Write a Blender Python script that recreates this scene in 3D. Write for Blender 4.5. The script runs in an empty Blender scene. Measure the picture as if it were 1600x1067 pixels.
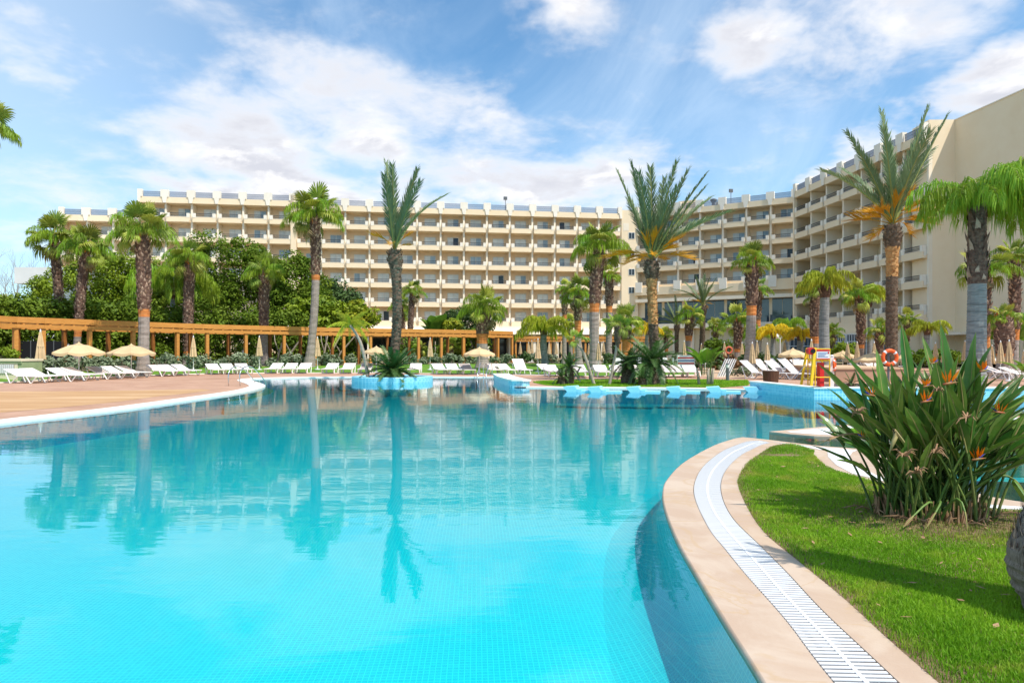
import bpy, math, random
import numpy as np
from mathutils import Vector, Matrix, noise
from mathutils.geometry import tessellate_polygon

random.seed(7)
RNG = np.random.default_rng(11)
C = bpy.context.scene.collection
SC = bpy.context.scene
PI = math.pi
R = math.radians

# ------------------------------------------------------------------ camera, sky, sun, exposure
F, CX, HZ, EYE = 1067.0, 800.0, 547.0, 1.6
cam_d = bpy.data.cameras.new('camera')
cam = bpy.data.objects.new('camera', cam_d)
C.objects.link(cam)
cam.location = (0, 0, EYE)
cam.rotation_euler = (R(90), 0, 0)
cam_d.sensor_width = 36
cam_d.lens = 24.0
cam_d.shift_y = 13.5 / 1600
cam_d.clip_start = 0.05
cam_d.clip_end = 6000
SC.camera = cam

SUN_EL = R(58)
SUN_DIR = Vector((0.74 * math.cos(SUN_EL), -0.673 * math.cos(SUN_EL), math.sin(SUN_EL)))
SUN_ROT = math.atan2(SUN_DIR.x, SUN_DIR.y)
sun_d = bpy.data.lights.new('sun', 'SUN')
sun_d.energy = 3.4
sun_d.angle = R(0.5)
sun_d.color = (1.0, 0.93, 0.83)
sun = bpy.data.objects.new('sun', sun_d)
C.objects.link(sun)
sun.location = (30, -30, 60)
sun.rotation_euler = SUN_DIR.to_track_quat('Z', 'Y').to_euler()

SKY_STRENGTH = 0.13
world = bpy.data.worlds.new('World')
SC.world = world
world.use_nodes = True
wn, wl = world.node_tree.nodes, world.node_tree.links
wn.clear()

def N(nodes, t, **kw):
    n = nodes.new(t)
    for k, v in kw.items():
        setattr(n, k, v)
    return n

class NT:
    """tiny helper for math chains in a node tree"""
    def __init__(s, tree):
        s.n, s.l = tree.nodes, tree.links
    def put(s, sock, v):
        if isinstance(v, (int, float)):
            sock.default_value = v
        elif isinstance(v, (tuple, list)):
            sock.default_value = v
        else:
            s.l.new(v, sock)
    def m(s, op, a, b=0.0, c=None, clamp=False):
        n = s.n.new('ShaderNodeMath'); n.operation = op; n.use_clamp = clamp
        s.put(n.inputs[0], a); s.put(n.inputs[1], b)
        if c is not None: s.put(n.inputs[2], c)
        return n.outputs[0]
    def ss(s, x, lo, hi, a=0.0, b=1.0):
        n = s.n.new('ShaderNodeMapRange'); n.interpolation_type = 'SMOOTHSTEP'
        s.put(n.inputs[0], x); s.put(n.inputs[1], lo); s.put(n.inputs[2], hi); s.put(n.inputs[3], a); s.put(n.inputs[4], b)
        return n.outputs[0]
    def noise(s, vec, scale, detail=6, rough=0.55, dist=0.0):
        n = s.n.new('ShaderNodeTexNoise')
        s.put(n.inputs['Vector'], vec); n.inputs['Scale'].default_value = scale
        n.inputs['Detail'].default_value = detail; n.inputs['Roughness'].default_value = rough
        n.inputs['Distortion'].default_value = dist
        return n.outputs['Fac']
    def mix(s, fac, a, b, mode='MIX'):
        n = s.n.new('ShaderNodeMix'); n.data_type = 'RGBA'; n.blend_type = mode
        s.put(n.inputs[0], fac)
        for sock, v in ((n.inputs[6], a), (n.inputs[7], b)):
            if isinstance(v, tuple) and len(v) == 3: v = v + (1,)
            s.put(sock, v)
        return n.outputs[2]
    def xyz(s, vec):
        n = s.n.new('ShaderNodeSeparateXYZ'); s.put(n.inputs[0], vec); return n.outputs
    def comb(s, x, y, z):
        n = s.n.new('ShaderNodeCombineXYZ')
        s.put(n.inputs[0], x); s.put(n.inputs[1], y); s.put(n.inputs[2], z); return n.outputs[0]

w = NT(world.node_tree)
sky = N(wn, 'ShaderNodeTexSky', sky_type='NISHITA')
sky.sun_disc = False
sky.sun_elevation = SUN_EL
sky.sun_rotation = SUN_ROT
sky.altitude = 50
sky.air_density = 1.0
sky.dust_density = 0.6
sky.ozone_density = 1.3
tc = N(wn, 'ShaderNodeTexCoord')
gx, gy, gz = w.xyz(tc.outputs['Generated'])
# azimuth (clockwise from +Y) and elevation of the view ray, in degrees
az = w.m('MULTIPLY', w.m('ARCTAN2', gx, gy), 180 / PI)
el = w.m('MULTIPLY', w.m('ARCSINE', w.m('MINIMUM', w.m('MAXIMUM', gz, -1), 1)), 180 / PI)
# clouds live on a flat layer: the ray is projected onto it
zz = w.m('ADD', w.m('MAXIMUM', gz, 0.0), 0.22)
cp = w.comb(w.m('DIVIDE', gx, zz), w.m('DIVIDE', gy, zz), 0.37)
n1 = w.noise(cp, 1.15, 9, 0.55, 0.35)
n2 = w.noise(cp, 4.2, 8, 0.6, 0.3)
n3 = w.noise(cp, 0.55, 4, 0.5)
# banks of cumulus (the high overhead ones are unseen, added for white fill light), each given by azimuth, elevation and half extents in degrees
BANKS = [(-16, 17.0, 18, 6.5, .52), (3, 14.5, 15, 5.5, .52), (-2, 10, 28, 5, .46), (33, 24, 10, 6, .52), (38, 17, 9, 3.6, .55),
         (20, 23.5, 7, 3.5, .42), (27, 13.5, 5, 4, .5), (25, 10.2, 8, 3, .35), (-36, 19.5, 4.5, 2.6, .38),
         (4, 26.5, 6, 3.0, .40), (-33, 10, 13, 8, .30), (-70, 18, 22, 9, .35), (75, 22, 24, 9, .4), (130, 20, 30, 10, .35),
         (-130, 22, 30, 10, .35), (175, 25, 30, 9, .35), (35, 46, 26, 9, .42), (-70, 48, 40, 11, .42), (150, 50, 45, 12, .42), (-140, 52, 40, 12, .42), (85, 66, 60, 9, .40), (-30, 68, 60, 8, .36), (-24, 25, 9, 4, .12), (-14, 23.0, 5, 2.2, .2)]
wa = w.m('ADD', az, w.m('MULTIPLY', w.m('SUBTRACT', w.noise(cp, 2.3, 5, .6), .5), 26.0))
we = w.m('ADD', el, w.m('MULTIPLY', w.m('SUBTRACT', w.noise(w.comb(w.m('DIVIDE', gx, zz), w.m('DIVIDE', gy, zz), 5.9), 2.3, 5, .6), .5), 13.0))
bias = None
for a0, e0, da, de, s in BANKS:
    dx = w.m('DIVIDE', w.m('SUBTRACT', wa, a0), da)
    dy = w.m('DIVIDE', w.m('SUBTRACT', we, e0), de)
    d2 = w.m('ADD', w.m('MULTIPLY', dx, dx), w.m('MULTIPLY', dy, dy))
    g = w.m('MULTIPLY', w.m('EXPONENT', w.m('MULTIPLY', d2, -1.0)), s)
    bias = g if bias is None else w.m('MAXIMUM', bias, g)
body = w.m('ADD', w.m('MULTIPLY', n1, 0.62), w.m('MULTIPLY', n2, 0.38))
dens = w.m('ADD', w.m('MULTIPLY', w.m('SUBTRACT', body, 0.5), 1.9), bias)
cover = w.ss(dens, 0.13, 0.54)
veil = w.m('MULTIPLY', w.ss(w.m('ADD', w.noise(w.comb(w.m('DIVIDE', gx, zz), w.m('MULTIPLY', w.m('DIVIDE', gy, zz), 0.45), 3.1), 1.6, 8, 0.62, 0.8), w.m('MULTIPLY', n3, 0.25)), 0.46, 0.95), 0.44)
lowhaze = w.m('MAXIMUM', w.ss(el, 20.0, -2.0, 0.0, 0.34), w.m('MULTIPLY', w.ss(az, -8.0, -42.0, 0.0, 0.42), w.ss(az, -110.0, -60.0, 0.0, 1.0)))
# thick, low parts of a bank turn to a soft lavender grey
shift = w.comb(w.m('ADD', w.m('DIVIDE', gx, zz), .02), w.m('SUBTRACT', w.m('DIVIDE', gy, zz), .10), 0.37)
relief = w.m('MULTIPLY', w.m('SUBTRACT', w.noise(shift, 2.6, 7, .6, .3), w.noise(cp, 2.6, 7, .6, .3)), 3.0)
thick = w.m('MULTIPLY', w.ss(dens, 0.32, 0.62), w.ss(w.m('ADD', w.noise(cp, 1.5, 4, 0.5), relief), 0.26, 0.64), clamp=True)
ccol = w.mix(thick, (1.02, 1.02, 1.05), (0.72, 0.74, 0.82))
k = 1.0 / SKY_STRENGTH
SKY_GAIN = 0.94
CLOUD_LEVEL = 0.665
skyc = w.mix(1.0, sky.outputs[0], (SKY_GAIN * 0.57, SKY_GAIN * 0.92, SKY_GAIN * 1.05, 1), 'MULTIPLY')
cc = w.mix(1.0, ccol, (k * CLOUD_LEVEL, k * CLOUD_LEVEL, k * CLOUD_LEVEL, 1), 'MULTIPLY')
hz = w.mix(w.m('MAXIMUM', lowhaze, veil), skyc, (0.66 * k, 0.76 * k, 0.86 * k, 1))
allc = w.mix(cover, hz, cc)
bg = N(wn, 'ShaderNodeBackground')
bg.inputs['Strength'].default_value = SKY_STRENGTH
wl.new(allc, bg.inputs['Color'])
wo = N(wn, 'ShaderNodeOutputWorld')
wl.new(bg.outputs[0], wo.inputs['Surface'])

SC.view_settings.view_transform = 'Standard'
SC.view_settings.look = 'None'
SC.view_settings.exposure = 0.62
SC.view_settings.gamma = 1
SC.view_settings.use_curve_mapping = False
SC.render.engine = 'CYCLES'
SC.cycles.max_bounces = 8
SC.cycles.transparent_max_bounces = 12
SC.cycles.caustics_reflective = False
SC.cycles.caustics_refractive = False
SC.cycles.use_denoising = True

# ------------------------------------------------------------------ measuring helpers (photo pixels -> places in the world)
def W(u, v, z=0.05):
    Y = (EYE - z) * F / (v - HZ)
    return Vector(((u - CX) / F * Y, Y, z))
def XU(u, Y): return (u - CX) / F * Y
def ZV(v, Y): return EYE + (HZ - v) * Y / F
def YV(v, z=0.05): return (EYE - z) * F / (v - HZ)

# ------------------------------------------------------------------ materials
MATS = {}
def mat(name, c1, c2=None, scale=4.0, rough=0.8, bump=0.0, bscale=30.0, metal=0.0, spec=0.3, rand=0.0, stretch=None,
        transl=0.0, detail=5, lo=0.35, hi=0.65, coat=0.0, c3=None, s3=1.0, randhue=0.0, bdist=0.02):
    m = bpy.data.materials.new(name)
    m.use_nodes = True
    t = NT(m.node_tree)
    b = m.node_tree.nodes['Principled BSDF']
    out = m.node_tree.nodes['Material Output']
    co = t.n.new('ShaderNodeTexCoord')
    vec = co.outputs['Object']
    if stretch:
        mp = t.n.new('ShaderNodeMapping'); mp.inputs['Scale'].default_value = stretch
        t.l.new(vec, mp.inputs[0]); vec = mp.outputs[0]
    col = tuple(c1) + (1,)
    if c2 is not None:
        f = t.ss(t.noise(vec, scale, detail, 0.6), lo, hi)
        col = t.mix(f, tuple(c1), tuple(c2))
    if c3 is not None:
        f3 = t.ss(t.noise(vec, s3, 4, 0.6, 0.4), 0.5, 0.72)
        col = t.mix(f3, col, tuple(c3))
    if rand or randhue:
        oi = t.n.new('ShaderNodeObjectInfo')
        hsv = t.n.new('ShaderNodeHueSaturation')
        t.put(hsv.inputs['Value'], t.m('ADD', t.m('MULTIPLY', oi.outputs['Random'], 2 * rand), 1 - rand))
        if randhue:
            r2 = t.m('FRACT', t.m('MULTIPLY', oi.outputs['Random'], 7.31))
            t.put(hsv.inputs['Hue'], t.m('ADD', t.m('MULTIPLY', r2, 2 * randhue), 0.5 - randhue))
        t.put(hsv.inputs['Color'], col)
        col = hsv.outputs[0]
    t.put(b.inputs['Base Color'], col)
    b.inputs['Roughness'].default_value = rough
    b.inputs['Metallic'].default_value = metal
    b.inputs['Specular IOR Level'].default_value = spec
    if coat:
        b.inputs['Coat Weight'].default_value = coat
        b.inputs['Coat Roughness'].default_value = 0.1
    if bump:
        bn = t.n.new('ShaderNodeBump'); bn.inputs['Strength'].default_value = bump; bn.inputs['Distance'].default_value = bdist
        t.l.new(t.noise(vec, bscale, 6, 0.6), bn.inputs['Height'])
        t.l.new(bn.outputs[0], b.inputs['Normal'])
    if transl:
        tr = t.n.new('ShaderNodeBsdfTranslucent')
        t.put(tr.inputs[0], col)
        mx = t.n.new('ShaderNodeMixShader'); mx.inputs[0].default_value = transl
        t.l.new(b.outputs[0], mx.inputs[1]); t.l.new(tr.outputs[0], mx.inputs[2])
        t.l.new(mx.outputs[0], out.inputs[0])
    MATS[name] = m
    return m

mat('stucco', (.91, .75, .53), (.89, .72, .495), 0.6, .9, .06, 60, c3=(.86, .68, .455), s3=.16)
mat('stucco_pale', (.91, .81, .655), (.88, .77, .605), 0.5, .9, .05, 60)
mat('stucco_white', (.90, .83, .72), (.86, .79, .67), .7, .9, .05, 60)
mat('stucco_tan', (.91, .77, .60), (.89, .74, .565), .5, .9, .05, 60, c3=(.86, .70, .53), s3=.2)
mat('soffit', (.72, .55, .36), None, rough=.9)
mat('rail_dark', (.035, .035, .04), None, rough=.5, spec=.4)
mat('rail_roof', (.15, .19, .26), None, rough=.5)
mat('glass_dark', (.022, .026, .03), (.04, .05, .055), .3, .06, spec=.6)
mat('curtain_pane', (.66, .76, .80), (.76, .82, .84), 1.3, .13, spec=.6, rand=.12, stretch=(5, 5, .2))
mat('curtain_pane_blue', (.25, .36, .47), (.34, .46, .56), 1.3, .1, spec=.6, rand=.2, stretch=(5, 5, .2))
mat('pane_dark', (.015, .015, .02), None, rough=.1, spec=.5)
mat('frame_white', (.78, .79, .78), None, rough=.5)
mat('white_wall', (.82, .82, .80), (.76, .76, .74), .5, .9)
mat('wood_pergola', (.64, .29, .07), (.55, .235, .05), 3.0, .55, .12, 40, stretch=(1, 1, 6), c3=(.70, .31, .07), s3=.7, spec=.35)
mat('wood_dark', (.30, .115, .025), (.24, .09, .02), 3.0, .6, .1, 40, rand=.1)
mat('deck', (.465, .275, .185), (.525, .32, .22), .8, .75, .15, 25, c3=(.42, .235, .155), s3=.35)
mat('deck_inlay', (.50, .30, .145), (.44, .25, .115), 1.2, .75, .15, 25, stretch=(.35, 2.2, 1), c3=(.63, .42, .24), s3=.5)
mat('deck_pale', (.60, .42, .27), (.55, .37, .23), 1.0, .8, .12, 25)
mat('coping_white', (.86, .83, .77), (.80, .765, .70), 2.0, .65, .06, 60)
mat('soil', (.16, .105, .06), (.24, .165, .095), 2.5, .95, .5, 30)
mat('ground', (.16, .14, .07), (.20, .16, .09), .25, .95)
mat('lawn', (.09, .21, .015), (.14, .28, .022), 1.3, .9, .8, 60, c3=(.075, .17, .018), s3=.4)
mat('grass_blade', (.17, .38, .014), (.29, .52, .026), 1.1, .55, spec=.25, transl=.4, c3=(.42, .50, .06), s3=1.7, detail=4)
mat('grass_dry', (.33, .27, .11), (.24, .24, .07), 6, .7, transl=.2)
mat('mosaic_wall', (.22, .60, .78), (.30, .69, .84), 26, .3, .0, spec=.5, detail=1, lo=.45, hi=.55)
mat('mosaic_float', (.33, .70, .86), (.40, .76, .90), 20, .4, spec=.4)
mat('steel', (.62, .63, .64), None, rough=.22, metal=1)
mat('lounger_frame', (.84, .83, .81), None, rough=.45)
mat('lounger_fabric', (.74, .645, .60), (.70, .60, .555), 8, .85, .1, 200)
mat('lounger_fabric_dark', (.40, .335, .30), (.36, .30, .27), 8, .85)
mat('canvas', (.62, .465, .275), (.56, .41, .235), 2.5, .85, .08, 90, rand=.08)
mat('canvas_open', (.74, .565, .33), (.69, .52, .30), 1.5, .85, .05, 90, rand=.06, transl=.22)
mat('pole_white', (.78, .77, .74), None, rough=.4)
mat('metal_grey', (.13, .14, .15), None, rough=.5)
mat('yellow_paint', (.83, .56, .02), (.78, .50, .02), 3, .4)
mat('red_paint', (.62, .025, .025), None, rough=.4)
mat('orange_ring', (.85, .13, .025), (.78, .11, .02), 4, .45)
mat('coral_ring', (.68, .16, .09), (.60, .13, .07), 4, .5)
mat('white_paint', (.78, .78, .775), None, rough=.45)
mat('blue_print', (.12, .22, .45), None, rough=.5)
mat('black', (.012, .012, .014), None, rough=.7)
mat('box_green', (.30, .39, .20), (.26, .35, .18), 2, .8)
mat('box_cream', (.72, .66, .46), None, rough=.8)
mat('bin_brown', (.13, .06, .035), (.09, .045, .025), 6, .6, stretch=(6, 6, .5))
mat('gutter_grey', (.32, .33, .34), None, rough=.8)
mat('grate_white', (.69, .695, .70), None, rough=.5)
mat('globe', (.85, .85, .83), None, rough=.25)
mat('skin', (.45, .28, .20), None, rough=.6)
mat('cloth_dark', (.02, .02, .025), None, rough=.9)
# vegetation
mat('husk', (.10, .055, .04), (.20, .125, .09), 9, .95, .5, 30, c3=(.12, .065, .045), s3=3)
mat('husk_chip', (.36, .235, .165), (.52, .385, .29), 5, .9, rand=.1, c3=(.22, .13, .09), s3=4)
mat('skinned', (.50, .155, .035), (.60, .25, .08), 3, .85, .3, 25, stretch=(1, 1, 4))
mat('trunk_grey', (.27, .225, .195), (.35, .30, .265), 3, .95, .5, 14, stretch=(1, 1, 3.5), c3=(.21, .175, .15), s3=1.4)
mat('trunk_ring', (.215, .225, .225), (.31, .315, .30), 5, .9, .5, 10, stretch=(.6, .6, 6), c3=(.14, .15, .15), s3=2)
mat('date_trunk', (.10, .07, .045), (.17, .12, .085), 6, .95, .6, 20)
mat('date_chip', (.20, .14, .095), (.30, .22, .155), 4, .95, c3=(.11, .075, .05), s3=2)
mat('date_chip_orange', (.43, .21, .075), (.58, .34, .14), 5, .9, c3=(.25, .11, .04), s3=3)
mat('fibre_grey', (.38, .305, .24), (.55, .46, .38), 14, .95, .9, 60, stretch=(6, 6, 1.2), c3=(.16, .12, .09), s3=7, bdist=.04)
mat('fan_green', (.19, .26, .03), (.27, .33, .045), .9, .5, spec=.35, rand=.3, randhue=.025, transl=.28)
mat('fan_light', (.35, .42, .055), (.43, .48, .075), .9, .5, spec=.35, rand=.25, randhue=.025, transl=.3)
mat('fan_dry', (.40, .31, .16), (.33, .25, .12), 2, .8, rand=.2, transl=.2)
mat('petiole', (.22, .27, .07), (.29, .27, .09), 2, .6, rand=.2)
mat('date_green', (.145, .215, .095), (.21, .285, .14), .7, .5, spec=.35, rand=.22, transl=.22)
mat('queen_green', (.22, .37, .022), (.34, .47, .035), .7, .5, spec=.35, rand=.25, randhue=.02, transl=.3)
mat('queen_yellow', (.74, .56, .018), (.80, .62, .03), .9, .6, rand=.18, transl=.3, c3=(.42, .40, .03), s3=.8)
mat('queen_lime', (.36, .43, .03), (.50, .50, .04), .9, .6, rand=.18, transl=.3)
mat('gold_spray', (.72, .39, .012), (.62, .31, .015), 2, .6, rand=.15, transl=.25, c3=(.45, .22, .02), s3=1.5)
mat('cycad_green', (.05, .115, .026), (.085, .165, .036), 2, .4, spec=.45, rand=.25, transl=.12)
mat('leaf_ficus', (.095, .165, .011), (.155, .235, .016), .45, .6, spec=.2, transl=.28, c3=(.21, .27, .022), s3=.35)
mat('leaf_light', (.19, .28, .015), (.27, .35, .02), .5, .5, spec=.3, transl=.28, c3=(.09, .17, .015), s3=.6)
mat('leaf_dark', (.06, .115, .03), (.10, .17, .045), .5, .5, spec=.3, transl=.15)
mat('leaf_yellow', (.34, .38, .022), (.20, .29, .02), .6, .5, transl=.3, c3=(.50, .44, .03), s3=.8)
mat('leaf_grey', (.20, .26, .15), (.29, .34, .21), 3, .7, transl=.15, c3=(.12, .17, .08), s3=2, rand=.12)
mat('leaf_hedge', (.10, .17, .013), (.165, .24, .018), .7, .6, spec=.2, transl=.18, c3=(.16, .22, .022), s3=.8)
mat('leaf_red', (.13, .05, .02), (.20, .11, .04), 1.2, .7, transl=.1)
mat('wood_bark', (.20, .15, .11), (.29, .23, .175), 5, .9, .4, 20)
mat('bark_pale', (.42, .36, .28), (.33, .28, .22), 5, .9)
mat('bare_branch', (.36, .31, .28), (.30, .26, .235), 3, .9)
mat('strel_leaf', (.09, .20, .034), (.15, .275, .046), 3.0, .4, spec=.4, rand=.42, randhue=.02, transl=.2, coat=.05, c3=(.17, .24, .05), s3=2.6)
mat('strel_rib', (.30, .33, .10), (.36, .28, .12), 4, .5, rand=.2)
mat('strel_stem', (.075, .155, .03), (.13, .20, .045), 4, .45, rand=.3, c3=(.20, .21, .07), s3=3)
mat('strel_orange', (.90, .30, .008), (.95, .40, .012), 9, .5, transl=.3)
mat('strel_blue', (.03, .04, .30), None, rough=.5)
mat('strel_beak', (.22, .20, .06), (.45, .12, .06), 8, .5)
mat('strel_dead', (.28, .155, .08), (.40, .25, .14), 10, .85)
mat('banana_leaf', (.11, .25, .02), (.18, .33, .03), 1.5, .45, spec=.4, rand=.2, transl=.3)

def special_mats():
    # pool tiles
    m = bpy.data.materials.new('pool_tile'); m.use_nodes = True
    t = NT(m.node_tree); b = m.node_tree.nodes['Principled BSDF']
    co = t.n.new('ShaderNodeTexCoord')
    mp = t.n.new('ShaderNodeMapping'); mp.inputs['Rotation'].default_value = (0, 0, R(-3))
    t.l.new(co.outputs['Object'], mp.inputs[0])
    br = t.n.new('ShaderNodeTexBrick')
    br.offset = 0.0; br.squash = 1.0
    br.inputs['Scale'].default_value = 1.0
    br.inputs['Brick Width'].default_value = .040; br.inputs['Row Height'].default_value = .040
    br.inputs['Mortar Size'].default_value = .0034; br.inputs['Mortar Smooth'].default_value = .3
    br.inputs['Bias'].default_value = -.15
    br.inputs['Color1'].default_value = (.08, .68, .80, 1); br.inputs['Color2'].default_value = (.17, .75, .84, 1)
    br.inputs['Mortar'].default_value = (.50, .93, .95, 1)
    ge = t.n.new('ShaderNodeNewGeometry'); nx, ny, nz_ = t.xyz(ge.outputs['Normal']); ox, oy, oz = t.xyz(mp.outputs[0])
    vert = t.m('LESS_THAN', t.m('ABSOLUTE', nz_), .5)
    run = t.m('ADD', t.m('MULTIPLY', ox, t.m('ABSOLUTE', ny)), t.m('MULTIPLY', oy, t.m('ABSOLUTE', nx)))
    t.l.new(t.comb(t.m('ADD', t.m('MULTIPLY', run, vert), t.m('MULTIPLY', ox, t.m('SUBTRACT', 1, vert))), t.m('ADD', t.m('MULTIPLY', oz, vert), t.m('MULTIPLY', oy, t.m('SUBTRACT', 1, vert))), 0), br.inputs['Vector'])
    big = t.noise(co.outputs['Object'], .25, 3)
    col = t.mix(t.ss(big, .4, .7, 0, .35), br.outputs[0], (.09, .66, .80))
    t.put(b.inputs['Base Color'], col)
    b.inputs['Roughness'].default_value = .4
    MATS['pool_tile'] = m
    m2 = m.copy(); m2.name = 'pool_tile_shaded'; MATS['pool_tile_shaded'] = m2  # darker, bluer tile copy: shade and skylight on the walls put into colour
    for nd in m2.node_tree.nodes:
        if nd.type == 'TEX_BRICK':
            nd.inputs['Color1'].default_value = (.05, .50, .80, 1); nd.inputs['Color2'].default_value = (.10, .58, .84, 1); nd.inputs['Mortar'].default_value = (.20, .66, .88, 1)
    m3 = m.copy(); m3.name = 'mosaic_wall'; MATS['mosaic_wall'] = m3
    for nd in m3.node_tree.nodes:
        if nd.type == 'TEX_BRICK':
            nd.inputs['Color1'].default_value = (.17, .52, .71, 1); nd.inputs['Color2'].default_value = (.36, .72, .86, 1); nd.inputs['Mortar'].default_value = (.50, .80, .88, 1)
            nd.inputs['Brick Width'].default_value = .10; nd.inputs['Row Height'].default_value = .10; nd.inputs['Mortar Size'].default_value = .008
        if nd.type == 'MIX' and nd.data_type == 'RGBA': nd.inputs[7].default_value = (.22, .56, .72, 1)
    # water
    m = bpy.data.materials.new('pool_water'); m.use_nodes = True
    t = NT(m.node_tree); t.n.clear()
    co = t.n.new('ShaderNodeTexCoord')
    mp = t.n.new('ShaderNodeMapping'); mp.inputs['Scale'].default_value = (.55, 1.7, 1)
    t.l.new(co.outputs['Object'], mp.inputs[0])
    px, py, pz = t.xyz(co.outputs['Object'])
    h = t.m('ADD', t.m('MULTIPLY', t.noise(mp.outputs[0], 1.1, 3, .5, .3), 1.0), t.m('MULTIPLY', t.noise(mp.outputs[0], 3.6, 4, .5, .4), .34))
    calm = t.ss(t.noise(co.outputs['Object'], .11, 2, .5), .38, .62, .45, 1.2)
    bn = t.n.new('ShaderNodeBump'); bn.inputs['Distance'].default_value = .012
    t.put(bn.inputs['Strength'], t.m('MULTIPLY', calm, .36)); t.l.new(h, bn.inputs['Height'])
    fr = t.n.new('ShaderNodeFresnel'); fr.inputs['IOR'].default_value = 1.38
    t.l.new(bn.outputs[0], fr.inputs['Normal'])
    gl = t.n.new('ShaderNodeBsdfGlossy'); gl.inputs['Roughness'].default_value = .015
    gl.inputs['Color'].default_value = (.93, .97, 1, 1)
    t.l.new(bn.outputs[0], gl.inputs['Normal'])
    tr = t.n.new('ShaderNodeBsdfTransparent'); tr.inputs['Color'].default_value = (.97, .99, .99, 1)
    mx = t.n.new('ShaderNodeMixShader')
    t.l.new(fr.outputs[0], mx.inputs[0]); t.l.new(tr.outputs[0], mx.inputs[1]); t.l.new(gl.outputs[0], mx.inputs[2])
    o = t.n.new('ShaderNodeOutputMaterial'); t.l.new(mx.outputs[0], o.inputs[0])
    va = t.n.new('ShaderNodeVolumeAbsorption')       # the water's own colour: red goes first, then green
    va.inputs['Color'].default_value = (0.0, .944, .955, 1); va.inputs['Density'].default_value = 1.8
    t.l.new(va.outputs[0], o.inputs['Volume'])
    MATS['pool_water'] = m
    # warm sandstone coping with soft veins
    m = bpy.data.materials.new('sandstone'); m.use_nodes = True
    t = NT(m.node_tree); b = m.node_tree.nodes['Principled BSDF']
    co = t.n.new('ShaderNodeTexCoord'); vec = co.outputs['Object']
    base = t.mix(t.ss(t.noise(vec, 1.6, 6, .6, .8), .38, .66), (.475, .345, .25), (.55, .435, .335))
    veins = t.ss(t.m('ABSOLUTE', t.m('SUBTRACT', t.noise(vec, .9, 5, .55, 1.6), .5)), .0, .035, .55, 0)
    base = t.mix(veins, base, (.48, .33, .19))
    specks = t.ss(t.noise(vec, 95, 2, .5), .70, .76, 0, .5)
    base = t.mix(specks, base, (.45, .36, .28))
    stain = t.ss(t.noise(vec, .6, 4, .5, .3), .5, .72, 0, .5)
    base = t.mix(stain, base, (.53, .385, .255))
    t.put(b.inputs['Base Color'], base)
    b.inputs['Roughness'].default_value = .7
    bn = t.n.new('ShaderNodeBump'); bn.inputs['Strength'].default_value = .15; bn.inputs['Distance'].default_value = .01
    t.l.new(t.noise(vec, 60, 5, .6), bn.inputs['Height']); t.l.new(bn.outputs[0], b.inputs['Normal'])
    MATS['sandstone'] = m
    # large restaurant glazing
    m = bpy.data.materials.new('glass_wall'); m.use_nodes = True
    b = m.node_tree.nodes['Principled BSDF']
    b.inputs['Base Color'].default_value = (.06, .085, .105, 1); b.inputs['Roughness'].default_value = .04
    b.inputs['Specular IOR Level'].default_value = .9
    MATS['glass_wall'] = m
special_mats()
def deck_joints():
    # faint moulded joints in the deck surface
    m = MATS['deck']; t = NT(m.node_tree); b = m.node_tree.nodes['Principled BSDF']
    src = b.inputs['Base Color'].links[0].from_socket
    co = t.n.new('ShaderNodeTexCoord'); br = t.n.new('ShaderNodeTexBrick')
    mp = t.n.new('ShaderNodeMapping'); mp.inputs['Rotation'].default_value = (0, 0, R(14)); t.l.new(co.outputs['Object'], mp.inputs[0]); t.l.new(mp.outputs[0], br.inputs['Vector'])
    br.inputs['Scale'].default_value = 1; br.inputs['Brick Width'].default_value = .9; br.inputs['Row Height'].default_value = .45; br.inputs['Mortar Size'].default_value = .012
    br.inputs['Color1'].default_value = (1, 1, 1, 1); br.inputs['Color2'].default_value = (.90, .89, .88, 1); br.inputs['Mortar'].default_value = (.72, .70, .68, 1)
    t.put(b.inputs['Base Color'], t.mix(1.0, src, br.outputs[0], 'MULTIPLY'))
deck_joints()

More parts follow.
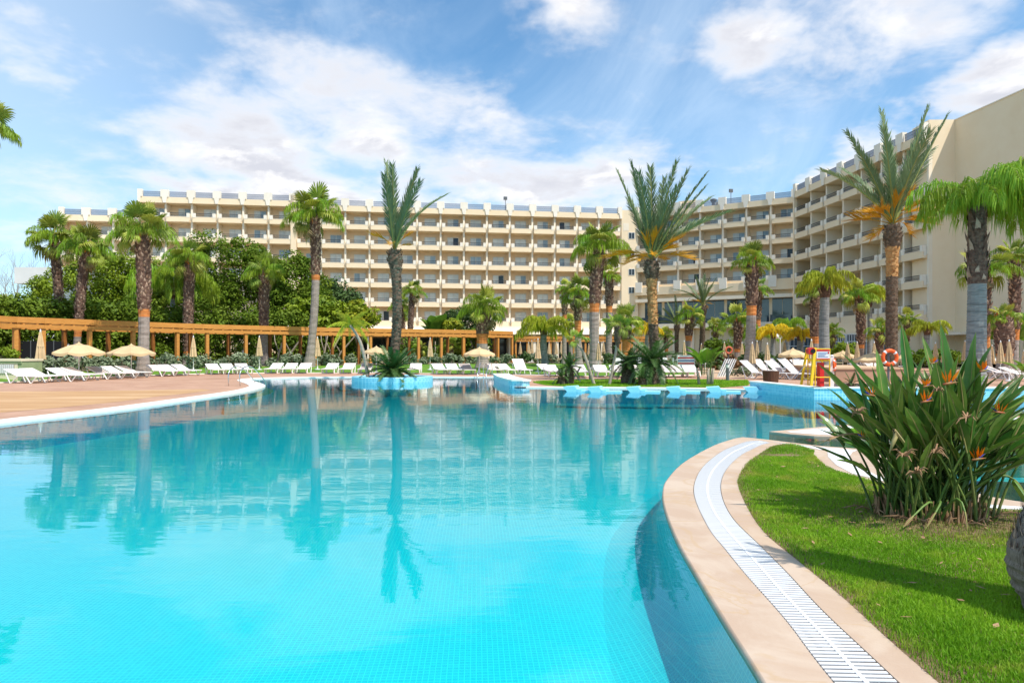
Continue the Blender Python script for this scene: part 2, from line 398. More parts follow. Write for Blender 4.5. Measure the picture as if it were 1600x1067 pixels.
# ------------------------------------------------------------------ mesh builders
class MB:
    def __init__(s):
        s.v, s.f, s.mi, s.mat = [], [], [], 0
    def add(s, vs, fs):
        o = len(s.v)
        s.v.extend([tuple(p) for p in vs])
        for f in fs:
            s.f.append(tuple(i + o for i in f)); s.mi.append(s.mat)
        return s
    def box(s, x0, x1, y0, y1, z0, z1):
        return s.add([(x0, y0, z0), (x1, y0, z0), (x1, y1, z0), (x0, y1, z0), (x0, y0, z1), (x1, y0, z1), (x1, y1, z1), (x0, y1, z1)],
                     [(0, 3, 2, 1), (4, 5, 6, 7), (0, 1, 5, 4), (1, 2, 6, 5), (2, 3, 7, 6), (3, 0, 4, 7)])
    def bar(s, a, b, wd, hg=None):
        """rectangular bar from a to b"""
        a, b = Vector(a), Vector(b); hg = hg or wd
        d = (b - a).normalized()
        up = Vector((0, 0, 1)) if abs(d.z) < .95 else Vector((0, 1, 0))
        x = d.cross(up).normalized() * wd / 2; y = x.cross(d).normalized() * hg / 2
        c = [p + sx * x + sy * y for p in (a, b) for sx, sy in ((-1, -1), (1, -1), (1, 1), (-1, 1))]
        return s.add(c, [(0, 1, 2, 3)[::-1], (4, 5, 6, 7), (0, 1, 5, 4), (1, 2, 6, 5), (2, 3, 7, 6), (3, 0, 4, 7)])
    def tube(s, pts, rad, n=8, cap=True):
        pts = [Vector(p) for p in pts]
        if not isinstance(rad, (list, tuple)): rad = [rad] * len(pts)
        vs, fs = [], []
        ref = None
        for i, p in enumerate(pts):
            d = (pts[min(i + 1, len(pts) - 1)] - pts[max(i - 1, 0)]).normalized()
            if ref is None:
                ref = d.orthogonal().normalized()
            ref = (ref - d * ref.dot(d)).normalized()
            o = d.cross(ref)
            for k in range(n):
                a = 2 * PI * k / n
                vs.append(p + (ref * math.cos(a) + o * math.sin(a)) * rad[i])
        for i in range(len(pts) - 1):
            for k in range(n):
                fs.append((i * n + k, i * n + (k + 1) % n, (i + 1) * n + (k + 1) % n, (i + 1) * n + k))
        if cap:
            fs.append(tuple(range(n))[::-1]); fs.append(tuple(range((len(pts) - 1) * n, len(pts) * n)))
        return s.add(vs, fs)
    def lathe(s, prof, n=16, x=0, y=0, folds=0, amp=0.0):
        vs, fs = [], []
        for r, z in prof:
            for k in range(n):
                a = 2 * PI * k / n
                rr = r * (1 + amp * math.cos(folds * a)) if folds else r
                vs.append((x + rr * math.cos(a), y + rr * math.sin(a), z))
        for i in range(len(prof) - 1):
            for k in range(n):
                fs.append((i * n + k, i * n + (k + 1) % n, (i + 1) * n + (k + 1) % n, (i + 1) * n + k))
        fs.append(tuple(range(n))[::-1]); fs.append(tuple(range((len(prof) - 1) * n, len(prof) * n)))
        return s.add(vs, fs)
    def prism(s, poly, z0, z1, bottom=True):
        """vertical prism from a plan polygon (any orientation, may be concave)"""
        poly = [(p[0], p[1]) for p in poly]
        area = sum(poly[i - 1][0] * poly[i][1] - poly[i][0] * poly[i - 1][1] for i in range(len(poly)))
        if area < 0: poly = poly[::-1]
        n = len(poly)
        vs = [(x, y, z0) for x, y in poly] + [(x, y, z1) for x, y in poly]
        fs = [(i, (i + 1) % n, n + (i + 1) % n, n + i) for i in range(n)]
        for t in tessellate_polygon([[Vector((x, y, 0)) for x, y in poly]]):
            a, b, c = t
            A, B, Cc = poly[a], poly[b], poly[c]
            if (B[0] - A[0]) * (Cc[1] - A[1]) - (Cc[0] - A[0]) * (B[1] - A[1]) < 0: b, c = c, b
            fs.append((n + a, n + b, n + c))
            if bottom: fs.append((c, b, a))
        return s.add(vs, fs)
    def build(s, name, mats, parent=None, smooth=False, loc=None):
        me = bpy.data.meshes.new(name)
        me.from_pydata(s.v, [], s.f)
        if isinstance(mats, str): mats = [mats]
        for m in mats: me.materials.append(MATS[m])
        if len(mats) > 1: me.polygons.foreach_set('material_index', s.mi)
        if smooth: me.polygons.foreach_set('use_smooth', [True] * len(me.polygons))
        me.update()
        return put(name, me, parent, loc)

def put(name, me, parent=None, loc=None, mw=None):
    o = bpy.data.objects.new(name, me)
    C.objects.link(o)
    if parent: o.parent = parent
    if loc is not None: o.location = loc
    if mw is not None: o.matrix_local = mw
    return o

def tag(o, label=None, cat=None, group=None, kind=None):
    if label: o['label'] = label
    if cat: o['category'] = cat
    if group: o['group'] = group
    if kind: o['kind'] = kind
    return o

def thing(name, label, cat, loc=(0, 0, 0), rz=0.0, group=None):
    o = bpy.data.objects.new(name, None)
    o.empty_display_size = .3
    C.objects.link(o)
    o.location = loc; o.rotation_euler = (0, 0, rz)
    return tag(o, label, cat, group)

KIDS = {}
def dup(root, label, loc, rz=0.0, scale=None, group=None):
    r = root.copy(); C.objects.link(r)
    r.location = loc; r.rotation_euler = (0, 0, rz)
    if scale: r.scale = (scale,) * 3
    r['label'] = label
    if group: r['group'] = group
    if root.name not in KIDS:
        KIDS[root.name] = [(ch, list(ch.children)) for ch in root.children]
    for ch, gs in KIDS[root.name]:
        c = ch.copy(); C.objects.link(c); c.parent = r
        for g in gs:
            d = g.copy(); C.objects.link(d); d.parent = c
    return r

def fast_mesh(name, verts, faces, mats, smooth=False, mi=None):
    """numpy verts (n,3) and faces (m,k) to a mesh"""
    verts = np.asarray(verts, np.float32); faces = np.asarray(faces, np.int32)
    me = bpy.data.meshes.new(name)
    me.vertices.add(len(verts)); me.vertices.foreach_set('co', verts.ravel())
    k = faces.shape[1]
    me.loops.add(faces.size); me.loops.foreach_set('vertex_index', faces.ravel())
    me.polygons.add(len(faces))
    me.polygons.foreach_set('loop_start', np.arange(0, faces.size, k, dtype=np.int32))
    if isinstance(mats, str): mats = [mats]
    for m in mats: me.materials.append(MATS[m])
    if mi is not None: me.polygons.foreach_set('material_index', np.asarray(mi, np.int32))
    if smooth: me.polygons.foreach_set('use_smooth', np.ones(len(faces), bool))
    me.update(calc_edges=True)
    return me

def sheet(name, poly, z, m, holes=(), kind='structure'):
    loops = [[Vector((p[0], p[1], 0)) for p in poly]] + [[Vector((p[0], p[1], 0)) for p in h] for h in holes]
    flat = [p for lp in loops for p in lp]
    tris = []
    for a, b, c in tessellate_polygon(loops):
        A, B, Cc = flat[a], flat[b], flat[c]
        if (B.x - A.x) * (Cc.y - A.y) - (Cc.x - A.x) * (B.y - A.y) < 0: b, c = c, b
        tris.append((a, b, c))
    mb = MB(); mb.add([(p.x, p.y, z) for p in flat], tris)
    o = mb.build(name, m)
    return tag(o, kind=kind)

def smooth_path(pts, n=8):
    """Catmull-Rom through 2-D/3-D points"""
    P = [Vector(p) for p in pts]
    out = []
    for i in range(len(P) - 1):
        p0, p1, p2, p3 = P[max(i - 1, 0)], P[i], P[i + 1], P[min(i + 2, len(P) - 1)]
        for k in range(n):
            t = k / n
            out.append(.5 * ((2 * p1) + (p2 - p0) * t + (2 * p0 - 5 * p1 + 4 * p2 - p3) * t * t + (3 * p1 - p0 - 3 * p2 + p3) * t ** 3))
    out.append(P[-1])
    return out

def inside(pts, poly):
    x, y = pts[:, 0], pts[:, 1]
    r = np.zeros(len(pts), bool)
    n = len(poly)
    for i in range(n):
        x0, y0 = poly[i - 1][0], poly[i - 1][1]; x1, y1 = poly[i][0], poly[i][1]
        if y0 == y1: continue
        c = ((y0 > y) != (y1 > y)) & (x < (x1 - x0) * (y - y0) / (y1 - y0) + x0)
        r ^= c
    return r
ORD = ['first', 'second', 'third', 'fourth', 'fifth', 'sixth', 'seventh', 'eighth', 'ninth', 'tenth', 'eleventh', 'twelfth', 'thirteenth', 'fourteenth', 'fifteenth']
# ------------------------------------------------------------------ ground, pool, copings, lawns
def recess(path, width, side):
    P = [Vector((p.x, p.y, 0)) for p in path]; out = []
    for i, p in enumerate(P):
        d = (P[min(i + 1, len(P) - 1)] - P[max(i - 1, 0)]).normalized()
        out.append(p + Vector((-d.y, d.x, 0)) * width * side)
    return out
def xy(p): return (p.x, p.y)
def PXs(lst, z=0.0): return [W(u, v, z) for u, v in lst]

left_edge = [Vector((-11.4, -4, 0)), Vector((-11.2, 6, 0))] + PXs([(0, 666), (100, 653.5), (200, 641.5), (300, 627), (350, 619.5), (390, 612.8), (408, 608),
            (413, 604.5), (405, 600.5), (394, 597), (391, 595), (402, 593.2), (440, 591.8), (500, 590.9), (560, 590.5), (680, 590.5), (773, 590.6)])
left_edge = smooth_path(left_edge, 6)
wall_tip = [Vector((-.96, 36.0, 0)), Vector((-.62, 32.5, 0)), Vector((-.12, 29.3, 0)), Vector((.18, 28.75, 0)), Vector((.6, 28.6, 0))]
far_right = PXs([(822, 607), (930, 607.8), (1042, 608.6), (1130, 610.2)]) + [Vector((9.2, 26.4, 0))]
wall_corner = Vector((9.72, 21.9, 0))
right_rim = [Vector((44, 21.9, 0)), Vector((44, 5.2, 0)), Vector((16, 5.9, 0)), Vector((9.5, 6.45, 0))]
tongue_right = smooth_path(PXs([(1700, 796), (1600, 784), (1538, 773), (1500, 758), (1450, 726), (1400, 707), (1337, 700.5), (1280, 696), (1235, 690.8), (1190, 685.5), (1160, 682.6)], .045), 4)
E0 = smooth_path(PXs([(1160, 682.6), (1146, 685.2), (1114, 696), (1069, 721), (1042, 748), (1035, 767), (1038, 793.5), (1057, 843), (1091.5, 904), (1133.5, 973), (1190.7, 1064)], .045)
                 + [Vector((1.05, 1.6, .045)), Vector((.9, -1, .045)), Vector((.8, -4, .045))], 8)
E1 = smooth_path(PXs([(1190, 688.2), (1168, 689.3), (1146, 696.8), (1126, 706), (1100, 727), (1086, 751.5), (1086, 778), (1107, 824), (1133.5, 858), (1168, 900), (1229, 969), (1303, 1065)], .045)
                 + [Vector((1.42, 1.6, .045)), Vector((1.25, -1, .045)), Vector((1.15, -4, .045))], 8)
E2 = smooth_path(PXs([(1204, 691.5), (1190, 694.8), (1176, 701.5), (1160, 709.6), (1140, 727), (1128, 748), (1128, 774), (1145, 809), (1187, 851), (1229, 893), (1286, 954), (1404, 1065)], .045)
                 + [Vector((1.72, 1.6, .045)), Vector((1.55, -1, .045)), Vector((1.45, -4, .045))], 8)
E3 = smooth_path(PXs([(1225, 693.6), (1207, 697.5), (1183, 712), (1166, 727), (1156, 741), (1153, 758), (1168, 793.5), (1194.5, 832), (1244, 873.6), (1316.6, 933), (1381, 992), (1465, 1065)], .045)
                 + [Vector((1.92, 1.6, .045)), Vector((1.78, -1, .045)), Vector((1.7, -4, .045))], 8)
pool = [xy(p) for p in left_edge + wall_tip + far_right] + [xy(wall_corner)] + [xy(p) for p in right_rim] + [xy(p) for p in tongue_right[:-1]] + [xy(p) for p in E0]

land_hole = [xy(p) for p in left_edge + wall_tip + far_right] + [xy(wall_corner), (44, 21.9), (44, -4), (.8, -4)]
sheet('pool_deck', [(-70, -16), (70, -16), (70, 63), (-70, 63)], .05, 'deck', holes=[land_hole])
sheet('ground', [(-3000, -3000), (3000, -3000), (3000, 3000), (-3000, 3000)], -.03, 'ground', holes=[[(-69, -15), (69, -15), (69, 62), (-69, 62)]])
# basin
mb = MB()
n = len(pool)
mb.add([(x, y, -.66) for x, y in pool] + [(x, y, .0) for x, y in pool], [((i + 1) % n, i, n + i, n + (i + 1) % n) for i in range(n)])
tag(mb.build('pool_wall', 'pool_tile_shaded'), kind='structure')
grown = [xy(q) for q in recess([Vector((x, y, 0)) for x, y in pool + pool[:1]], .06, 1)][:-1]
# made-up slope under the near coping, shaped to soften the shadow there
ins = recess(E0, .37, -1)
mb = MB(); ne = len(E0)
prof = [(0, .0), (.03, -.16), (.10, -.33), (.22, -.47), (.40, -.56), (.62, -.606)]
rows_ = [[(p.x, p.y, z) for p in recess(E0, d, -1)] for d, z in prof]
mb.add([q for rw in rows_ for q in rw], [(k * ne + i, (k + 1) * ne + i, (k + 1) * ne + i + 1, k * ne + i + 1) for k in range(len(prof) - 1) for i in range(ne - 1)])
tag(mb.build('added_slope', 'pool_tile', smooth=True), kind='structure')
sheet('pool_floor', grown, -.60, 'pool_tile')
tag(MB().prism(grown, -.95, .018).build('pool_water', 'pool_water'), kind='structure')

# pale inlay of the deck
inl = PXs([(-120, 611.5), (0, 611.5), (120, 611), (230, 609.5), (315, 607.8), (330, 609.5), (300, 613.5), (240, 620), (185, 627.5), (100, 636), (0, 644.5), (-150, 655)], .054)
sheet('deck_inlay', [xy(p) for p in inl], .054, 'deck_inlay')

def strip(name, path, width, z0, z1, m, side=1, kind='structure'):
    """a slab of given width along a plan path"""
    P = [Vector((p.x, p.y)) for p in path]
    off = []
    for i, p in enumerate(P):
        d = (P[min(i + 1, len(P) - 1)] - P[max(i - 1, 0)]).normalized()
        off.append(p + Vector((-d.y, d.x)) * width * side)
    n = len(P); mb = MB()
    vs = [(p.x, p.y, z0) for p in P] + [(p.x, p.y, z0) for p in off] + [(p.x, p.y, z1) for p in P] + [(p.x, p.y, z1) for p in off]
    fs = []
    for i in range(n - 1):
        fs += [(2 * n + i, 2 * n + i + 1, 3 * n + i + 1, 3 * n + i), (i, i + 1, 2 * n + i + 1, 2 * n + i), (n + i + 1, n + i, 3 * n + i, 3 * n + i + 1)]
    fs += [(0, 2 * n, 3 * n, n), (n - 1, 2 * n - 1, 4 * n - 1, 3 * n - 1)]
    if side > 0: pass
    mb.add(vs, fs)
    o = mb.build(name, m)
    return tag(o, kind=kind) if kind else o

strip('pool_coping', recess(left_edge, .04, -1), .66, .012, .07, 'coping_white', 1)
strip('pool_coping', recess(far_right, .04, -1), .50, .012, .07, 'coping_white', 1)
# sand-coloured sunken ledge at the bend below the ladder
ledge = PXs([(350, 621.5), (395, 616), (422, 609.5), (427, 605.5), (420, 602), (404, 598.8), (398, 597)], -.02)
lp = smooth_path(ledge, 5)
tag(MB().prism([xy(p) for p in lp] + [xy(W(400, 604, 0))], -.59, -.16).build('pool_ledge', 'pool_tile'), kind='structure')
sheet('pool_ledge_top', [xy(p) for p in lp] + [xy(W(400, 604, 0))], -.155, 'sandstone')

# --- tongue of lawn between the two arms of the pool
grass_edge = E3 + [Vector((43.9, -4, .045)), Vector((43.9, 4.6, .045)), Vector((16, 5.3, .045)), Vector((9.5, 5.9, .045))] + PXs([(1700, 806), (1600, 798.8), (1516, 793.6), (1440, 772), (1364, 752), (1340, 746), (1307, 735.5), (1290, 727), (1279, 719), (1271, 711), (1273, 705), (1255, 697.5), (1240, 694.2)], .045)
tongue = [xy(p) for p in E0] + [(44, -4), (44, 5.2), (16, 5.9), (9.5, 6.45)] + [xy(p) for p in tongue_right[:-1]]
tag(MB().prism(tongue, -.59, -.03).build('tongue_base', 'sandstone'), kind='structure')
def ribbon_slab(name, A, B, z0, z1, m):
    n = len(A); assert len(B) == n
    mb = MB()
    vs = [(p.x, p.y, z0) for p in A] + [(p.x, p.y, z0) for p in B] + [(p.x, p.y, z1) for p in A] + [(p.x, p.y, z1) for p in B]
    fs = []
    for i in range(n - 1):
        fs += [(2 * n + i, 3 * n + i, 3 * n + i + 1, 2 * n + i + 1), (i + 1, i, 2 * n + i, 2 * n + i + 1), (n + i, n + i + 1, 3 * n + i + 1, 3 * n + i)]
    fs += [(0, n, 3 * n, 2 * n), (2 * n - 1, n - 1, 3 * n - 1, 4 * n - 1)]
    return mb.add(vs, fs).build(name, m)
def resample(path, n):
    P = [Vector(p) for p in path]; L = [0]
    for i in range(1, len(P)): L.append(L[-1] + (P[i] - P[i - 1]).length)
    out = []; j = 0
    for k in range(n):
        s = L[-1] * k / (n - 1)
        while j < len(P) - 2 and L[j + 1] < s: j += 1
        t = (s - L[j]) / max(L[j + 1] - L[j], 1e-9)
        out.append(P[j].lerp(P[j + 1], min(max(t, 0), 1)))
    return out
NR = 120
e0, e1, e2, e3 = (resample(E, NR) for E in (E0, E1, E2, E3))
# inner coping: rounded nose towards the water
n0 = [a.lerp(b, .05) for a, b in zip(e0, e1)]
A = ribbon_slab('coping_stone', n0, [a.lerp(b, .985) for a, b in zip(e0, e1)], -.029, .046, 'sandstone'); tag(A, kind='structure')
nose = MB()
vs = []
for a, b in zip(e0, e1):
    q = a.lerp(b, .05)
    vs += [(q.x, q.y, .046), (a.x * .75 + q.x * .25, a.y * .75 + q.y * .25, .040), (a.x, a.y, .018), (a.x, a.y, -.06)]
nose.add(vs, [(4 * i + k, 4 * i + k + 1, 4 * i + 5 + k, 4 * i + 4 + k) for i in range(NR - 1) for k in range(3)])
tag(nose.build('coping_nose', 'sandstone', smooth=True), kind='structure')
tag(ribbon_slab('coping_stone', [a.lerp(b, .015) for a, b in zip(e2, e3)], e3, -.029, .046, 'sandstone'), kind='structure')
tag(ribbon_slab('gutter_bed', [a.lerp(b, .0) for a, b in zip(e1, e2)], [a.lerp(b, 1.0) for a, b in zip(e1, e2)], -.0292, -.018, 'gutter_grey'), kind='structure')
# overflow grate: every slat a piece
grate = thing('overflow_grate', 'white slatted overflow grate curving between two sandstone copings', 'drain grate', (e1[60].x, e1[60].y, 0))
gi = grate.matrix_basis.inverted()
fine1, fine2 = resample(E1, 4000), resample(E2, 4000)
mid = [(a + b) / 2 for a, b in zip(fine1, fine2)]
sl = MB(); sl.box(-.5, .5, -.0118, .0118, -.005, 0)
slat_me = None
stuffmb = MB()
s = 0.0; cnt = 0; last = 0.0
posts = []
acc = 0.0
for i in range(1, 4000):
    acc += (mid[i] - mid[i - 1]).length
    if acc - last >= .039:
        last = acc; posts.append(i)
vis = [i for i in posts if 2.9 < mid[i].y]
near = [i for i in vis if mid[i].y > 2.9][::-1][:285]
nearset = set(near)
F2 = np.array([(p.x, p.y) for p in fine2])
for i in posts:
    a = fine1[i]; b = fine2[int(np.argmin(np.hypot(F2[:, 0] - a.x, F2[:, 1] - a.y)))]
    a2, b2 = a.lerp(b, .012), a.lerp(b, .988)
    c = (a2 + b2) / 2; d = b2 - a2
    ang = math.atan2(d.y, d.x)
    mw = Matrix.Translation((c.x, c.y, .045)) @ Matrix.Rotation(ang, 4, 'Z') @ Matrix.Diagonal((d.length, 1, 1, 1))
    if i in nearset:
        if slat_me is None:
            o = sl.build('slat', 'grate_white', grate); slat_me = o.data; o.matrix_local = gi @ mw
        else:
            put('slat', slat_me, grate, mw=gi @ mw)
    else:
        stuffmb.add([mw @ Vector(p) for p in sl.v], sl.f)
o = stuffmb.build('slat_run', 'grate_white', grate); o.matrix_local = gi; o['kind'] = 'stuff'
sp = MB()
mm = resample([a.lerp(b, .5) for a, b in zip(fine1, fine2)], 160)
for sgn in (0,):
    vs = []
    for i, p in enumerate(mm):
        d = (mm[min(i + 1, 159)] - mm[max(i - 1, 0)]).normalized(); q = Vector((-d.y, d.x, 0)) * .011
        vs += [(p.x - q.x, p.y - q.y, .0465), (p.x + q.x, p.y + q.y, .0465), (p.x + q.x, p.y + q.y, .03), (p.x - q.x, p.y - q.y, .03)]
    sp.add(vs, [(4 * i + k, 4 * i + 4 + k, 4 * i + 4 + (k + 1) % 4, 4 * i + (k + 1) % 4) for i in range(159) for k in (0, 1, 3)])
o = sp.build('grate_spine', 'grate_white', grate); o.matrix_local = gi
# sunny right flank of the tongue: stone slab with a white gutter ring
flank = [xy(p) for p in tongue_right] + [xy(p) for p in PXs([(1190, 688.2), (1204, 691.5), (1225, 693.6), (1240, 694.2), (1255, 697.5), (1273, 705), (1271, 711), (1279, 719), (1290, 727), (1307, 735.5), (1340, 746), (1364, 752), (1440, 772), (1516, 793.6), (1600, 798.8), (1700, 806)], .045)] 
tag(MB().prism(flank, -.0285, .044).build('coping_stone', 'sandstone'), kind='structure')
ring = PXs([(1200, 689), (1238, 693.5), (1275, 697.5), (1310, 700), (1340, 703), (1332, 706), (1328, 712), (1330, 719), (1347, 730), (1370, 742), (1440, 760), (1515, 786), (1600, 791), (1600, 796), (1515, 791), (1440, 769), (1370, 748), (1332.5, 739.5), (1307, 726), (1294, 713), (1293, 704), (1262, 698.5), (1238, 694.5)], .05)
sheet('gutter_strip', [xy(p) for p in ring], .0485, 'white_paint')
# far tongue
far_t = PXs([(1202, 674), (1257, 669), (1325, 663), (1420, 657), (1520, 652.5), (1700, 647), (2100, 642), (2100, 688), (1700, 688), (1500, 687), (1337, 683.5), (1272, 681), (1235, 678)], .045)
tag(MB().prism([xy(p) for p in far_t], -.59, .045).build('coping_stone', 'sandstone'), kind='structure')
rg = PXs([(1228, 673.8), (1265, 670.6), (1330, 665), (1420, 659), (1520, 654.6), (1700, 649), (2100, 644.5), (2100, 685), (1700, 685), (1500, 684.5), (1337, 681.3), (1274, 678), (1240, 675.6)], .05)
sheet('gutter_strip', [xy(p) for p in rg], .0485, 'white_paint')
lawn_far = [xy(p) for p in PXs([(1294, 674), (1330, 669), (1420, 663), (1520, 658.5), (1700, 653), (2100, 649), (2100, 681), (1700, 681), (1500, 681), (1345, 679.5)], .052)]
sheet('lawn', lawn_far, .052, 'lawn')
lawn_near = [xy(p) for p in grass_edge]
sheet('lawn', lawn_near, .046, 'soil')

# lawn strip behind the floating beds
ls = [xy(p) for p in PXs([(832, 597.3), (850, 595), (900, 593.6), (1000, 593), (1100, 593.2), (1168, 594.5), (1172, 598), (1169, 602), (1130, 605.2), (1042, 604.6), (930, 604), (880, 603.6), (852, 601.5)], .06)]
sheet('lawn', ls, .06, 'lawn')
# rising lawn behind the loungers up to the pergola
nearL = [(-300, 615), (0, 598.5), (60, 594.8), (140, 590), (240, 586.5), (320, 584.2), (420, 583), (560, 583), (640, 583.5), (760, 585), (860, 586.5), (900, 588), (1000, 588), (1085, 586)]
farY = [26, 35, 37.5, 40.5, 44.5, 48, 52, 57, 60, 62.5, 62.5, 62.5, 62.5, 61]
us = [p[0] for p in nearL]
mb = MB(); vs = []
for (u, v), yf in zip(nearL, farY):
    a = W(u, v, .06); vs.append((a.x, a.y, .06)); vs.append((XU(u, yf) if u >= 0 else XU(u, yf), yf, .36))
mb.add(vs, [(2 * i, 2 * i + 2, 2 * i + 3, 2 * i + 1) for i in range(len(us) - 1)])
tag(mb.build('lawn', 'lawn'), kind='structure')
# garden beds from there to the hotel
gp = [(vs[2 * i + 1][0], vs[2 * i + 1][1]) for i in range(len(us))]
sheet('garden_bed', gp + [(60, 61), (60, 140), (-90, 140), (-90, 26)], .355, 'ground')
strip('lawn_edging', [Vector((vs[2 * i][0], vs[2 * i][1], 0)) for i in range(len(us))], .18, .0, .10, 'coping_white', 1)
# sandy bed on the right
sb = [xy(p) for p in PXs([(1085, 586), (1120, 590.5), (1165, 590.5), (1185, 584), (1190, 576), (1100, 575)], .07)]
sheet('sand_bed', sb, .066, 'deck_pale')

# raised mosaic walls of the pool
def wall_run(name, A, B, thick, z1, label):
    t = thing(name, label, 'pool wall', (A[0], A[1], 0))
    a, b = Vector((A[0], A[1], 0)), Vector((B[0], B[1], 0)); d = (b - a).normalized(); nrm = Vector((-d.y, d.x, 0)) * thick
    L = (b - a)
    m = MB(); q = [Vector((0, 0, 0)), L, L + nrm, nrm]
    m.add([(p.x, p.y, -.59) for p in q] + [(p.x, p.y, z1) for p in q], [(0, 1, 5, 4), (1, 2, 6, 5), (2, 3, 7, 6), (3, 0, 4, 7), (4, 5, 6, 7)])
    m.build('mosaic_face', 'mosaic_wall', t)
    e = d * .03; nn = nrm.normalized() * .03
    q = [-e - nn, L + e - nn, L + e + nrm + nn, nrm + nn - e]
    m = MB(); m.add([(p.x, p.y, z1) for p in q] + [(p.x, p.y, z1 + .05) for p in q], [(3, 2, 1, 0), (0, 1, 5, 4), (1, 2, 6, 5), (2, 3, 7, 6), (3, 0, 4, 7), (4, 5, 6, 7)])
    m.build('capstone', 'coping_white', t)
    return t
wall_run('pool_wall_low', (9.2, 26.4), (9.70, 21.93), .35, .36, 'shaded blue mosaic pool wall beside the last floating bed')
wall_run('pool_wall_low', (9.70, 21.90), (40, 21.90), .35, .36, 'long light blue mosaic pool wall below the yellow lifeguard stand')
# curved wall end with a white cap, left of the floating beds
wt = smooth_path([Vector((-.99, 36.6, 0)), Vector((-.64, 32.6, 0)), Vector((-.14, 29.4, 0))], 6)
tt = thing('curved_pool_wall', 'curved blue mosaic wall end with white cap at the pool edge', 'pool wall', (-.5, 32, 0))
ti = Matrix.Translation((.5, -32, 0))
body = [xy(p) for p in wt] + [(.02, 28.95), (.45, 28.85), (.75, 29.1)] + [xy(p) for p in recess(wt, .75, 1)][::-1]
o = MB().prism(body, -.595, .28).build('mosaic_face', 'mosaic_wall', tt); o.matrix_local = ti
cap = [xy(p) for p in recess(wt, .04, -1)] + [(-.02, 28.9), (.45, 28.78), (.82, 29.05)] + [xy(p) for p in recess(wt, .8, 1)][::-1]
o = MB().prism(cap, .28, .35).build('capstone', 'coping_white', tt); o.matrix_local = ti

# round planter island
PLX, PLY = -5.98, 34.2
pt = thing('round_planter', 'round light blue mosaic planter standing in the pool', 'planter', (PLX, PLY, 0))
MB().lathe([(2.0, -.59), (2.0, .26), (1.98, .30), (1.75, .31), (1.7, .27), (1.7, .1)], 48).build('mosaic_ring', 'mosaic_wall', pt, smooth=False)
MB().lathe([(1.69, .0), (1.69, .2), (.6, .26), (.05, .27)], 32).build('planter_soil', 'soil', pt)

# ------------------------------------------------------------------ grass blades
def blades(name, poly, count, h, wd, yfun=None, z=.05, mats='grass_blade', jitter=.5, seed=1):
    rng = np.random.default_rng(seed)
    xs = [p[0] for p in poly]; ys = [p[1] for p in poly]
    pts = np.empty((0, 2))
    while len(pts) < count:
        c = np.stack([rng.uniform(min(xs), max(xs), count * 2), rng.uniform(min(ys), max(ys), count * 2)], 1)
        c = c[inside(c, poly)]
        if yfun is not None: c = c[rng.random(len(c)) < yfun(c)]
        pts = np.concatenate([pts, c])
    pts = pts[:count]
    a = rng.uniform(0, 2 * PI, count); lean = rng.uniform(.1, .75, count); az_ = rng.uniform(0, 2 * PI, count)
    patch = .72 + .28 * np.sin(pts[:, 0] * 3.1 + 1.3 * np.sin(pts[:, 1] * 2.3)) * np.cos(pts[:, 1] * 2.7 + pts[:, 0])
    hh = h * rng.uniform(1 - jitter, 1 + jitter, count) * patch
    dx, dy = np.cos(a) * wd / 2, np.sin(a) * wd / 2
    lx, ly = np.cos(az_) * hh * lean, np.sin(az_) * hh * lean
    b = np.zeros((count, 5, 3), np.float32)
    b[:, 0, 0] = pts[:, 0] - dx; b[:, 0, 1] = pts[:, 1] - dy; b[:, 0, 2] = z - .005
    b[:, 1, 0] = pts[:, 0] + dx; b[:, 1, 1] = pts[:, 1] + dy; b[:, 1, 2] = z - .005
    b[:, 2, 0] = pts[:, 0] + dx * .8 + lx * .35; b[:, 2, 1] = pts[:, 1] + dy * .8 + ly * .35; b[:, 2, 2] = z + hh * .6
    b[:, 3, 0] = pts[:, 0] - dx * .8 + lx * .35; b[:, 3, 1] = pts[:, 1] - dy * .8 + ly * .35; b[:, 3, 2] = z + hh * .6
    b[:, 4, 0] = pts[:, 0] + lx; b[:, 4, 1] = pts[:, 1] + ly; b[:, 4, 2] = z + hh * (1 - .3 * lean)
    base = np.arange(count)[:, None] * 5
    tri = np.concatenate([base + np.array([[0, 1, 2]]), base + np.array([[0, 2, 3]]), base + np.array([[3, 2, 4]])], 0)
    me = fast_mesh(name, b.reshape(-1, 3), tri, mats)
    return tag(put(name, me), kind='stuff')
view_lawn = [p for p in lawn_near if p[1] > 2.0 and p[0] < 9.6]
PLANT = Vector((3.95, 6.45, .05))
def bare(c):   # thinner turf round the clump, along the coping and on the dry spot near the tip
    d = np.hypot(c[:, 0] - PLANT.x - .05, (c[:, 1] - PLANT.y + .15) * 1.25)
    d2 = np.hypot((c[:, 0] - 4.0) / .62, (c[:, 1] - 10.08) / .24)
    f = np.clip((d - .55) / .9, .06, 1) * np.clip((d2 - .35) / .35, .04, 1)
    ee = np.array([(p.x, p.y) for p in e3 if p.y > 1.5])
    de = np.full(len(c), 9.0)
    for q in ee: de = np.minimum(de, np.hypot(c[:, 0] - q[0], c[:, 1] - q[1]))
    wob = .5 + .5 * np.sin(c[:, 0] * 9 + 3 * np.sin(c[:, 1] * 5)) * np.cos(c[:, 1] * 7.3 + 2 * np.sin(c[:, 0] * 6))
    f *= np.clip((de - .02 + .04 * wob) / (.07 + .22 * wob), .15, 1)
    bald = np.sin(c[:, 0] * 2.3 + 1.7 * np.sin(c[:, 1] * 1.9)) * np.sin(c[:, 1] * 2.9 + 1.1 * np.sin(c[:, 0] * 3.7))
    f *= np.clip(1.15 - .55 * np.clip(bald, 0, 1), .3, 1)
    return f * np.clip(1.25 - c[:, 1] / 14, .35, 1) * np.clip((9.7 - c[:, 0]) / 6, .2, 1)
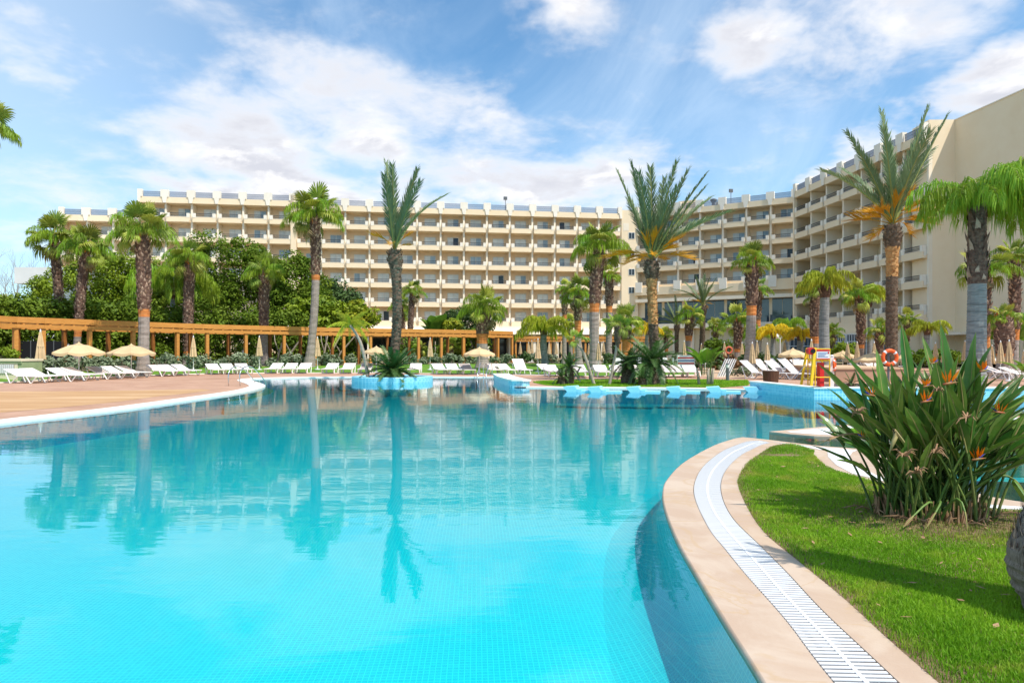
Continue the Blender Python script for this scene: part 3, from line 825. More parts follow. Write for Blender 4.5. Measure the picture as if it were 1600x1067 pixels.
blades('grass', view_lawn, 250000, .042, .0052, bare, .046)
edge_pts = np.array([(p.x, p.y) for p in e3 if p.y > 1.5])
def near_edge(c):
    de = np.full(len(c), 9.0)
    for q in edge_pts: de = np.minimum(de, np.hypot(c[:, 0] - q[0], c[:, 1] - q[1]))
    return np.clip(1.1 - de / .28, .015, 1)
blades('grass', view_lawn, 7000, .035, .0045, near_edge, .046, 'grass_dry', seed=6)
blades('grass', view_lawn, 9000, .05, .005, lambda c: np.clip(1.15 - np.hypot(c[:, 0] - PLANT.x, (c[:, 1] - PLANT.y + .25) * 1.2) / 1.5, .02, 1), .046, 'grass_dry', seed=5)
blades('grass', lawn_far, 16000, .05, .012, None, .052, seed=2)
blades('grass', ls, 26000, .07, .022, None, .06, seed=3)
# turf tufts along the rising lawn
def lawn_z(x, y):
    u = x / y * F + CX
    yn = np.interp(u, us, [vs[2 * i][1] for i in range(len(us))]); yf = np.interp(u, us, farY)
    return .06 + .30 * np.clip((y - yn) / (yf - yn), 0, 1)

# fallen leaves and bits on the near turf
rng = np.random.default_rng(77); vv, ff = [], []
for q in range(170):
    while True:
        c = np.array([[rng.uniform(1.5, 6.5), rng.uniform(3.0, 10.5)]])
        if inside(c, view_lawn)[0]: break
    a = rng.uniform(0, 6.28); L = rng.uniform(.012, .04); w_ = L * rng.uniform(.2, .5); z = .075 + rng.uniform(0, .012)
    d = np.array([math.cos(a), math.sin(a), rng.uniform(-.3, .3)]); e = np.array([-math.sin(a), math.cos(a), rng.uniform(-.4, .4)])
    o = np.array([c[0, 0], c[0, 1], z]); k = len(vv)
    vv += [o - d * L, o + e * w_, o + d * L, o - e * w_]; ff.append((k, k + 1, k + 2, k + 3))
tag(put('leaf_litter', fast_mesh('leaf_litter', vv, ff, 'strel_dead')), kind='stuff')
# ------------------------------------------------------------------ the hotel
HTOP = 23.2                      # roof blocks above the eye
def facade_pt(u, H):
    Y = HTOP * F / H
    return Vector((XU(u, Y), Y, 0))
HB = lambda u: 235.5 - .0305 * (u - 538)
HE = lambda u: 233.4 + .1133 * (u - 1091)
HF = lambda u: 272.5 + .475 * (u - 1271)
hotel = thing('hotel_building', 'long cream hotel with rows of balconies bending round behind the palms', 'hotel', (8, 112, .35))
hinv = Matrix.Translation((-8, -112, -.35))
GZ = .3

def frame_of(A, B):
    t = (B - A); L = t.length; t.normalize()
    n = Vector((-t.y, t.x, 0))          # points into the building (x right, y away, z up)
    if n.y < 0 and abs(n.y) > abs(n.x): n = -n
    m = Matrix(((t.x, n.x, 0, A.x), (t.y, n.y, 0, A.y), (0, 0, 1, 0), (0, 0, 0, 1)))
    return m, L

def hpart(mb, name, mats, mw, smooth=False, kind=None):
    o = mb.build(name, mats, hotel, smooth)
    o.matrix_local = hinv @ mw
    return o

BAL = {}
def balcony_set(w):
    """meshes of one balcony bay of width w: tub, railing, window frame, the two panes"""
    key = round(w, 3)
    if key in BAL: return BAL[key]
    t = MB()
    t.mat = 0
    t.box(.22, w - .22, -.55, -.43, -.25, .50)
    t.box(.22, w - .22, -.43, -.14, -.25, 0)
    t.box(.14, w - .14, -.14, 1.9, -.22, -.003)
    t.mat = 1
    t.box(.20, .70, -.575, -.40, .40, 1.05); t.box(w - .62, w - .20, -.575, -.40, .40, 1.05)
    t.box(.205, .33, -.40, .0, -.02, 1.04); t.box(w - .33, w - .205, -.40, .0, -.02, 1.04)
    t.box(.70, w - .62, -.57, -.41, .50, .535)  # parapet ledge whitened for the sun it catches
    tub = bpy.data.meshes.new('balcony'); tub.from_pydata(t.v, [], t.f)
    tub.materials.append(MATS['stucco']); tub.materials.append(MATS['stucco_white'])
    tub.polygons.foreach_set('material_index', t.mi)
    r = MB(); x0, x1 = .70, w - .62
    r.box(x0, x1, -.52, -.46, .985, 1.045); r.box(x0, x1, -.505, -.475, .74, .775); r.box(x0, x1, -.505, -.475, .58, .61)
    nb = int((x1 - x0) / .13)
    for i in range(1, nb):
        x = x0 + (x1 - x0) * i / nb; r.box(x - .009, x + .009, -.5, -.48, .61, .985)
    rail = bpy.data.meshes.new('railing'); rail.from_pydata(r.v, [], r.f); rail.materials.append(MATS['rail_dark'])
    fr = MB(); c = w * .5 + .22; hw = .89
    fr.box(c - hw, c - hw + .06, 1.80, 1.9, 0, 2.13); fr.box(c + hw - .06, c + hw, 1.80, 1.9, 0, 2.13)
    fr.box(c - hw + .06, c + hw - .06, 1.80, 1.9, 2.07, 2.13); fr.box(c - .035, c + .035, 1.79, 1.9, 0, 2.07)
    frm = bpy.data.meshes.new('window_frame'); frm.from_pydata(fr.v, [], fr.f); frm.materials.append(MATS['frame_white'])
    p1 = MB(); p1.box(c - hw + .06, c - .035, 1.845, 1.87, 0, 2.07)
    p2 = MB(); p2.box(c + .035, c + hw - .06, 1.855, 1.88, 0, 2.07)
    panes = []
    for q in (p1, p2):
        for mn in ('curtain_pane', 'curtain_pane_blue', 'pane_dark'):
            me = bpy.data.meshes.new('pane'); me.from_pydata(q.v, [], q.f); me.materials.append(MATS[mn]); panes.append(me)
    for me in [tub, rail, frm] + panes: me.update()
    BAL[key] = (tub, rail, frm, panes)
    return BAL[key]

def wing(A, B, nb, f0, fh, rows, z_base, skip=(), blocks=True, darkdoors=()):
    mw, L = frame_of(A, B)
    w = L / nb
    tub, rail, frm, panes = balcony_set(w)
    zt = f0 + 2.48
    # body behind the loggias
    m = MB(); m.box(0, L, 1.9, 12.5, z_base, f0 + 3.3)
    hpart(m, 'wall', 'stucco_tan', mw)
    # dividers
    for i in range(nb + 1):
        if i in skip: continue
        m = MB(); m.box(i * w - .13, i * w + .13, -.14, 1.9, z_base, zt)
        for k in range(rows):   # small floor lamp boxes on the fins
            m.box(i * w - .05, i * w + .05, -.24, -.14, f0 - k * fh + .05, f0 - k * fh + .2)
        hpart(m, 'pilaster', 'stucco_pale', mw)
    for k in range(rows):
        for i in range(nb):
            z = f0 - k * fh
            mm = hinv @ mw @ Matrix.Translation((i * w, 0, z))
            b = put('balcony', tub, hotel, mw=mm)
            put('railing', rail, b)
            wdw = put('window', frm, hotel, mw=mm)
            r = random.random()
            c1 = c2 = 0
            if r > .975: c2 = 2
            elif r > .955: c1 = 2
            elif r < .16: c2 = 1
            elif r < .24: c1 = c2 = 1
            elif r < .28: c1 = 1
            if (i, k) in darkdoors: c1, c2 = darkdoors[(i, k)]
            put('pane', panes[c1], wdw); put('pane', panes[3 + c2], wdw)
    # roof edge
    m = MB(); m.box(0, L, -.55, -.3, zt, f0 + 3.33); m.box(0, L, -.3, 1.9, zt + .05, zt + .3)
    hpart(m, 'roof_fascia', 'stucco', mw)
    for i in range(nb + 1):
        if not blocks: break
        m = MB(); x = i * w
        a0, a1 = (-.57 if i else -.1), (.57 if i < nb else .1)
        b0, b1 = (-.20 if i else -.1), (.20 if i < nb else .1)
        m.add([(x + b0, -.66, zt), (x + b1, -.66, zt), (x + b1, -.14, zt), (x + b0, -.14, zt), (x + a0 * .66, -.66, f0 + 3.33), (x + a1 * .66, -.66, f0 + 3.33), (x + a1 * .66, -.14, f0 + 3.33), (x + a0 * .66, -.14, f0 + 3.33)],
              [(3, 2, 1, 0), (0, 1, 5, 4), (1, 2, 6, 5), (2, 3, 7, 6), (3, 0, 4, 7)])
        m.box(x + a0, x + a1, -.66, -.14, f0 + 3.331, f0 + 4.41)
        hpart(m, 'roof_block', 'stucco_white', mw)
    rr = MB(); x0, x1 = .6, w - .6
    rr.box(x0, x1, -.44, -.40, f0 + 4.08, f0 + 4.14); rr.box(x0, x1, -.43, -.41, f0 + 3.75, f0 + 3.78); rr.box(x0, x1, -.43, -.41, f0 + 3.42, f0 + 3.45)
    for j in range(1, 34):
        x = x0 + (x1 - x0) * j / 34; rr.box(x - .018, x + .018, -.43, -.41, f0 + 3.34, f0 + 4.08)
    me = bpy.data.meshes.new('roof_railing'); me.from_pydata(rr.v, [], rr.f); me.materials.append(MATS['rail_roof']); me.update()
    for i in range(nb):
        put('roof_railing', me, hotel, mw=hinv @ mw @ Matrix.Translation((i * w, 0, 0)))
    return mw, L, w

F0 = 20.39
# main wing
mwB, LB, wB = wing(facade_pt(463, HB(463)), facade_pt(969.5, HB(969.5)), 14, F0, 2.95, 6, GZ, skip=(0,), darkdoors={(11, 0): (2, 0), (11, 2): (1, 0), (4, 2): (0, 1)})
# raised left section, a step forward
tB = (facade_pt(969.5, HB(969.5)) - facade_pt(463, HB(463))).normalized(); nB = Vector((-tB.y, tB.x, 0))
fwd = -nB * .35
mwA, LA, wA = wing(facade_pt(219.5, HB(219.5)) + fwd, facade_pt(459.5, HB(459.5)) + fwd, 6, F0 + .43, 2.95, 4, GZ, darkdoors={(1, 0): (0, 1)})
m = MB(); m.box(LA - .35, LA + .45, -.66, 1.9, GZ, F0 + .43 + 4.2); hpart(m, 'pilaster', 'stucco', mwA)
# low left end, one floor less
mwC, LC, wC = wing(facade_pt(97.5, HB(97.5)) + fwd, facade_pt(219.5, HB(219.5)) + fwd - tB * .02, 3, F0 + .43 - 2.95, 2.95, 4, GZ)
m = MB(); m.box(-.25, .14, -.66, 12.4, GZ, F0 + .43 - 2.95 + 3.4); hpart(m, 'side_wall', 'stucco', mwC)
m = MB(); m.box(-.12, .02, -.55, 12.3, F0 - 2.0, F0 + .43 + 3.32); hpart(m, 'side_wall', 'stucco', mwA)
# stair tower
PD, PE = facade_pt(969.7, HB(969.7)), facade_pt(994.5, HE(994.5))
mwD, LD = frame_of(PD, PE)
m = MB(); m.box(.1, LD + .2, -.45, 6, GZ, F0 + 3.95); hpart(m, 'stair_tower_wall', 'stucco', mwD)
for k in range(5):
    z = F0 - .75 - k * 2.95
    f = MB(); f.box(LD * .48, LD * .48 + 1.0, -.50, -.44, z, z + 1.05); wdo = hpart(f, 'window', 'frame_white', mwD)
    for q in (0, 1):
        g = MB(); g.box(LD * .48 + .06 + q * .47, LD * .48 + .47 + q * .47, -.515, -.495, z + .06, z + .99)
        g.build('pane', 'glass_dark', wdo)
m = MB(); m.box(LD * .15, LD * .15 + .9, -.47, -.43, F0 + .6, F0 + 1.8); hpart(m, 'wall_panel', 'stucco_pale', mwD)
# middle wing
mwE, LE, wE = wing(PE, facade_pt(1244, HE(1244)), 7, F0 - .03, 2.95, 4, F0 - 9.2, darkdoors={(6, 2): (0, 2), (2, 0): (0, 1), (1, 0): (1, 1), (2, 2): (0, 1)})
zE = F0 - .03 - 3 * 2.95
m = MB(); m.box(0, LE, -1.05, -.58, zE - .95, zE + .12); m.box(0, LE, -1.05, 1.9, zE - 1.1, zE - .951)
hpart(m, 'ledge', 'stucco', mwE)
for i in range(LE.__int__() // 4 + 1):
    x = min(max(i * wE * 1.02, .8), LE - .8)
    m = MB(); m.box(x - .55, x + .55, -1.2, -.95, zE - .7, zE + .95); hpart(m, 'ledge_block', 'stucco_white', mwE)
m = MB(); m.box(-.2, LE, .3, 12.4, GZ, zE - 1.1); hpart(m, 'wall', 'stucco', mwE)
m = MB(); m.box(.3, LE - .3, -1.3, .3, 9.25, 9.75); hpart(m, 'eave', 'stucco_pale', mwE)
m = MB(); m.box(-.4, LE + .2, -1.5, .3, 5.0, 5.72); hpart(m, 'terrace_slab', 'stucco_pale', mwE)
npn = 7
for i in range(npn):
    x0, x1 = .9 + (LE - 1.4) * i / npn + .45, .9 + (LE - 1.4) * (i + 1) / npn
    fm = MB(); fm.box(x0, x1, .24, .36, 5.73, 5.85); fm.box(x0, x1, .24, .36, 9.1, 9.24)
    g = hpart(fm, 'terrace_window', 'rail_dark', mwE)
    xm = (x0 + x1) / 2
    for a, b in ((x0, xm - .03), (xm + .03, x1)):
        q = MB(); q.box(a, b, .27, .3 - .003, 5.85, 9.1); q.build('pane', 'glass_wall', g)
    q = MB(); q.box(x0, x1, -1.42, -1.38, 5.74, 6.75); q.build('balustrade_pane', 'glass_wall', g)
for i in range(9):
    x = .4 + (LE - .8) * i / 8
    m = MB(); m.box(x - .25, x + .25, -.05, .3, GZ, 5.0); hpart(m, 'pilaster', 'stucco_pale', mwE)
# right wing
PF0, PF1 = facade_pt(1246.5, HF(1246.5)), facade_pt(1452, HF(1452))
# x to the right as seen from the pool means coming nearer; the inside of the building lies to the right
tF = (PF1 - PF0); LF = tF.length; tF.normalize(); nF = Vector((-tF.y, tF.x, 0))
mwF, LF, wF = wing(PF0, PF1, 7, 20.2, 3.0, 6, GZ, darkdoors={})
m = MB(); m.box(-.2, .13, -.6, 12, GZ, 20.2 + 3.3); hpart(m, 'side_wall', 'stucco', mwF)
zF = 20.2 - 15
m = MB(); m.box(0, LF, -.6, 1.9, 3.75, zF - .26); hpart(m, 'ledge', 'stucco', mwF)
m = MB(); m.box(0, LF - 1.5, -1.6, 1.9, GZ, 3.70); hpart(m, 'wall', 'stucco', mwF)
ng = 10
for i in range(ng):
    x0, x1 = .5 + (LF - 3.2) * i / ng + .3, .5 + (LF - 3.2) * (i + 1) / ng
    fr = MB()
    for q in range(5):
        x = x0 + (x1 - x0) * q / 4; fr.box(x - .05, x + .05, -1.72, -1.6, .9, 3.45)
    fr.box(x0, x1, -1.72, -1.6, 2.55, 2.65); fr.box(x0, x1, -1.72, -1.6, 3.40, 3.5); fr.box(x0, x1, -1.72, -1.6, .85, .95)
    g = hpart(fr, 'ground_window', 'frame_white', mwF)
    for q in range(4):
        a, b = x0 + (x1 - x0) * q / 4 + .05, x0 + (x1 - x0) * (q + 1) / 4 - .05
        p = MB(); p.box(a, b, -1.66, -1.603, .95, 3.4); p.build('pane', 'glass_wall', g)
# link block at the inner corner
PL = W(1222, 563, .35); 
PLk = Vector((XU(1224, 88), 88, 0)); PLr = Vector((XU(1268, 88), 88, 0))
mwL, LL = frame_of(PLk, PLr)
m = MB(); m.box(0, LL, 0, 9, GZ, 3.5); m.box(-.3, LL + .3, -.5, 9, 3.5, 4.6); hpart(m, 'entrance_block', 'stucco', mwL)
for i in range(2):
    fr = MB(); x0 = .3 + i * 1.8
    fr.box(x0, x0 + 1.6, -.06, .0 - .003, .9, 3.2); g = hpart(fr, 'ground_window', 'frame_white', mwL)
    for q in range(3):
        for r_ in range(2):
            p = MB(); p.box(x0 + .07 + q * .51, x0 + .51 + q * .51, -.08, -.061, .97 + r_ * 1.2, 2.07 + r_ * 1.05); p.build('pane', 'glass_wall', g)
# end panel and the blind end block
mwP, LP = frame_of(PF1 + Vector((0.02, -.1, 0)), Vector((XU(1491, 68.6), 68.9, 0)))
m = MB(); m.box(-.1, LP + .3, 0, 3, GZ, 24.85); hpart(m, 'end_wall', 'stucco', mwP)
G0 = Vector((XU(1490, 69.1), 69.1, 0)); G1 = G0 + Vector((.103, -.9947, 0)) * 26
mwG, LG = frame_of(G0, G1)
m = MB(); m.box(0, LG, 0, 14, GZ, 24.75); hpart(m, 'end_wall', 'stucco', mwG)
m = MB(); m.box(-.1, LG, -.06, 14.05, 24.75, 24.85); hpart(m, 'coping', 'stucco_pale', mwG)
m = MB(); m.box(.3, 3.2, -1.9, 0, 3.1, 3.35); m.box(.5, .75, -1.8, -1.55, GZ, 3.1); hpart(m, 'porch_roof', 'stucco_pale', mwG)
# base of the main wing: skirt roof over the restaurant front
z5 = F0 - 5 * 2.95
m = MB(); m.box(0, LB, -.6, -.4, 5.0, z5 - .26); m.box(0, LB, -.4, 1.9, 5.3, z5 - .26)
m.add([(0, -.6, 5.0), (LB, -.6, 5.0), (LB, -2.9, 4.1), (0, -2.9, 4.1), (0, -.4, 4.9), (LB, -.4, 4.9), (LB, -2.8, 3.95), (0, -2.8, 3.95)],
      [(3, 2, 1, 0), (4, 5, 6, 7), (7, 6, 2, 3), (0, 4, 7, 3), (1, 2, 6, 5), (0, 1, 5, 4)])
hpart(m, 'skirt_roof', 'stucco_pale', mwB)
for i in range(14):
    x0, x1 = i * wB + .25, (i + 1) * wB - .25
    fm = MB(); fm.box(x0, x1, 1.6, 1.8, 3.4, 3.55); g = hpart(fm, 'restaurant_window', 'rail_dark', mwB)
    for q in range(2):
        a = x0 + (x1 - x0) * q / 2; p = MB(); p.box(a + .03, a + (x1 - x0) / 2 - .03, 1.66, 1.72, .36, 3.4); p.build('pane', 'glass_dark', g)
for i in range(15):
    m = MB(); m.box(i * wB - .2, i * wB + .2, -2.2, -1.8, GZ, 4.2); hpart(m, 'column', 'stucco_pale', mwB)
# roof plant and floodlights
def on_roof(mw, x, y, z): return mw @ Vector((x, y, z))
m = MB(); m.box(1.9 * wE, 3.05 * wE - 1.2, 1.2, 6, F0 + 3.3, F0 + 4.9); hpart(m, 'roof_room', 'stucco', mwE)
def floodlight(p, label):
    t = thing('rooftop_floodlight', label, 'floodlight', p, .2, 'floodlights on the hotel roof')
    MB().tube([(0, 0, 0), (0, 0, 1.9)], .05, 6).build('pole', 'metal_grey', t)
    m = MB(); m.box(-.28, .28, -.14, .14, 1.85, 2.35); m.build('lamp_head', 'metal_grey', t)
floodlight(on_roof(mwE, LE * (1141 - 994.5) / 249.5 * 1.05, .4, F0 + 3.33), 'floodlight on a thin pole on the roof of the angled middle wing')
floodlight(on_roof(mwB, LB * (782 - 463) / 506, .4, F0 + 3.33), 'floodlight on a thin pole on the roof of the long main wing')
t = thing('roof_fan_unit', 'grey fan unit with round cowl on the middle wing roof', 'fan', on_roof(mwE, wE * 3.55, .5, F0 + 3.33), .3)
MB().lathe([(.25, 0), (.25, .6), (.5, .9), (.5, 1.1), (.12, 1.25)], 12).build('cowl', 'metal_grey', t)
m = MB(); m.box(.6, 1.7, -.3, .3, .0, .75); m.build('unit_body', 'white_paint', t)

# ------------------------------------------------------------------ white neighbour house at the far left
t = thing('white_house', 'flat-roofed white house with overhanging upper storey behind the left palms', 'house', (XU(60, 88), 88, .3))
h0 = lambda u: XU(u, 88) - XU(60, 88)
m = MB(); m.box(h0(50), h0(160), 0, 10, 0, ZV(432, 88) - .3); m.build('wall', 'white_wall', t)
m = MB(); m.box(h0(31), h0(160), -1.0, 10, ZV(444, 88) - .3, ZV(419, 88) - .3); m.build('upper_storey', 'white_wall', t)
m = MB(); m.box(h0(-60), h0(50), 2, 10, 0, ZV(470, 88) - .3); m.build('wall', 'white_wall', t)
f = MB(); f.box(h0(163), h0(171), -1.35, -1.2, 0, .1)
f = MB(); f.box(h0(160), h0(182), -4, -3, 6.4, ZV(404, 84) - .3)
# tall white gable of the neighbour, in front of the hotel's low end
t2 = thing('white_gable', 'small white gabled house end with little window above the light green trees', 'house', (XU(180, 86), 86, .3))
g0 = lambda u: XU(u, 86) - XU(180, 86)
m = MB(); zt = ZV(405, 86) - .3; ze = ZV(412, 86) - .3
m.add([(g0(166), 0, 0), (g0(194), 0, 0), (g0(194), 0, ze), (g0(180), 0, zt), (g0(166), 0, ze), (g0(166), 6, 0), (g0(194), 6, 0), (g0(194), 6, ze), (g0(180), 6, zt), (g0(166), 6, ze)],
      [(0, 1, 2, 3, 4), (9, 8, 7, 6, 5), (1, 6, 7, 2), (2, 7, 8, 3), (3, 8, 9, 4), (4, 9, 5, 0)])
m.build('wall', 'white_wall', t2)

# ------------------------------------------------------------------ pergola
YU = lambda u: 2027.0 / np.interp(u, [-200, 0, 150, 300, 400, 500, 600, 700, 760, 802], [66, 53, 47, 41, 38, 35.5, 33.5, 32.0, 30.6, 29.0])
def pg(u):
    y = float(YU(u)); return Vector((XU(u, y), y, 0))
perg = thing('pergola', 'long curving orange timber pergola with slotted fascia in front of the trees', 'pergola', (pg(400).x, pg(400).y, .35))
pinv = Matrix.Translation(-perg.location)
front_u = [-95, -30, 24, 67, 104, 140, 208, 277, 323.5, 384, 443.8, 492, 537, 579, 619, 654, 689.6, 724, 750, 778, 800]
front_u = [-95, -36, 24, 67, 140, 208, 277, 323.5, 384, 443.8, 492, 537, 579, 619, 654, 689.6, 724, 750, 778, 800]
PT = 3.5
def inward(u):
    d = (pg(u + 4) - pg(u - 4)).normalized(); return Vector((-d.y, d.x, 0))
joist_me = None
for i, u in enumerate(front_u):
    p = pg(u)
    for back in (0, 1):
        q = p + inward(u) * (2.6 * back + .02)
        a = math.atan2(inward(u).y, inward(u).x) - PI / 2
        m = MB(); m.box(-.11, .11, -.11, .11, .06, PT - .60)
        m.mat = 0
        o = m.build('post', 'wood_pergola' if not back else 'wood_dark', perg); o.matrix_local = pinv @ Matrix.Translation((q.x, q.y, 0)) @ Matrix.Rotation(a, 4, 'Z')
    # cross beam over the pair of posts
    m = MB(); a_, b_ = p - inward(u) * .05, p + inward(u) * 2.75
    m.bar((a_.x, a_.y, PT - .3), (b_.x, b_.y, PT - .3), .12, .22)
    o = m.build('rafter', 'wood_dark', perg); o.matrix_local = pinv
fine_u = []
for i in range(len(front_u) - 1):
    ua, ub = front_u[i], front_u[i + 1]
    A, B = pg(ua), pg(ub)
    for back in (0, 1):
        off_a, off_b = inward(ua) * 2.6 * back, inward(ub) * 2.6 * back
        for nm, z0, z1, th in (('fascia_board', PT - .33, PT, .07), ('fascia_board', PT - .64, PT - .42, .07)):
            m = MB(); a, b = A + off_a - inward(ua) * .12, B + off_b - inward(ub) * .12
            d = (b - a).normalized() * .004
            m.bar((a.x + d.x, a.y + d.y, (z0 + z1) / 2), (b.x - d.x, b.y - d.y, (z0 + z1) / 2), th, z1 - z0)
            o = m.build(nm, 'wood_pergola', perg); o.matrix_local = pinv
    # blocks between the boards and joists behind them
    nblk = max(2, round((B - A).length / .78))
    for j in range(nblk):
        t_ = (j + .5) / nblk; c = A.lerp(B, t_); nn = inward(ua + (ub - ua) * t_)
        ang = math.atan2(nn.y, nn.x) - PI / 2
        if joist_me is None:
            m = MB(); m.box(-.06, .06, -.10, 2.6, PT - .42, PT - .33); m.box(-.06, .06, -.13, -.1, PT - .419, PT - .331)
            o = m.build('joist', 'wood_pergola', perg); joist_me = o.data
        else:
            o = put('joist', joist_me, perg)
        o.matrix_local = pinv @ Matrix.Translation((c.x, c.y, 0)) @ Matrix.Rotation(ang, 4, 'Z')

# timber veranda of the restaurant, right of the pergola
VY = 76.0
ver = thing('veranda', 'lower orange timber veranda with dark opening behind closed parasols', 'veranda', (XU(915, VY), VY, .35))
vi = Matrix.Translation(-ver.location)
x0, x1 = XU(806, VY), XU(1024, VY)
for nm, z0, z1 in (('fascia_board', ZV(533, VY) - .02, ZV(525.5, VY)), ):
    m = MB(); m.box(x0, x1, VY - .08, VY, z0 + .24, z1); o = m.build('fascia_board', 'wood_pergola', ver); o.matrix_local = vi
    m = MB(); m.box(x0, x1, VY - .08, VY, z0 - .05, z0 + .14); o = m.build('fascia_board', 'wood_pergola', ver); o.matrix_local = vi
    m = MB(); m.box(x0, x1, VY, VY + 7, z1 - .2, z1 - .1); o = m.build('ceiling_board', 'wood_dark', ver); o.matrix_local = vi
for k in range(13):
    x = x0 + (x1 - x0) * k / 12
    m = MB(); m.box(x - .1, x + .1, VY + .01, VY + .2, .35, ZV(533, VY) - .08); o = m.build('post', 'wood_pergola', ver); o.matrix_local = vi
for k in range(36):
    x = x0 + (x1 - x0) * (k + .5) / 36
    m = MB(); m.box(x - .06, x + .06, VY - .06, VY + 6.9, ZV(533, VY) + .12, ZV(533, VY) + .22); o = m.build('joist', 'wood_pergola', ver); o.matrix_local = vi
# low dark screen fence at the far left under the pergola
fn = thing('screen_fence', 'low black screen fence under the left end of the pergola', 'fence', (XU(50, 46), 46, .35))
fi = Matrix.Translation(-fn.location)
for k in range(9):
    xa, xb = XU(-60 + k * 18, 46), XU(-60 + (k + 1) * 18, 46)
    m = MB(); m.box(xa + .02, xb - .02, 46, 46.05, .36, ZV(533, 46)); o = m.build('panel', 'black', fn); o.matrix_local = fi
    m = MB(); m.box(xa - .02, xa + .02, 45.96, 46.07, .36, ZV(532, 46)); o = m.build('post', 'metal_grey', fn); o.matrix_local = fi
# ------------------------------------------------------------------ palms: fronds
def fan_frond(n=24, pet=1.0, blade=.92, spread=112, droop=.35, seed=0, ragged=.12):
    r = random.Random(seed); m = MB()
    m.mat = 0
    pts = [(pet * t, 0, -.10 * pet * t * t) for t in (0, .35, .7, 1)]
    m.tube(pts, [.035, .026, .02, .016], 4, cap=False)
    hub = Vector(pts[-1]); m.mat = 1
    for i in range(n):
        a = R(-spread + 2 * spread * i / (n - 1)) + r.uniform(-.03, .03)
        L = blade * (1 - .30 * abs(a) / R(spread)) * r.uniform(1 - ragged, 1.04)
        d = Vector((math.cos(a), math.sin(a), 0)); s = Vector((-d.y, d.x, 0))
        fold = .035 * (1 if i % 2 else -1)
        dr = droop * r.uniform(.75, 1.25)
        cup = .16 * abs(math.sin(a)) ** 1.5
        p1 = hub + d * L * .52 + Vector((0, 0, cup * L - dr * .10 * L))
        p2 = hub + d * L * (.82 - .12 * dr) + Vector((0, 0, cup * L - dr * .42 * L))
        p3 = hub + d * L * (1 - .30 * dr) + Vector((0, 0, cup * L - dr * .95 * L))
        w1 = .52 * L * R(2 * spread / n) * .62; w2 = .036
        z = Vector((0, 0, fold))
        m.add([hub - s * .008, hub + s * .008, p1 + s * w1 + z, p1 - s * w1 - z, p2 + s * w2, p2 - s * w2, p3], [(0, 1, 2, 3), (3, 2, 4, 5), (5, 4, 6)])
    return m

def feather_frond(n=48, bend=.30, leaf=.17, vee=35, sweep=48, seed=0, width=.017, hang=0.0, start=.10, jitter=.12, tipfade=.55, plume=12):
    """pinnate frond of unit length along +x, arching down by bend"""
    r = random.Random(seed); m = MB(); m.mat = 0
    side_b = r.uniform(-.05, .05)
    f = lambda s: Vector((s * (1 - .22 * bend * s), side_b * s * s, -bend * s * s))
    m.tube([f(s) for s in (0, .2, .4, .6, .8, 1)], [.016, .012, .009, .006, .004, .002], 4, cap=False)
    m.mat = 1
    for i in range(n):
        s = start + (1 - start) * (i + .5) / n
        p = f(s); t = (f(min(s + .01, 1.01)) - f(s - .01)).normalized()
        prof = min(1, .35 + (s - start) * 5) * (1 - tipfade * max(0, (s - .45) / .55) ** 1.5)
        up = t.cross(Vector((0, 1, 0))).normalized(); up = up if up.z > 0 else -up
        for sg in (-1, 1):
            sw = R(sweep + r.uniform(-8, 8)); ve = R(vee + r.uniform(-plume, plume))
            lat = Vector((0, sg, 0))
            d = t * math.cos(sw) + (lat * math.cos(ve) + up * math.sin(ve)) * math.sin(sw)
            L = leaf * prof * r.uniform(1 - jitter, 1 + jitter)
            if hang:
                q1 = p + d * L * .24
                q2 = q1 + (d * .25 + Vector((0, 0, -1)) * hang).normalized() * L * .36
                q3 = q2 + (d * .06 + Vector((r.uniform(-.15, .15), r.uniform(-.15, .15), -1))).normalized() * L * .52
                w = t * width
                m.add([p - w * .5, p + w * .5, q1 + w * .6, q1 - w * .6, q2 + w * .5, q2 - w * .5, q3], [(0, 1, 2, 3), (3, 2, 4, 5), (5, 4, 6)])
            else:
                w = t * width
                q1 = p + d * L * .5
                m.add([p - w * .4, p + w * .4, q1 + w * .5, q1 - w * .5, p + d * L + Vector((0, 0, -.02))], [(0, 1, 2, 3), (3, 2, 4)])
    return m

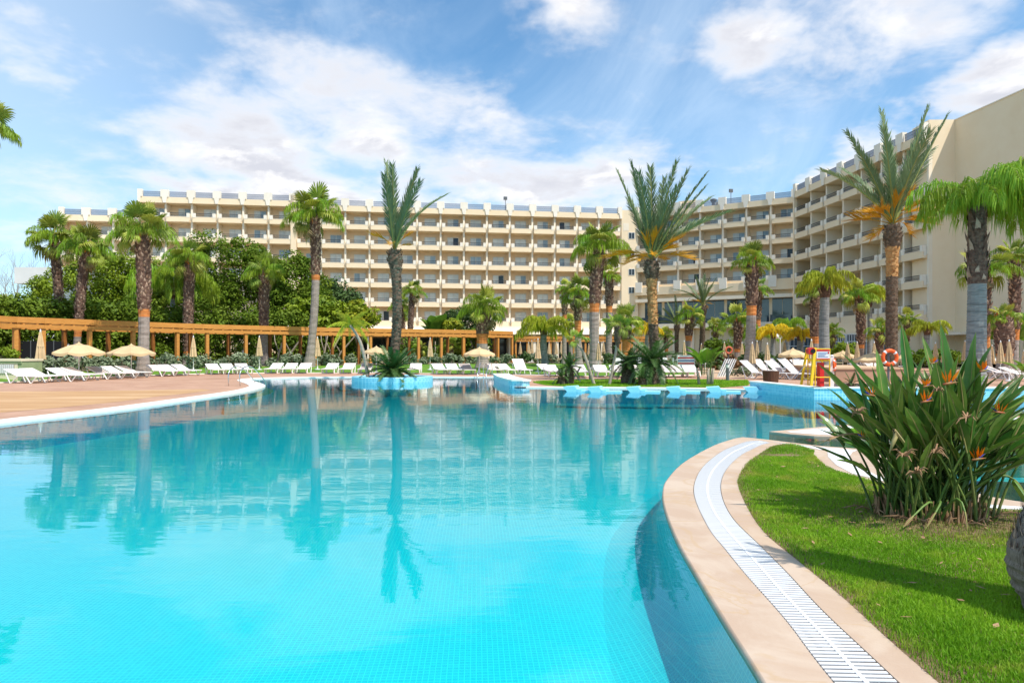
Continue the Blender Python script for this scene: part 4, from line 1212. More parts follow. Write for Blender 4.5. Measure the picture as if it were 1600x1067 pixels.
def drape_frond(elev, n=80, leaf=.34, seed=0, width=.011, end=-72):
    """arching pinnate frond whose leaflets hang straight down; its rise is built in, so it is only turned about z"""
    r = random.Random(seed); m = MB(); m.mat = 0
    K = 40; pts = [Vector((0, 0, 0))]
    for i in range(K):
        s = (i + .5) / K; th = R(elev + (end - elev) * s ** 1.35)
        pts.append(pts[-1] + Vector((math.cos(th), r.uniform(-.02, .02), math.sin(th))) / K)
    m.tube(pts[::5], [.013 * (1 - .85 * i / 8) for i in range(9)], 4, cap=False)
    m.mat = 1
    for i in range(n):
        s = .12 + .88 * (i + .5) / n; k = min(K - 1, int(s * K)); f = s * K - k
        p = pts[k].lerp(pts[k + 1], f); t = (pts[k + 1] - pts[k]).normalized()
        prof = min(1, .45 + (s - .12) * 4) * (1 - .45 * max(0, (s - .6) / .4) ** 1.5)
        for sg in (-1, 1):
            up = Vector((-t.z, 0, t.x))
            lat = (Vector((0, sg, 0)) + up * r.uniform(-.5, .8) + t * r.uniform(.1, .6)).normalized()
            L = leaf * prof * r.uniform(.75, 1.12); down = Vector((r.uniform(-.12, .12), r.uniform(-.12, .12), -1))
            q1 = p + lat * L * r.uniform(.16, .30)
            q2 = q1 + (lat * .35 + down).normalized() * L * .32
            q3 = q2 + (lat * .05 + down).normalized() * L * .5
            w = Vector((r.uniform(-1, 1), r.uniform(-1, 1), 0)).normalized() * width
            m.add([p - w * .4, p + w * .4, q1 + w * .6, q1 - w * .6, q2 + w * .5, q2 - w * .5, q3], [(0, 1, 2, 3), (3, 2, 4, 5), (5, 4, 6)])
    return m
DRAPE_E = [80, 66, 52, 38, 22]
def mesh_of(m, name, mats):
    me = bpy.data.meshes.new(name); me.from_pydata(m.v, [], m.f)
    for x in mats: me.materials.append(MATS[x])
    me.polygons.foreach_set('material_index', m.mi); me.update()
    return me

FR = {}
for i in range(4):
    FR['fan', i] = [mesh_of(fan_frond(droop=d, seed=i * 7 + j), 'frond', ['petiole', 'fan_green']) for j, d in enumerate((.12, .35, .7, 1.1))]
    FR['fanl', i] = [mesh_of(fan_frond(droop=d, seed=90 + i * 7 + j), 'frond', ['petiole', 'fan_light']) for j, d in enumerate((.12, .35, .7, 1.1))]
FR['fandry'] = [mesh_of(fan_frond(n=16, droop=1.35, seed=50 + j, ragged=.3), 'frond', ['fan_dry', 'fan_dry']) for j in range(2)]
FR['date'] = [mesh_of(feather_frond(n=76, bend=b, leaf=.165, vee=28, sweep=32, seed=j, width=.0175), 'frond', ['petiole', 'date_green']) for j, b in enumerate((.04, .10, .2, .34, .5))]
FR['gold'] = [mesh_of(feather_frond(n=34, bend=.35 + .25 * j, leaf=.46, vee=35, sweep=26, seed=20 + j, width=.034, start=.50, tipfade=.2, jitter=.3), 'spray', ['gold_spray', 'gold_spray']) for j in range(3)]
FR['queen'] = [mesh_of(feather_frond(n=84, bend=b, leaf=.36, vee=25, sweep=62, seed=30 + j, width=.0135, hang=h, plume=60), 'frond', ['petiole', 'queen_green']) for j, (b, h) in enumerate(((.45, 1.6), (.75, 2.2), (1.0, 2.6), (1.25, 3.0)))]
FR['queeny'] = [mesh_of(feather_frond(n=60, bend=b, leaf=.40, vee=25, sweep=60, seed=40 + j, width=.019, hang=h, plume=50), 'frond', ['queen_yellow', 'queen_yellow']) for j, (b, h) in enumerate(((.6, 1.0), (.95, 1.5), (1.25, 2.0)))]
FR['queenl'] = [mesh_of(feather_frond(n=62, bend=b, leaf=.36, vee=25, sweep=58, seed=45 + j, width=.018, hang=h, plume=50), 'frond', ['queen_lime', 'queen_lime']) for j, (b, h) in enumerate(((.5, .8), (.8, 1.3), (1.15, 1.8)))]
for _k, _m in (('queen', 'queen_green'), ('queeny', 'queen_yellow'), ('queenl', 'queen_lime')):
    FR['drape_' + _k] = [mesh_of(drape_frond(e, seed=70 + e, width=.011 if _k == 'queen' else .017), 'frond', ['petiole', _m]) for e in DRAPE_E]
FR['cycad'] = [mesh_of(feather_frond(n=42, bend=b, leaf=.19, vee=22, sweep=60, seed=60 + j, width=.027, start=.08), 'frond', ['cycad_green', 'cycad_green']) for j, b in enumerate((.10, .28, .5, .75))]

def aim(yaw, elev, roll, sc, at):
    return Matrix.Translation(at) @ Matrix.Rotation(yaw, 4, 'Z') @ Matrix.Rotation(-elev, 4, 'Y') @ Matrix.Rotation(roll, 4, 'X') @ Matrix.Scale(sc, 4)

def trunk_path(base, top, bend=0.0, n=15, seed=0):
    r = random.Random(seed); a = r.uniform(0, 6.28)
    out = []
    for i in range(n):
        t = i / (n - 1)
        p = Vector(base).lerp(Vector(top), t)
        out.append(p + Vector((math.cos(a), math.sin(a), 0)) * bend * math.sin(PI * t) )
    return out

def ringed(mb, pts, rad, n, matf, bump=0.0, rings=1, seed=0):
    """tube with a material per ring and little radius changes"""
    r = random.Random(seed)
    fine, fr = [], []
    for i in range(len(pts) - 1):
        for k in range(rings):
            t = k / rings
            fine.append(pts[i].lerp(pts[i + 1], t)); fr.append((rad[i] * (1 - t) + rad[i + 1] * t) * (1 + bump * (1 if k % 2 else -1) * r.uniform(.3, 1)))
    fine.append(pts[-1]); fr.append(rad[-1])
    N_ = len(fine); vs = []
    for i, p in enumerate(fine):
        for k in range(n):
            a = 2 * PI * k / n
            q = fr[i] * (1 + r.uniform(-bump, bump) * .5)
            vs.append(p + Vector((math.cos(a), math.sin(a), 0)) * q)
    o = len(mb.v); mb.v.extend([tuple(v) for v in vs])
    for i in range(N_ - 1):
        mi = matf(i / (N_ - 1))
        for k in range(n):
            mb.f.append((o + i * n + k, o + i * n + (k + 1) % n, o + (i + 1) * n + (k + 1) % n, o + (i + 1) * n + k)); mb.mi.append(mi)
    mb.f.append(tuple(o + (N_ - 1) * n + k for k in range(n))); mb.mi.append(matf(1))

def along(pts, rad, t):
    x = t * (len(pts) - 1); i = min(int(x), len(pts) - 2); f = x - i
    return pts[i].lerp(pts[i + 1], f), rad[i] * (1 - f) + rad[i + 1] * f

def chips(mb, pts, rad, t0, t1, count, ln, wd, out, mats, seed=0, down=False):
    """leaf-base stubs standing off the trunk"""
    r = random.Random(seed)
    for i in range(count):
        t = t0 + (t1 - t0) * (i + r.random()) / count
        p, rr = along(pts, rad, t); a = i * 2.399963 + r.uniform(-.25, .25)
        d = Vector((math.cos(a), math.sin(a), 0)); s = Vector((-d.y, d.x, 0))
        L = ln * r.uniform(.6, 1.3); o = out * r.uniform(.5, 1.4)
        w = wd * r.uniform(.7, 1.2)
        b = p + d * rr * .93
        tip = b + d * o + Vector((0, 0, -L if down else L)) + s * r.uniform(-.3, .3) * L
        mid_ = b + d * o * .75 + Vector((0, 0, (-L if down else L) * .45))
        mb.mat = r.choice(mats)
        mb.add([b - s * w / 2, b + s * w / 2, mid_ + s * w * .42, mid_ - s * w * .42, tip], [(0, 1, 2, 3), (3, 2, 4), (1, 0, 4)])

PALM_N = [0]
def palm(kind, u, Y, u_top, v_top, dia, crown_px, label, nf=18, yellow=0, dry=2, g=(.38, .46), bend=.12, light=False, z0=None, dy=0.0, el=(80, -38), group=None,
         name=None, Lmul=1.0, fan_yaw=None, gold=0, fronds=None, qz=.80):
    """u, Y: foot; u_top, v_top: where the trunk ends; crown_px: frond length in photo pixels"""
    PALM_N[0] += 1; seed = PALM_N[0] * 13
    r = random.Random(seed)
    zg = z0 if z0 is not None else (.05 if Y < 44 else .34)
    base = Vector((XU(u, Y), Y, zg)); top = Vector((XU(u_top, Y + dy), Y + dy, ZV(v_top, Y + dy)))
    names = {'W': 'fan_palm', 'D': 'date_palm', 'Q': 'queen_palm'}
    t = thing(name or names[kind], label, 'palm tree', base, 0, group or {'W': 'fan palms round the pool', 'D': 'date palms round the pool', 'Q': 'feathery queen palms round the pool'}[kind])
    topl = top - base
    path = trunk_path((0, 0, -.05), topl, bend, 15, seed)
    rr = dia / 2 * {'W': .76, 'D': .74, 'Q': .80}[kind]; Rm = crown_px * Y / F * (.81 if kind == 'W' else 1)
    m = MB()
    if kind == 'W':
        g0, g1 = g
        rad = []
        for i in range(15):
            x = i / 14
            q = rr * (1.0 + .62 * max(0, 1 - x * 6) ** 1.5)
            if x > g1: q *= 1.12 + .18 * math.sin(PI * min(1, (x - g1) / (1.001 - g1)) * .8)
            if x > .93: q *= .85
            rad.append(q)
        ringed(m, path, rad, 12, lambda x: 0 if x < g0 else (1 if x < g1 else 2), .03, 4, seed)
        H = topl.length * (1 - g1)
        chips(m, path, rad, g1, .985, int(min(300, max(50, H * 36))), .27, .16, .11, [3, 3, 3, 2], seed)
        chips(m, path, rad, .93, 1.0, 26, .34, .12, .10, [1, 3], seed + 1)
        m.build('trunk', ['trunk_grey', 'skinned', 'husk', 'husk_chip'], t, smooth=False)
    elif kind == 'D':
        rad = []
        bulge = g[1]
        for i in range(15):
            x = i / 14
            q = rr * (1.0 + .25 * max(0, 1 - x * 5))
            q *= 1 + .62 * math.exp(-((x - .93) / .075) ** 2) * (1 if gold or nf > 8 else .4)
            rad.append(q)
        ringed(m, path, rad, 12, lambda x: 2 if (gold > 9 and g[0] < x < .84) else 0, .05, 4, seed)
        H = topl.length
        g0 = g[0]
        n_ = int(min(520, H * 62))
        chips(m, path, rad, .0, g0, int(n_ * g0), .11, .15, .055, [1, 1, 0], seed)
        chips(m, path, rad, g0, .84, int(n_ * (.84 - g0)), .11, .15, .055, [2] if gold else [1, 0], seed + 2)
        chips(m, path, rad, .84, 1.0, int(n_ * .22), .17, .16, .10, [1, 0, 1], seed + 3)
        m.build('trunk', ['date_trunk', 'date_chip', 'date_chip_orange'], t)
    else:
        rad = []
        for i in range(15):
            x = i / 14
            q = rr * (1.12 - .25 * x)
            if x > qz + .04: q = rr * (1.12 - 1.2 * (x - qz) * .2 / (1 - qz))
            rad.append(q)
        ringed(m, path, rad, 16, lambda x: 0 if x < qz else 1, .022, 8, seed)
        chips(m, path, rad, qz, 1.0, 60, .42 * min(1, rr * 4), rr * .55, rr * .3, [1, 1, 1, 1, 1, 2], seed)
        m.build('trunk', ['trunk_ring', 'husk', 'husk_chip'], t, smooth=False)
    top_at = path[-1]
    off = r.uniform(0, 6.28)
    if kind == 'W':
        sc = Rm / 1.86; nf = max(9, round(nf * .66))
        for i in range(nf):
            x = i / max(1, nf - 1)
            elev = R(el[0] + (el[1] + 12 - el[0]) * x ** 1.1 + r.uniform(-9, 9))
            yaw = off + i * 2.399963 + r.uniform(-.25, .25)
            j = min(3, max(0, int(x * 3.3 + r.uniform(-.5, .8))))
            me = FR['fanl' if light or r.random() < .16 else 'fan', r.randrange(4)][j]
            put('frond', me, t, mw=aim(yaw, elev, r.uniform(-.5, .5), sc * r.uniform(.84, 1.08), top_at + Vector((0, 0, -.25 * x * sc))))
        for i in range(dry):
            put('frond', FR['fandry'][i % 2], t, mw=aim(r.uniform(0, 6.28), R(-48 + r.uniform(-15, 15)), r.uniform(-.6, .6), sc * r.uniform(.6, .8), top_at + Vector((0, 0, -.35 * sc))))
    elif kind == 'D' and fronds:
        for ang, dpt, ln, j in fronds:      # lean from the vertical to the right, lean away, length, curvature
            a, d = R(ang), R(dpt)
            v = Vector((math.sin(a), math.sin(d) * math.cos(a), math.cos(a) * math.cos(d)))
            put('frond', FR['date'][j], t, mw=aim(math.atan2(v.y, v.x), math.asin(max(-1, min(1, v.z))), r.uniform(-.5, .5), ln * Y / F, top_at))
    elif kind == 'D':
        for i in range(nf):
            x = (i + .5) / nf
            elev = R(el[0] + (el[1] - el[0]) * x ** .95 + r.uniform(-5, 5))
            yaw = off + i * 2.399963
            j = min(4, int(x * 4 + r.uniform(0, 1.0)))
            put('frond', FR['date'][j], t, mw=aim(yaw, elev, r.uniform(-.6, .6), Rm * r.uniform(.85, 1.06), top_at))
    if kind == 'D':
        for i in range(gold):
            put('spray', FR['gold'][i % 3], t, mw=aim(off + i * 2.399963 + .4, R(74 - 52 * (i / gold) + r.uniform(-12, 12)), r.uniform(-1, 1), Rm * r.uniform(.22, .33), top_at + Vector((0, 0, .05))))
    elif fronds:
        for ang, dpt, ln, j in fronds:
            a, d = R(ang), R(dpt)
            v = Vector((math.sin(a), math.sin(d) * math.cos(a), math.cos(a) * math.cos(d)))
            e_ = math.degrees(math.asin(max(-1, min(1, v.z)))); q_ = min(range(5), key=lambda i: abs(DRAPE_E[i] - e_))
            put('frond', FR['drape_queen'][q_], t, mw=aim(math.atan2(v.y, v.x), 0, 0, ln * Y / F, top_at))
    else:
        key = {0: 'queen', 1: 'queeny', 2: 'queenl'}[yellow]
        for i in range(nf):
            x = (i + .5) / nf
            elev = R(el[0] + (el[1] - el[0]) * x + r.uniform(-8, 8))
            yaw = off + i * 2.399963 + r.uniform(-.2, .2) if fan_yaw is None else fan_yaw[i % len(fan_yaw)] + r.uniform(-.25, .25)
            L = FR['drape_' + key]; j = min(range(5), key=lambda q: abs(DRAPE_E[q] - math.degrees(elev)))
            put('frond', L[j], t, mw=aim(yaw, 0, 0, Rm * r.uniform(.9, 1.2), top_at))
    return t

# ---- left side
palm('W', 98, 49, 84, 372, .62, 58, 'fan palm with trunk rising behind the pergola right beside the white house', nf=19, g=(.32, .40))
palm('W', 118, 47, 134, 388, .60, 54, 'leaning fan palm between the tall left fan palm and the thick-trunked one', nf=19, g=(.26, .36))
palm('W', 223, 41.5, 222, 362, .82, 66, 'thick-trunked fan palm standing in front of the left half of the pergola', nf=22, g=(.40, .45), el=(82, -25))
palm('Q', 272, 57, 268, 442, .50, 74, 'weeping green queen palm with hanging fronds behind the left pergola', nf=20, el=(62, 5), bend=.05)
palm('W', 294, 54, 297, 404, .78, 50, 'fan palm right beside the weeping queen palm, behind the pergola', nf=18, g=(.10, .13))
palm('W', 412, 56, 412, 425, .85, 46, 'fan palm rising in front of the dense green ficus wall', nf=17, g=(.36, .42))
palm('W', 483, 53, 492, 336, .80, 66, 'tall fan palm crossing the pergola before the end of the hedge', nf=20, g=(.56, .60), dry=1, el=(82, -30), bend=.25)
palm('D', 612, 33.9, 616, 392, .62, 140, 'slim date palm with a few upright fronds growing from the round pool planter', nf=7, z0=.25, g=(.9, .9), gold=4, bend=.22, fronds=[(-3, 4, 142, 0), (1, -8, 132, 1), (8, 10, 138, 1), (14, -6, 132, 1), (21, 6, 128, 3), (-5, 14, 118, 1), (4, 22, 124, 1), (17, -18, 122, 2), (-2, -24, 122, 1)])
palm('W', 622, 82, 626, 478, .62, 26, 'small fan palm partly hidden by the date palm of the round planter', nf=13, g=(.1, .12))
palm('W', 641, 80, 645, 456, .66, 28, 'small fan palm above the pergola beside the date palm of the planter', nf=14, g=(.1, .12))
palm('W', 628, 84, 629, 492, .5, 20, 'shortest fan palm peeping above the pergola next to the planter palm', nf=12, g=(.1, .12), light=True)
palm('W', 755, 50, 757, 482, 1.05, 52, 'stout fan palm behind the open parasol in front of the pergola', nf=19, g=(.40, .56), light=False, el=(80, -30))
palm('W', 655, 66, 655, 545, .45, 20, 'low bright fan palm seen between the pergola posts', nf=12, g=(.3, .6), light=True)
palm('W', 705, 68, 705, 540, .5, 24, 'low bushy fan palm under the pergola near the dark shrubs', nf=13, g=(.3, .5), light=True)
# ---- middle
palm('Q', 852, 58, 850, 512, .72, 46, 'yellow-green queen palm left of the slim leaning palms', nf=15, yellow=2, el=(70, 0))
palm('W', 882, 62, 883, 452, .52, 24, 'thin-trunked fan palm right behind the yellow-green queen palm', nf=13, g=(.60, .66), light=True)
palm('W', 892, 64, 891, 508, .5, 26, 'short light green fan palm low between two thin palm trunks', nf=12, g=(.5, .75), light=True)
palm('W', 905, 54, 904, 458, .66, 42, 'middle-sized fan palm just left of the tall pale-trunked one', nf=17, g=(.42, .62))
palm('W', 930, 45, 937, 384, .84, 62, 'tall fan palm with drooping crown in the middle of the garden', nf=21, g=(.46, .52), el=(80, -48), bend=.2)
palm('W', 951, 64, 952, 432, .78, 30, 'fan palm standing close behind the tall drooping one', nf=14, g=(.58, .66), light=True)
palm('W', 978, 57, 978, 504, .95, 40, 'bushy fan palm with orange-skinned trunk left of the great date palm', nf=18, g=(.22, .60), light=True)
palm('D', 1026, 33.2, 1018, 408, .62, 172, 'great date palm with blue-green fronds and golden sprays in the centre garden', nf=17, g=(.48, .9), gold=15, bend=.05, fronds=[(-17, 5, 152, 0), (-12, -8, 154, 0), (-6, 10, 156, 1), (-7, -14, 140, 1), (2, 3, 152, 0), (9, -10, 154, 1), (11, 12, 148, 0), (21, 2, 158, 0), (25, -12, 152, 1), (31, 8, 148, 1), (33, -5, 140, 2), (37, 14, 146, 3), (40, -14, 138, 3), (-13, 22, 130, 1), (16, 26, 130, 2), (5, -26, 128, 2)])
palm('Q', 1012, 64, 1012, 512, .45, 28, 'little queen palm with one drooping yellow tuft behind the great date palm', nf=8, yellow=1, el=(60, -5))
palm('D', 1058, 72, 1058, 508, .55, 44, 'small greyish date palm before the restaurant glazing', nf=12, g=(.9, .9), el=(82, 20))
palm('W', 1078, 66, 1078, 492, .85, 34, 'yellowish fan palm in front of the restaurant glazing', nf=15, g=(.45, .56), light=True)
palm('D', 1095, 68, 1098, 478, .70, 52, 'silver-green date palm with upright fronds and yellow fruit sprays', nf=12, g=(.9, .9), el=(86, 48), gold=6)
palm('W', 1150, 60, 1152, 500, .72, 38, 'fan palm in front of the glazing left of the tall dark trunk', nf=15, g=(.28, .34), light=True)
palm('W', 1170, 44.5, 1175, 408, .82, 42, 'tall dark-trunked fan palm before the angled middle wing', nf=18, g=(.50, .58))
palm('W', 1184, 66, 1184, 452, .80, 30, 'fan palm half hidden behind the tall dark trunk', nf=14, g=(.50, .58))
palm('Q', 1187, 62, 1188, 522, .60, 34, 'bright green queen palm low beside the tall dark trunk', nf=12, yellow=0, el=(70, 0))
palm('Q', 1208, 56, 1209, 518, .50, 30, 'yellow queen palm left of the two golden ones by the lamp', nf=12, yellow=1, el=(66, -2))
palm('Q', 1250, 54, 1252, 522, .62, 32, 'golden yellow queen palm behind the lifeguard stand', nf=14, yellow=1, el=(68, -4))
# ---- right
palm('W', 1275, 52, 1276, 452, .85, 38, 'fan palm with brown trunk before the start of the right wing', nf=16, g=(.30, .38))
palm('Q', 1290, 46, 1291, 438, .80, 46, 'lime green queen palm with thick ringed trunk behind the lifeguard stand', nf=17, yellow=2, el=(66, -2))
palm('W', 1343, 56, 1343, 462, .72, 42, 'fan palm in front of the white window bars of the right wing', nf=16, g=(.24, .30), light=True)
palm('Q', 1358, 58, 1357, 458, .50, 36, 'queen palm hidden behind the fan palm by the white window bars', nf=12, yellow=2, el=(66, 10))
palm('W', 1372, 54, 1375, 516, .66, 32, 'short green fan palm just left of the tall date palm', nf=14, g=(.05, .08), light=True)
palm('D', 1393, 40, 1395, 352, .86, 182, 'tallest date palm with orange trunk and golden sprays before the right wing', nf=13, g=(.66, .9), gold=20, bend=.05, fronds=[(-30, 5, 142, 3), (-24, -10, 136, 1), (-16, 6, 168, 1), (-8, -14, 150, 1), (0, 4, 184, 0), (6, 16, 150, 1), (11, -6, 184, 0), (16, 10, 176, 1), (23, -4, 186, 0), (27, 14, 165, 1), (3, -22, 150, 2), (-12, 24, 140, 2)])
palm('Q', 1450, 58, 1450, 512, .60, 34, 'lime yellow queen palm below the corner of the right wing', nf=11, yellow=2, el=(66, -8))
palm('Q', 1524, 26, 1527, 322, .80, 150, 'large queen palm with grey ringed trunk and long hanging fronds at the right', nf=30, yellow=0, bend=.03, qz=.58, fronds=[(-38, 0, 108, 2), (-52, 22, 96, 2), (-28, -28, 104, 2), (-18, 12, 125, 1), (-64, -12, 88, 2), (-44, -35, 95, 3), (-33, 40, 100, 2), (-5, 22, 130, 1), (-2, -28, 135, 2), (14, 25, 165, 1), (20, -16, 190, 1), (27, 20, 200, 1), (30, -6, 205, 1), (40, 16, 190, 1), (50, -20, 180, 1), (24, 42, 150, 1), (8, -42, 140, 2), (38, -42, 150, 2), (62, 6, 150, 2), (15, 34, 170, 1), (36, 30, 185, 1), (22, -30, 180, 2), (44, 5, 190, 2), (48, 38, 150, 2), (70, -30, 130, 2), (-8, 50, 120, 2), (-14, -50, 110, 2)])
palm('W', 1545, 40, 1542, 418, .55, 58, 'fan palm hidden behind the large grey queen palm trunk', nf=13, g=(.26, .36), el=(40, -30))
palm('W', 1583, 42, 1584, 402, .62, 46, 'fan palm with shaggy trunk beside the blind end wall', nf=17, g=(.30, .38))
palm('W', 1567, 38, 1567, 496, 1.0, 34, 'short thick fan palm behind the closed parasols at the right edge', nf=15, g=(.34, .40), light=True)
# ---- far left fragments
palm('W', 14, 52, 10, 492, .6, 46, 'low fan palm above the pergola at the left edge', nf=14, g=(.3, .4), el=(80, -10))
palm('Q', 55, 50, 57, 500, .5, 52, 'yellow feather palm above the left end of the pergola', nf=9, yellow=1, el=(45, 5))
palm('W', -30, 30, -28, 200, .6, 78, 'palm outside the left edge with one fan frond reaching in against the sky', nf=14, g=(.3, .36), el=(70, -20))
# ---- leaning young palms on the front lawn strip and in the planter
def slim_palm(u0, Y, mids, u1, v1, dia, crown_px, label, z0, nf=11, key='fan', bulb=False):
    base = Vector((XU(u0, Y), Y, z0))
    t = thing('slender_palm', label, 'palm tree', base, 0, 'slender leaning palms')
    pts = [Vector((0, 0, -.05))] + [Vector((XU(a, Y), Y, ZV(b, Y))) - base for a, b in mids] + [Vector((XU(u1, Y), Y, ZV(v1, Y))) - base]
    P = smooth_path(pts, 5); n = len(P)
    rad = [dia / 2 * (1.15 - .3 * i / n) for i in range(n)]
    m = MB()
    ringed(m, P, rad, 9, lambda x: 0, .03, 3, int(u0))
    if bulb:
        q = P[-1]
        m.mat = 1; m.lathe([(dia * .5, -.75), (dia * 1.1, -.45), (dia * 1.35, -.1), (dia * .9, .15), (dia * .4, .3)], 10, q.x, q.y)
        k = len(m.v) - 50
        for i in range(k, len(m.v)): m.v[i] = (m.v[i][0], m.v[i][1], m.v[i][2] + q.z)
        chips(m, [q + Vector((0, 0, -.6)), q + Vector((0, 0, .2))], [dia * .9, dia], 0, 1, 40, .16, .12, .06, [1], 3)
    m.build('trunk', ['bark_pale', 'date_trunk'], t)
    r = random.Random(int(u0)); sc = crown_px * Y / F / 1.86
    for i in range(nf):
        x = i / nf
        if key == 'fan':
            put('frond', FR['fan', i % 4][min(3, int(x * 4))], t, mw=aim(i * 2.4, R(75 - 90 * x + r.uniform(-8, 8)), r.uniform(-.5, .5), sc * r.uniform(.85, 1.1), P[-1] + Vector((0, 0, .1))))
        else:
            put('frond', FR[key][min(len(FR[key]) - 1, int(x * len(FR[key])))], t, mw=aim(i * 2.4, R(70 - 70 * x), 0, crown_px * Y / F * r.uniform(.85, 1.1), P[-1]))
    return t
slim_palm(575, 33.4, [(570, 560), (561, 530)], 547, 508, .16, 34, 'crooked slender palm leaning left out of the round planter', .25, 9, 'queenl')
slim_palm(929, 30.5, [(921, 578), (912, 552)], 902, 538, .14, 24, 'slender leaning palm with yellowish trunk beside the dark folding stand', .06, 8)
slim_palm(952, 30.6, [(958, 572), (963, 545)], 965, 517, .12, 32, 'thin palm with swollen dark top and drooping green head', .06, 11, bulb=True)
# palm just outside the right edge: only its bulging foot shows
PB = Vector((3.29, 3.95, .045))
t = thing('palm_trunk', 'bulging fibrous grey palm foot standing on the turf at the right edge', 'palm tree', PB)
m = MB()
pts = [Vector((.02, 0, -.05)), Vector((.01, 0, .08)), Vector((0, 0, .2)), Vector((.0, 0, .34)), Vector((.03, 0, .5)), Vector((.07, 0, .75)), Vector((.11, 0, 1.1)), Vector((.16, -.02, 1.6)), Vector((.2, -.05, 2.2)), Vector((.24, -.06, 2.75))]
rad = [.25, .30, .345, .36, .33, .28, .25, .24, .23, .22]
ringed(m, pts, rad, 22, lambda x: 0, .03, 5, 5)
chips(m, pts, rad, .01, .97, 2200, .11, .017, .014, [0, 1, 2], 4)
m.build('trunk', ['fibre_grey', 'husk_chip', 'husk'], t)
for i in range(16):  # unseen stub crown, kept short so its shadow lies on the coping
    put('frond', FR['date'][i % 5], t, mw=aim(i * 2.4, R(84 - 34 * i / 16), 0, .5, pts[-1]))

# ------------------------------------------------------------------ cycads
def cycad(u, Y, trunk_h, dia, frond_px, nf, label, z0=.06, el=(78, -12)):
    b = Vector((XU(u, Y), Y, z0)); r = random.Random(int(u * 3))
    t = thing('cycad', label, 'cycad', b, 0, 'cycads on the lawn and in the planter')
    m = MB(); P = [Vector((.0, 0, -.05)), Vector((.02, 0, trunk_h * .5)), Vector((0, 0, trunk_h))]
    ringed(m, P, [dia * .55, dia * .52, dia * .42], 10, lambda x: 0, .05, 5, int(u))
    chips(m, P, [dia * .55, dia * .52, dia * .42], .0, 1, 90, .07, .09, .04, [1, 0], int(u))
    m.build('trunk', ['date_trunk', 'date_chip'], t)
    for i in range(nf):
        x = i / nf
        put('frond', FR['cycad'][min(3, int(x * 4))], t, mw=aim(i * 2.399963, R(el[0] + (el[1] - el[0]) * x + r.uniform(-6, 6)), 0, frond_px * Y / F * r.uniform(.85, 1.1), P[-1]))
cycad(613, 33.2, .35, .5, 46, 46, 'big dark green cycad spilling over the round pool planter', .25, (58, -20))
cycad(889, 31.2, .75, .42, 27, 20, 'cycad with a pale trunk beside the dark folding stand')
cycad(877, 30.6, .3, .3, 20, 15, 'small low cycad at the left end of the front lawn')
cycad(981, 31.6, .95, .62, 36, 24, 'cycad with dark round trunk left of the big one', el=(58, -8))
cycad(1018, 30.6, 1.05, .72, 52, 30, 'big cycad with spreading fronds below the great date palm', el=(56, -14))
cycad(1003, 29.6, .3, .3, 20, 14, 'small young cycad at the foot of the big one', el=(80, 0))
cycad(1330, 27, .2, .3, 20, 12, 'small spiky cycad behind the lifeguard stand', .05)

# ------------------------------------------------------------------ broad crowns made of many leaves
def leaf_cloud(centres, radii, per, size, rng, flat=.75):
    n = len(centres) * per
    c = np.repeat(np.asarray(centres), per, 0); rad = np.repeat(np.asarray(radii), per)
    d = rng.normal(size=(n, 3)); d /= np.linalg.norm(d, axis=1)[:, None]
    p = c + d * (rad * rng.uniform(.35, 1, n) ** .5)[:, None] * np.array([1, 1, flat])
    nrm = d * .6 + rng.normal(size=(n, 3)) * .55 + np.array([0, 0, .45]); nrm /= np.linalg.norm(nrm, axis=1)[:, None]
    a = np.cross(nrm, rng.normal(size=(n, 3))); a /= np.linalg.norm(a, axis=1)[:, None] + 1e-9
    b = np.cross(nrm, a)
    s = (size * rng.uniform(.55, 1.25, n))[:, None]
    v = np.stack([p - a * s * .5, p + b * s * .28 + nrm * s * .06, p + a * s * .5, p - b * s * .28 + nrm * s * .06], 1).reshape(-1, 3)
    return v, np.arange(n * 4).reshape(-1, 4)

def broad_tree(name, label, cat, ells, Y, depth, nclump, crad, per, size, m, group, trunk_u, seed, tr=.25, bark='wood_bark', z0=.35, trunk=True, flat=.75):
    rng = np.random.default_rng(seed)
    base = Vector((XU(trunk_u, Y), Y, z0))
    t = thing(name, label, cat, base, 0, group)
    cs, rs = [], []
    wts = np.array([e[2] * e[3] for e in ells], float); wts /= wts.sum()
    for i in range(nclump):
        e = ells[rng.choice(len(ells), p=wts)]
        a = rng.uniform(0, 2 * PI); q = rng.uniform(0, 1) ** .38
        u = e[0] + e[2] * q * math.cos(a); v = e[1] + e[3] * q * math.sin(a)
        y = Y + depth * (1 - q * q) ** .5 * rng.uniform(-1, .6) if q < 1 else Y
        z = max(ZV(v, Y), z0 + crad * .5)
        cs.append((XU(u, Y) - base.x, y - Y, z - z0)); rs.append(crad * rng.uniform(.6, 1.25))
    v, f = leaf_cloud(cs, rs, per, size, rng, flat)
    put('crown', fast_mesh('crown', v, f, m), t)
    if trunk:
        mb = MB(); zc = np.mean([c[2] for c in cs])
        mb.tube([(0, 0, -.1), (.1, 0, zc * .4), (0, .1, zc * .8)], [tr, tr * .8, tr * .5], 7)
        for k in range(9):
            c = cs[rng.integers(len(cs))]
            mb.tube([(.05, 0, zc * .3), (c[0] * .5, c[1] * .4, (zc * .3 + c[2]) / 2 + .3), c], [tr * .5, tr * .3, tr * .1], 5)
        mb.build('trunk', bark, t, smooth=True)
    return t
G_T = 'broadleaf trees behind the pergola'
broad_tree('broadleaf_tree', 'bright green leafy tree filling the space behind the two left fan palms', 'tree', [(120, 465, 66, 44), (165, 440, 50, 48), (205, 470, 36, 42), (80, 492, 50, 18), (210, 425, 28, 30)], 72, 3.2, 150, 1.15, 200, .32, 'leaf_light', G_T, 140, 1)
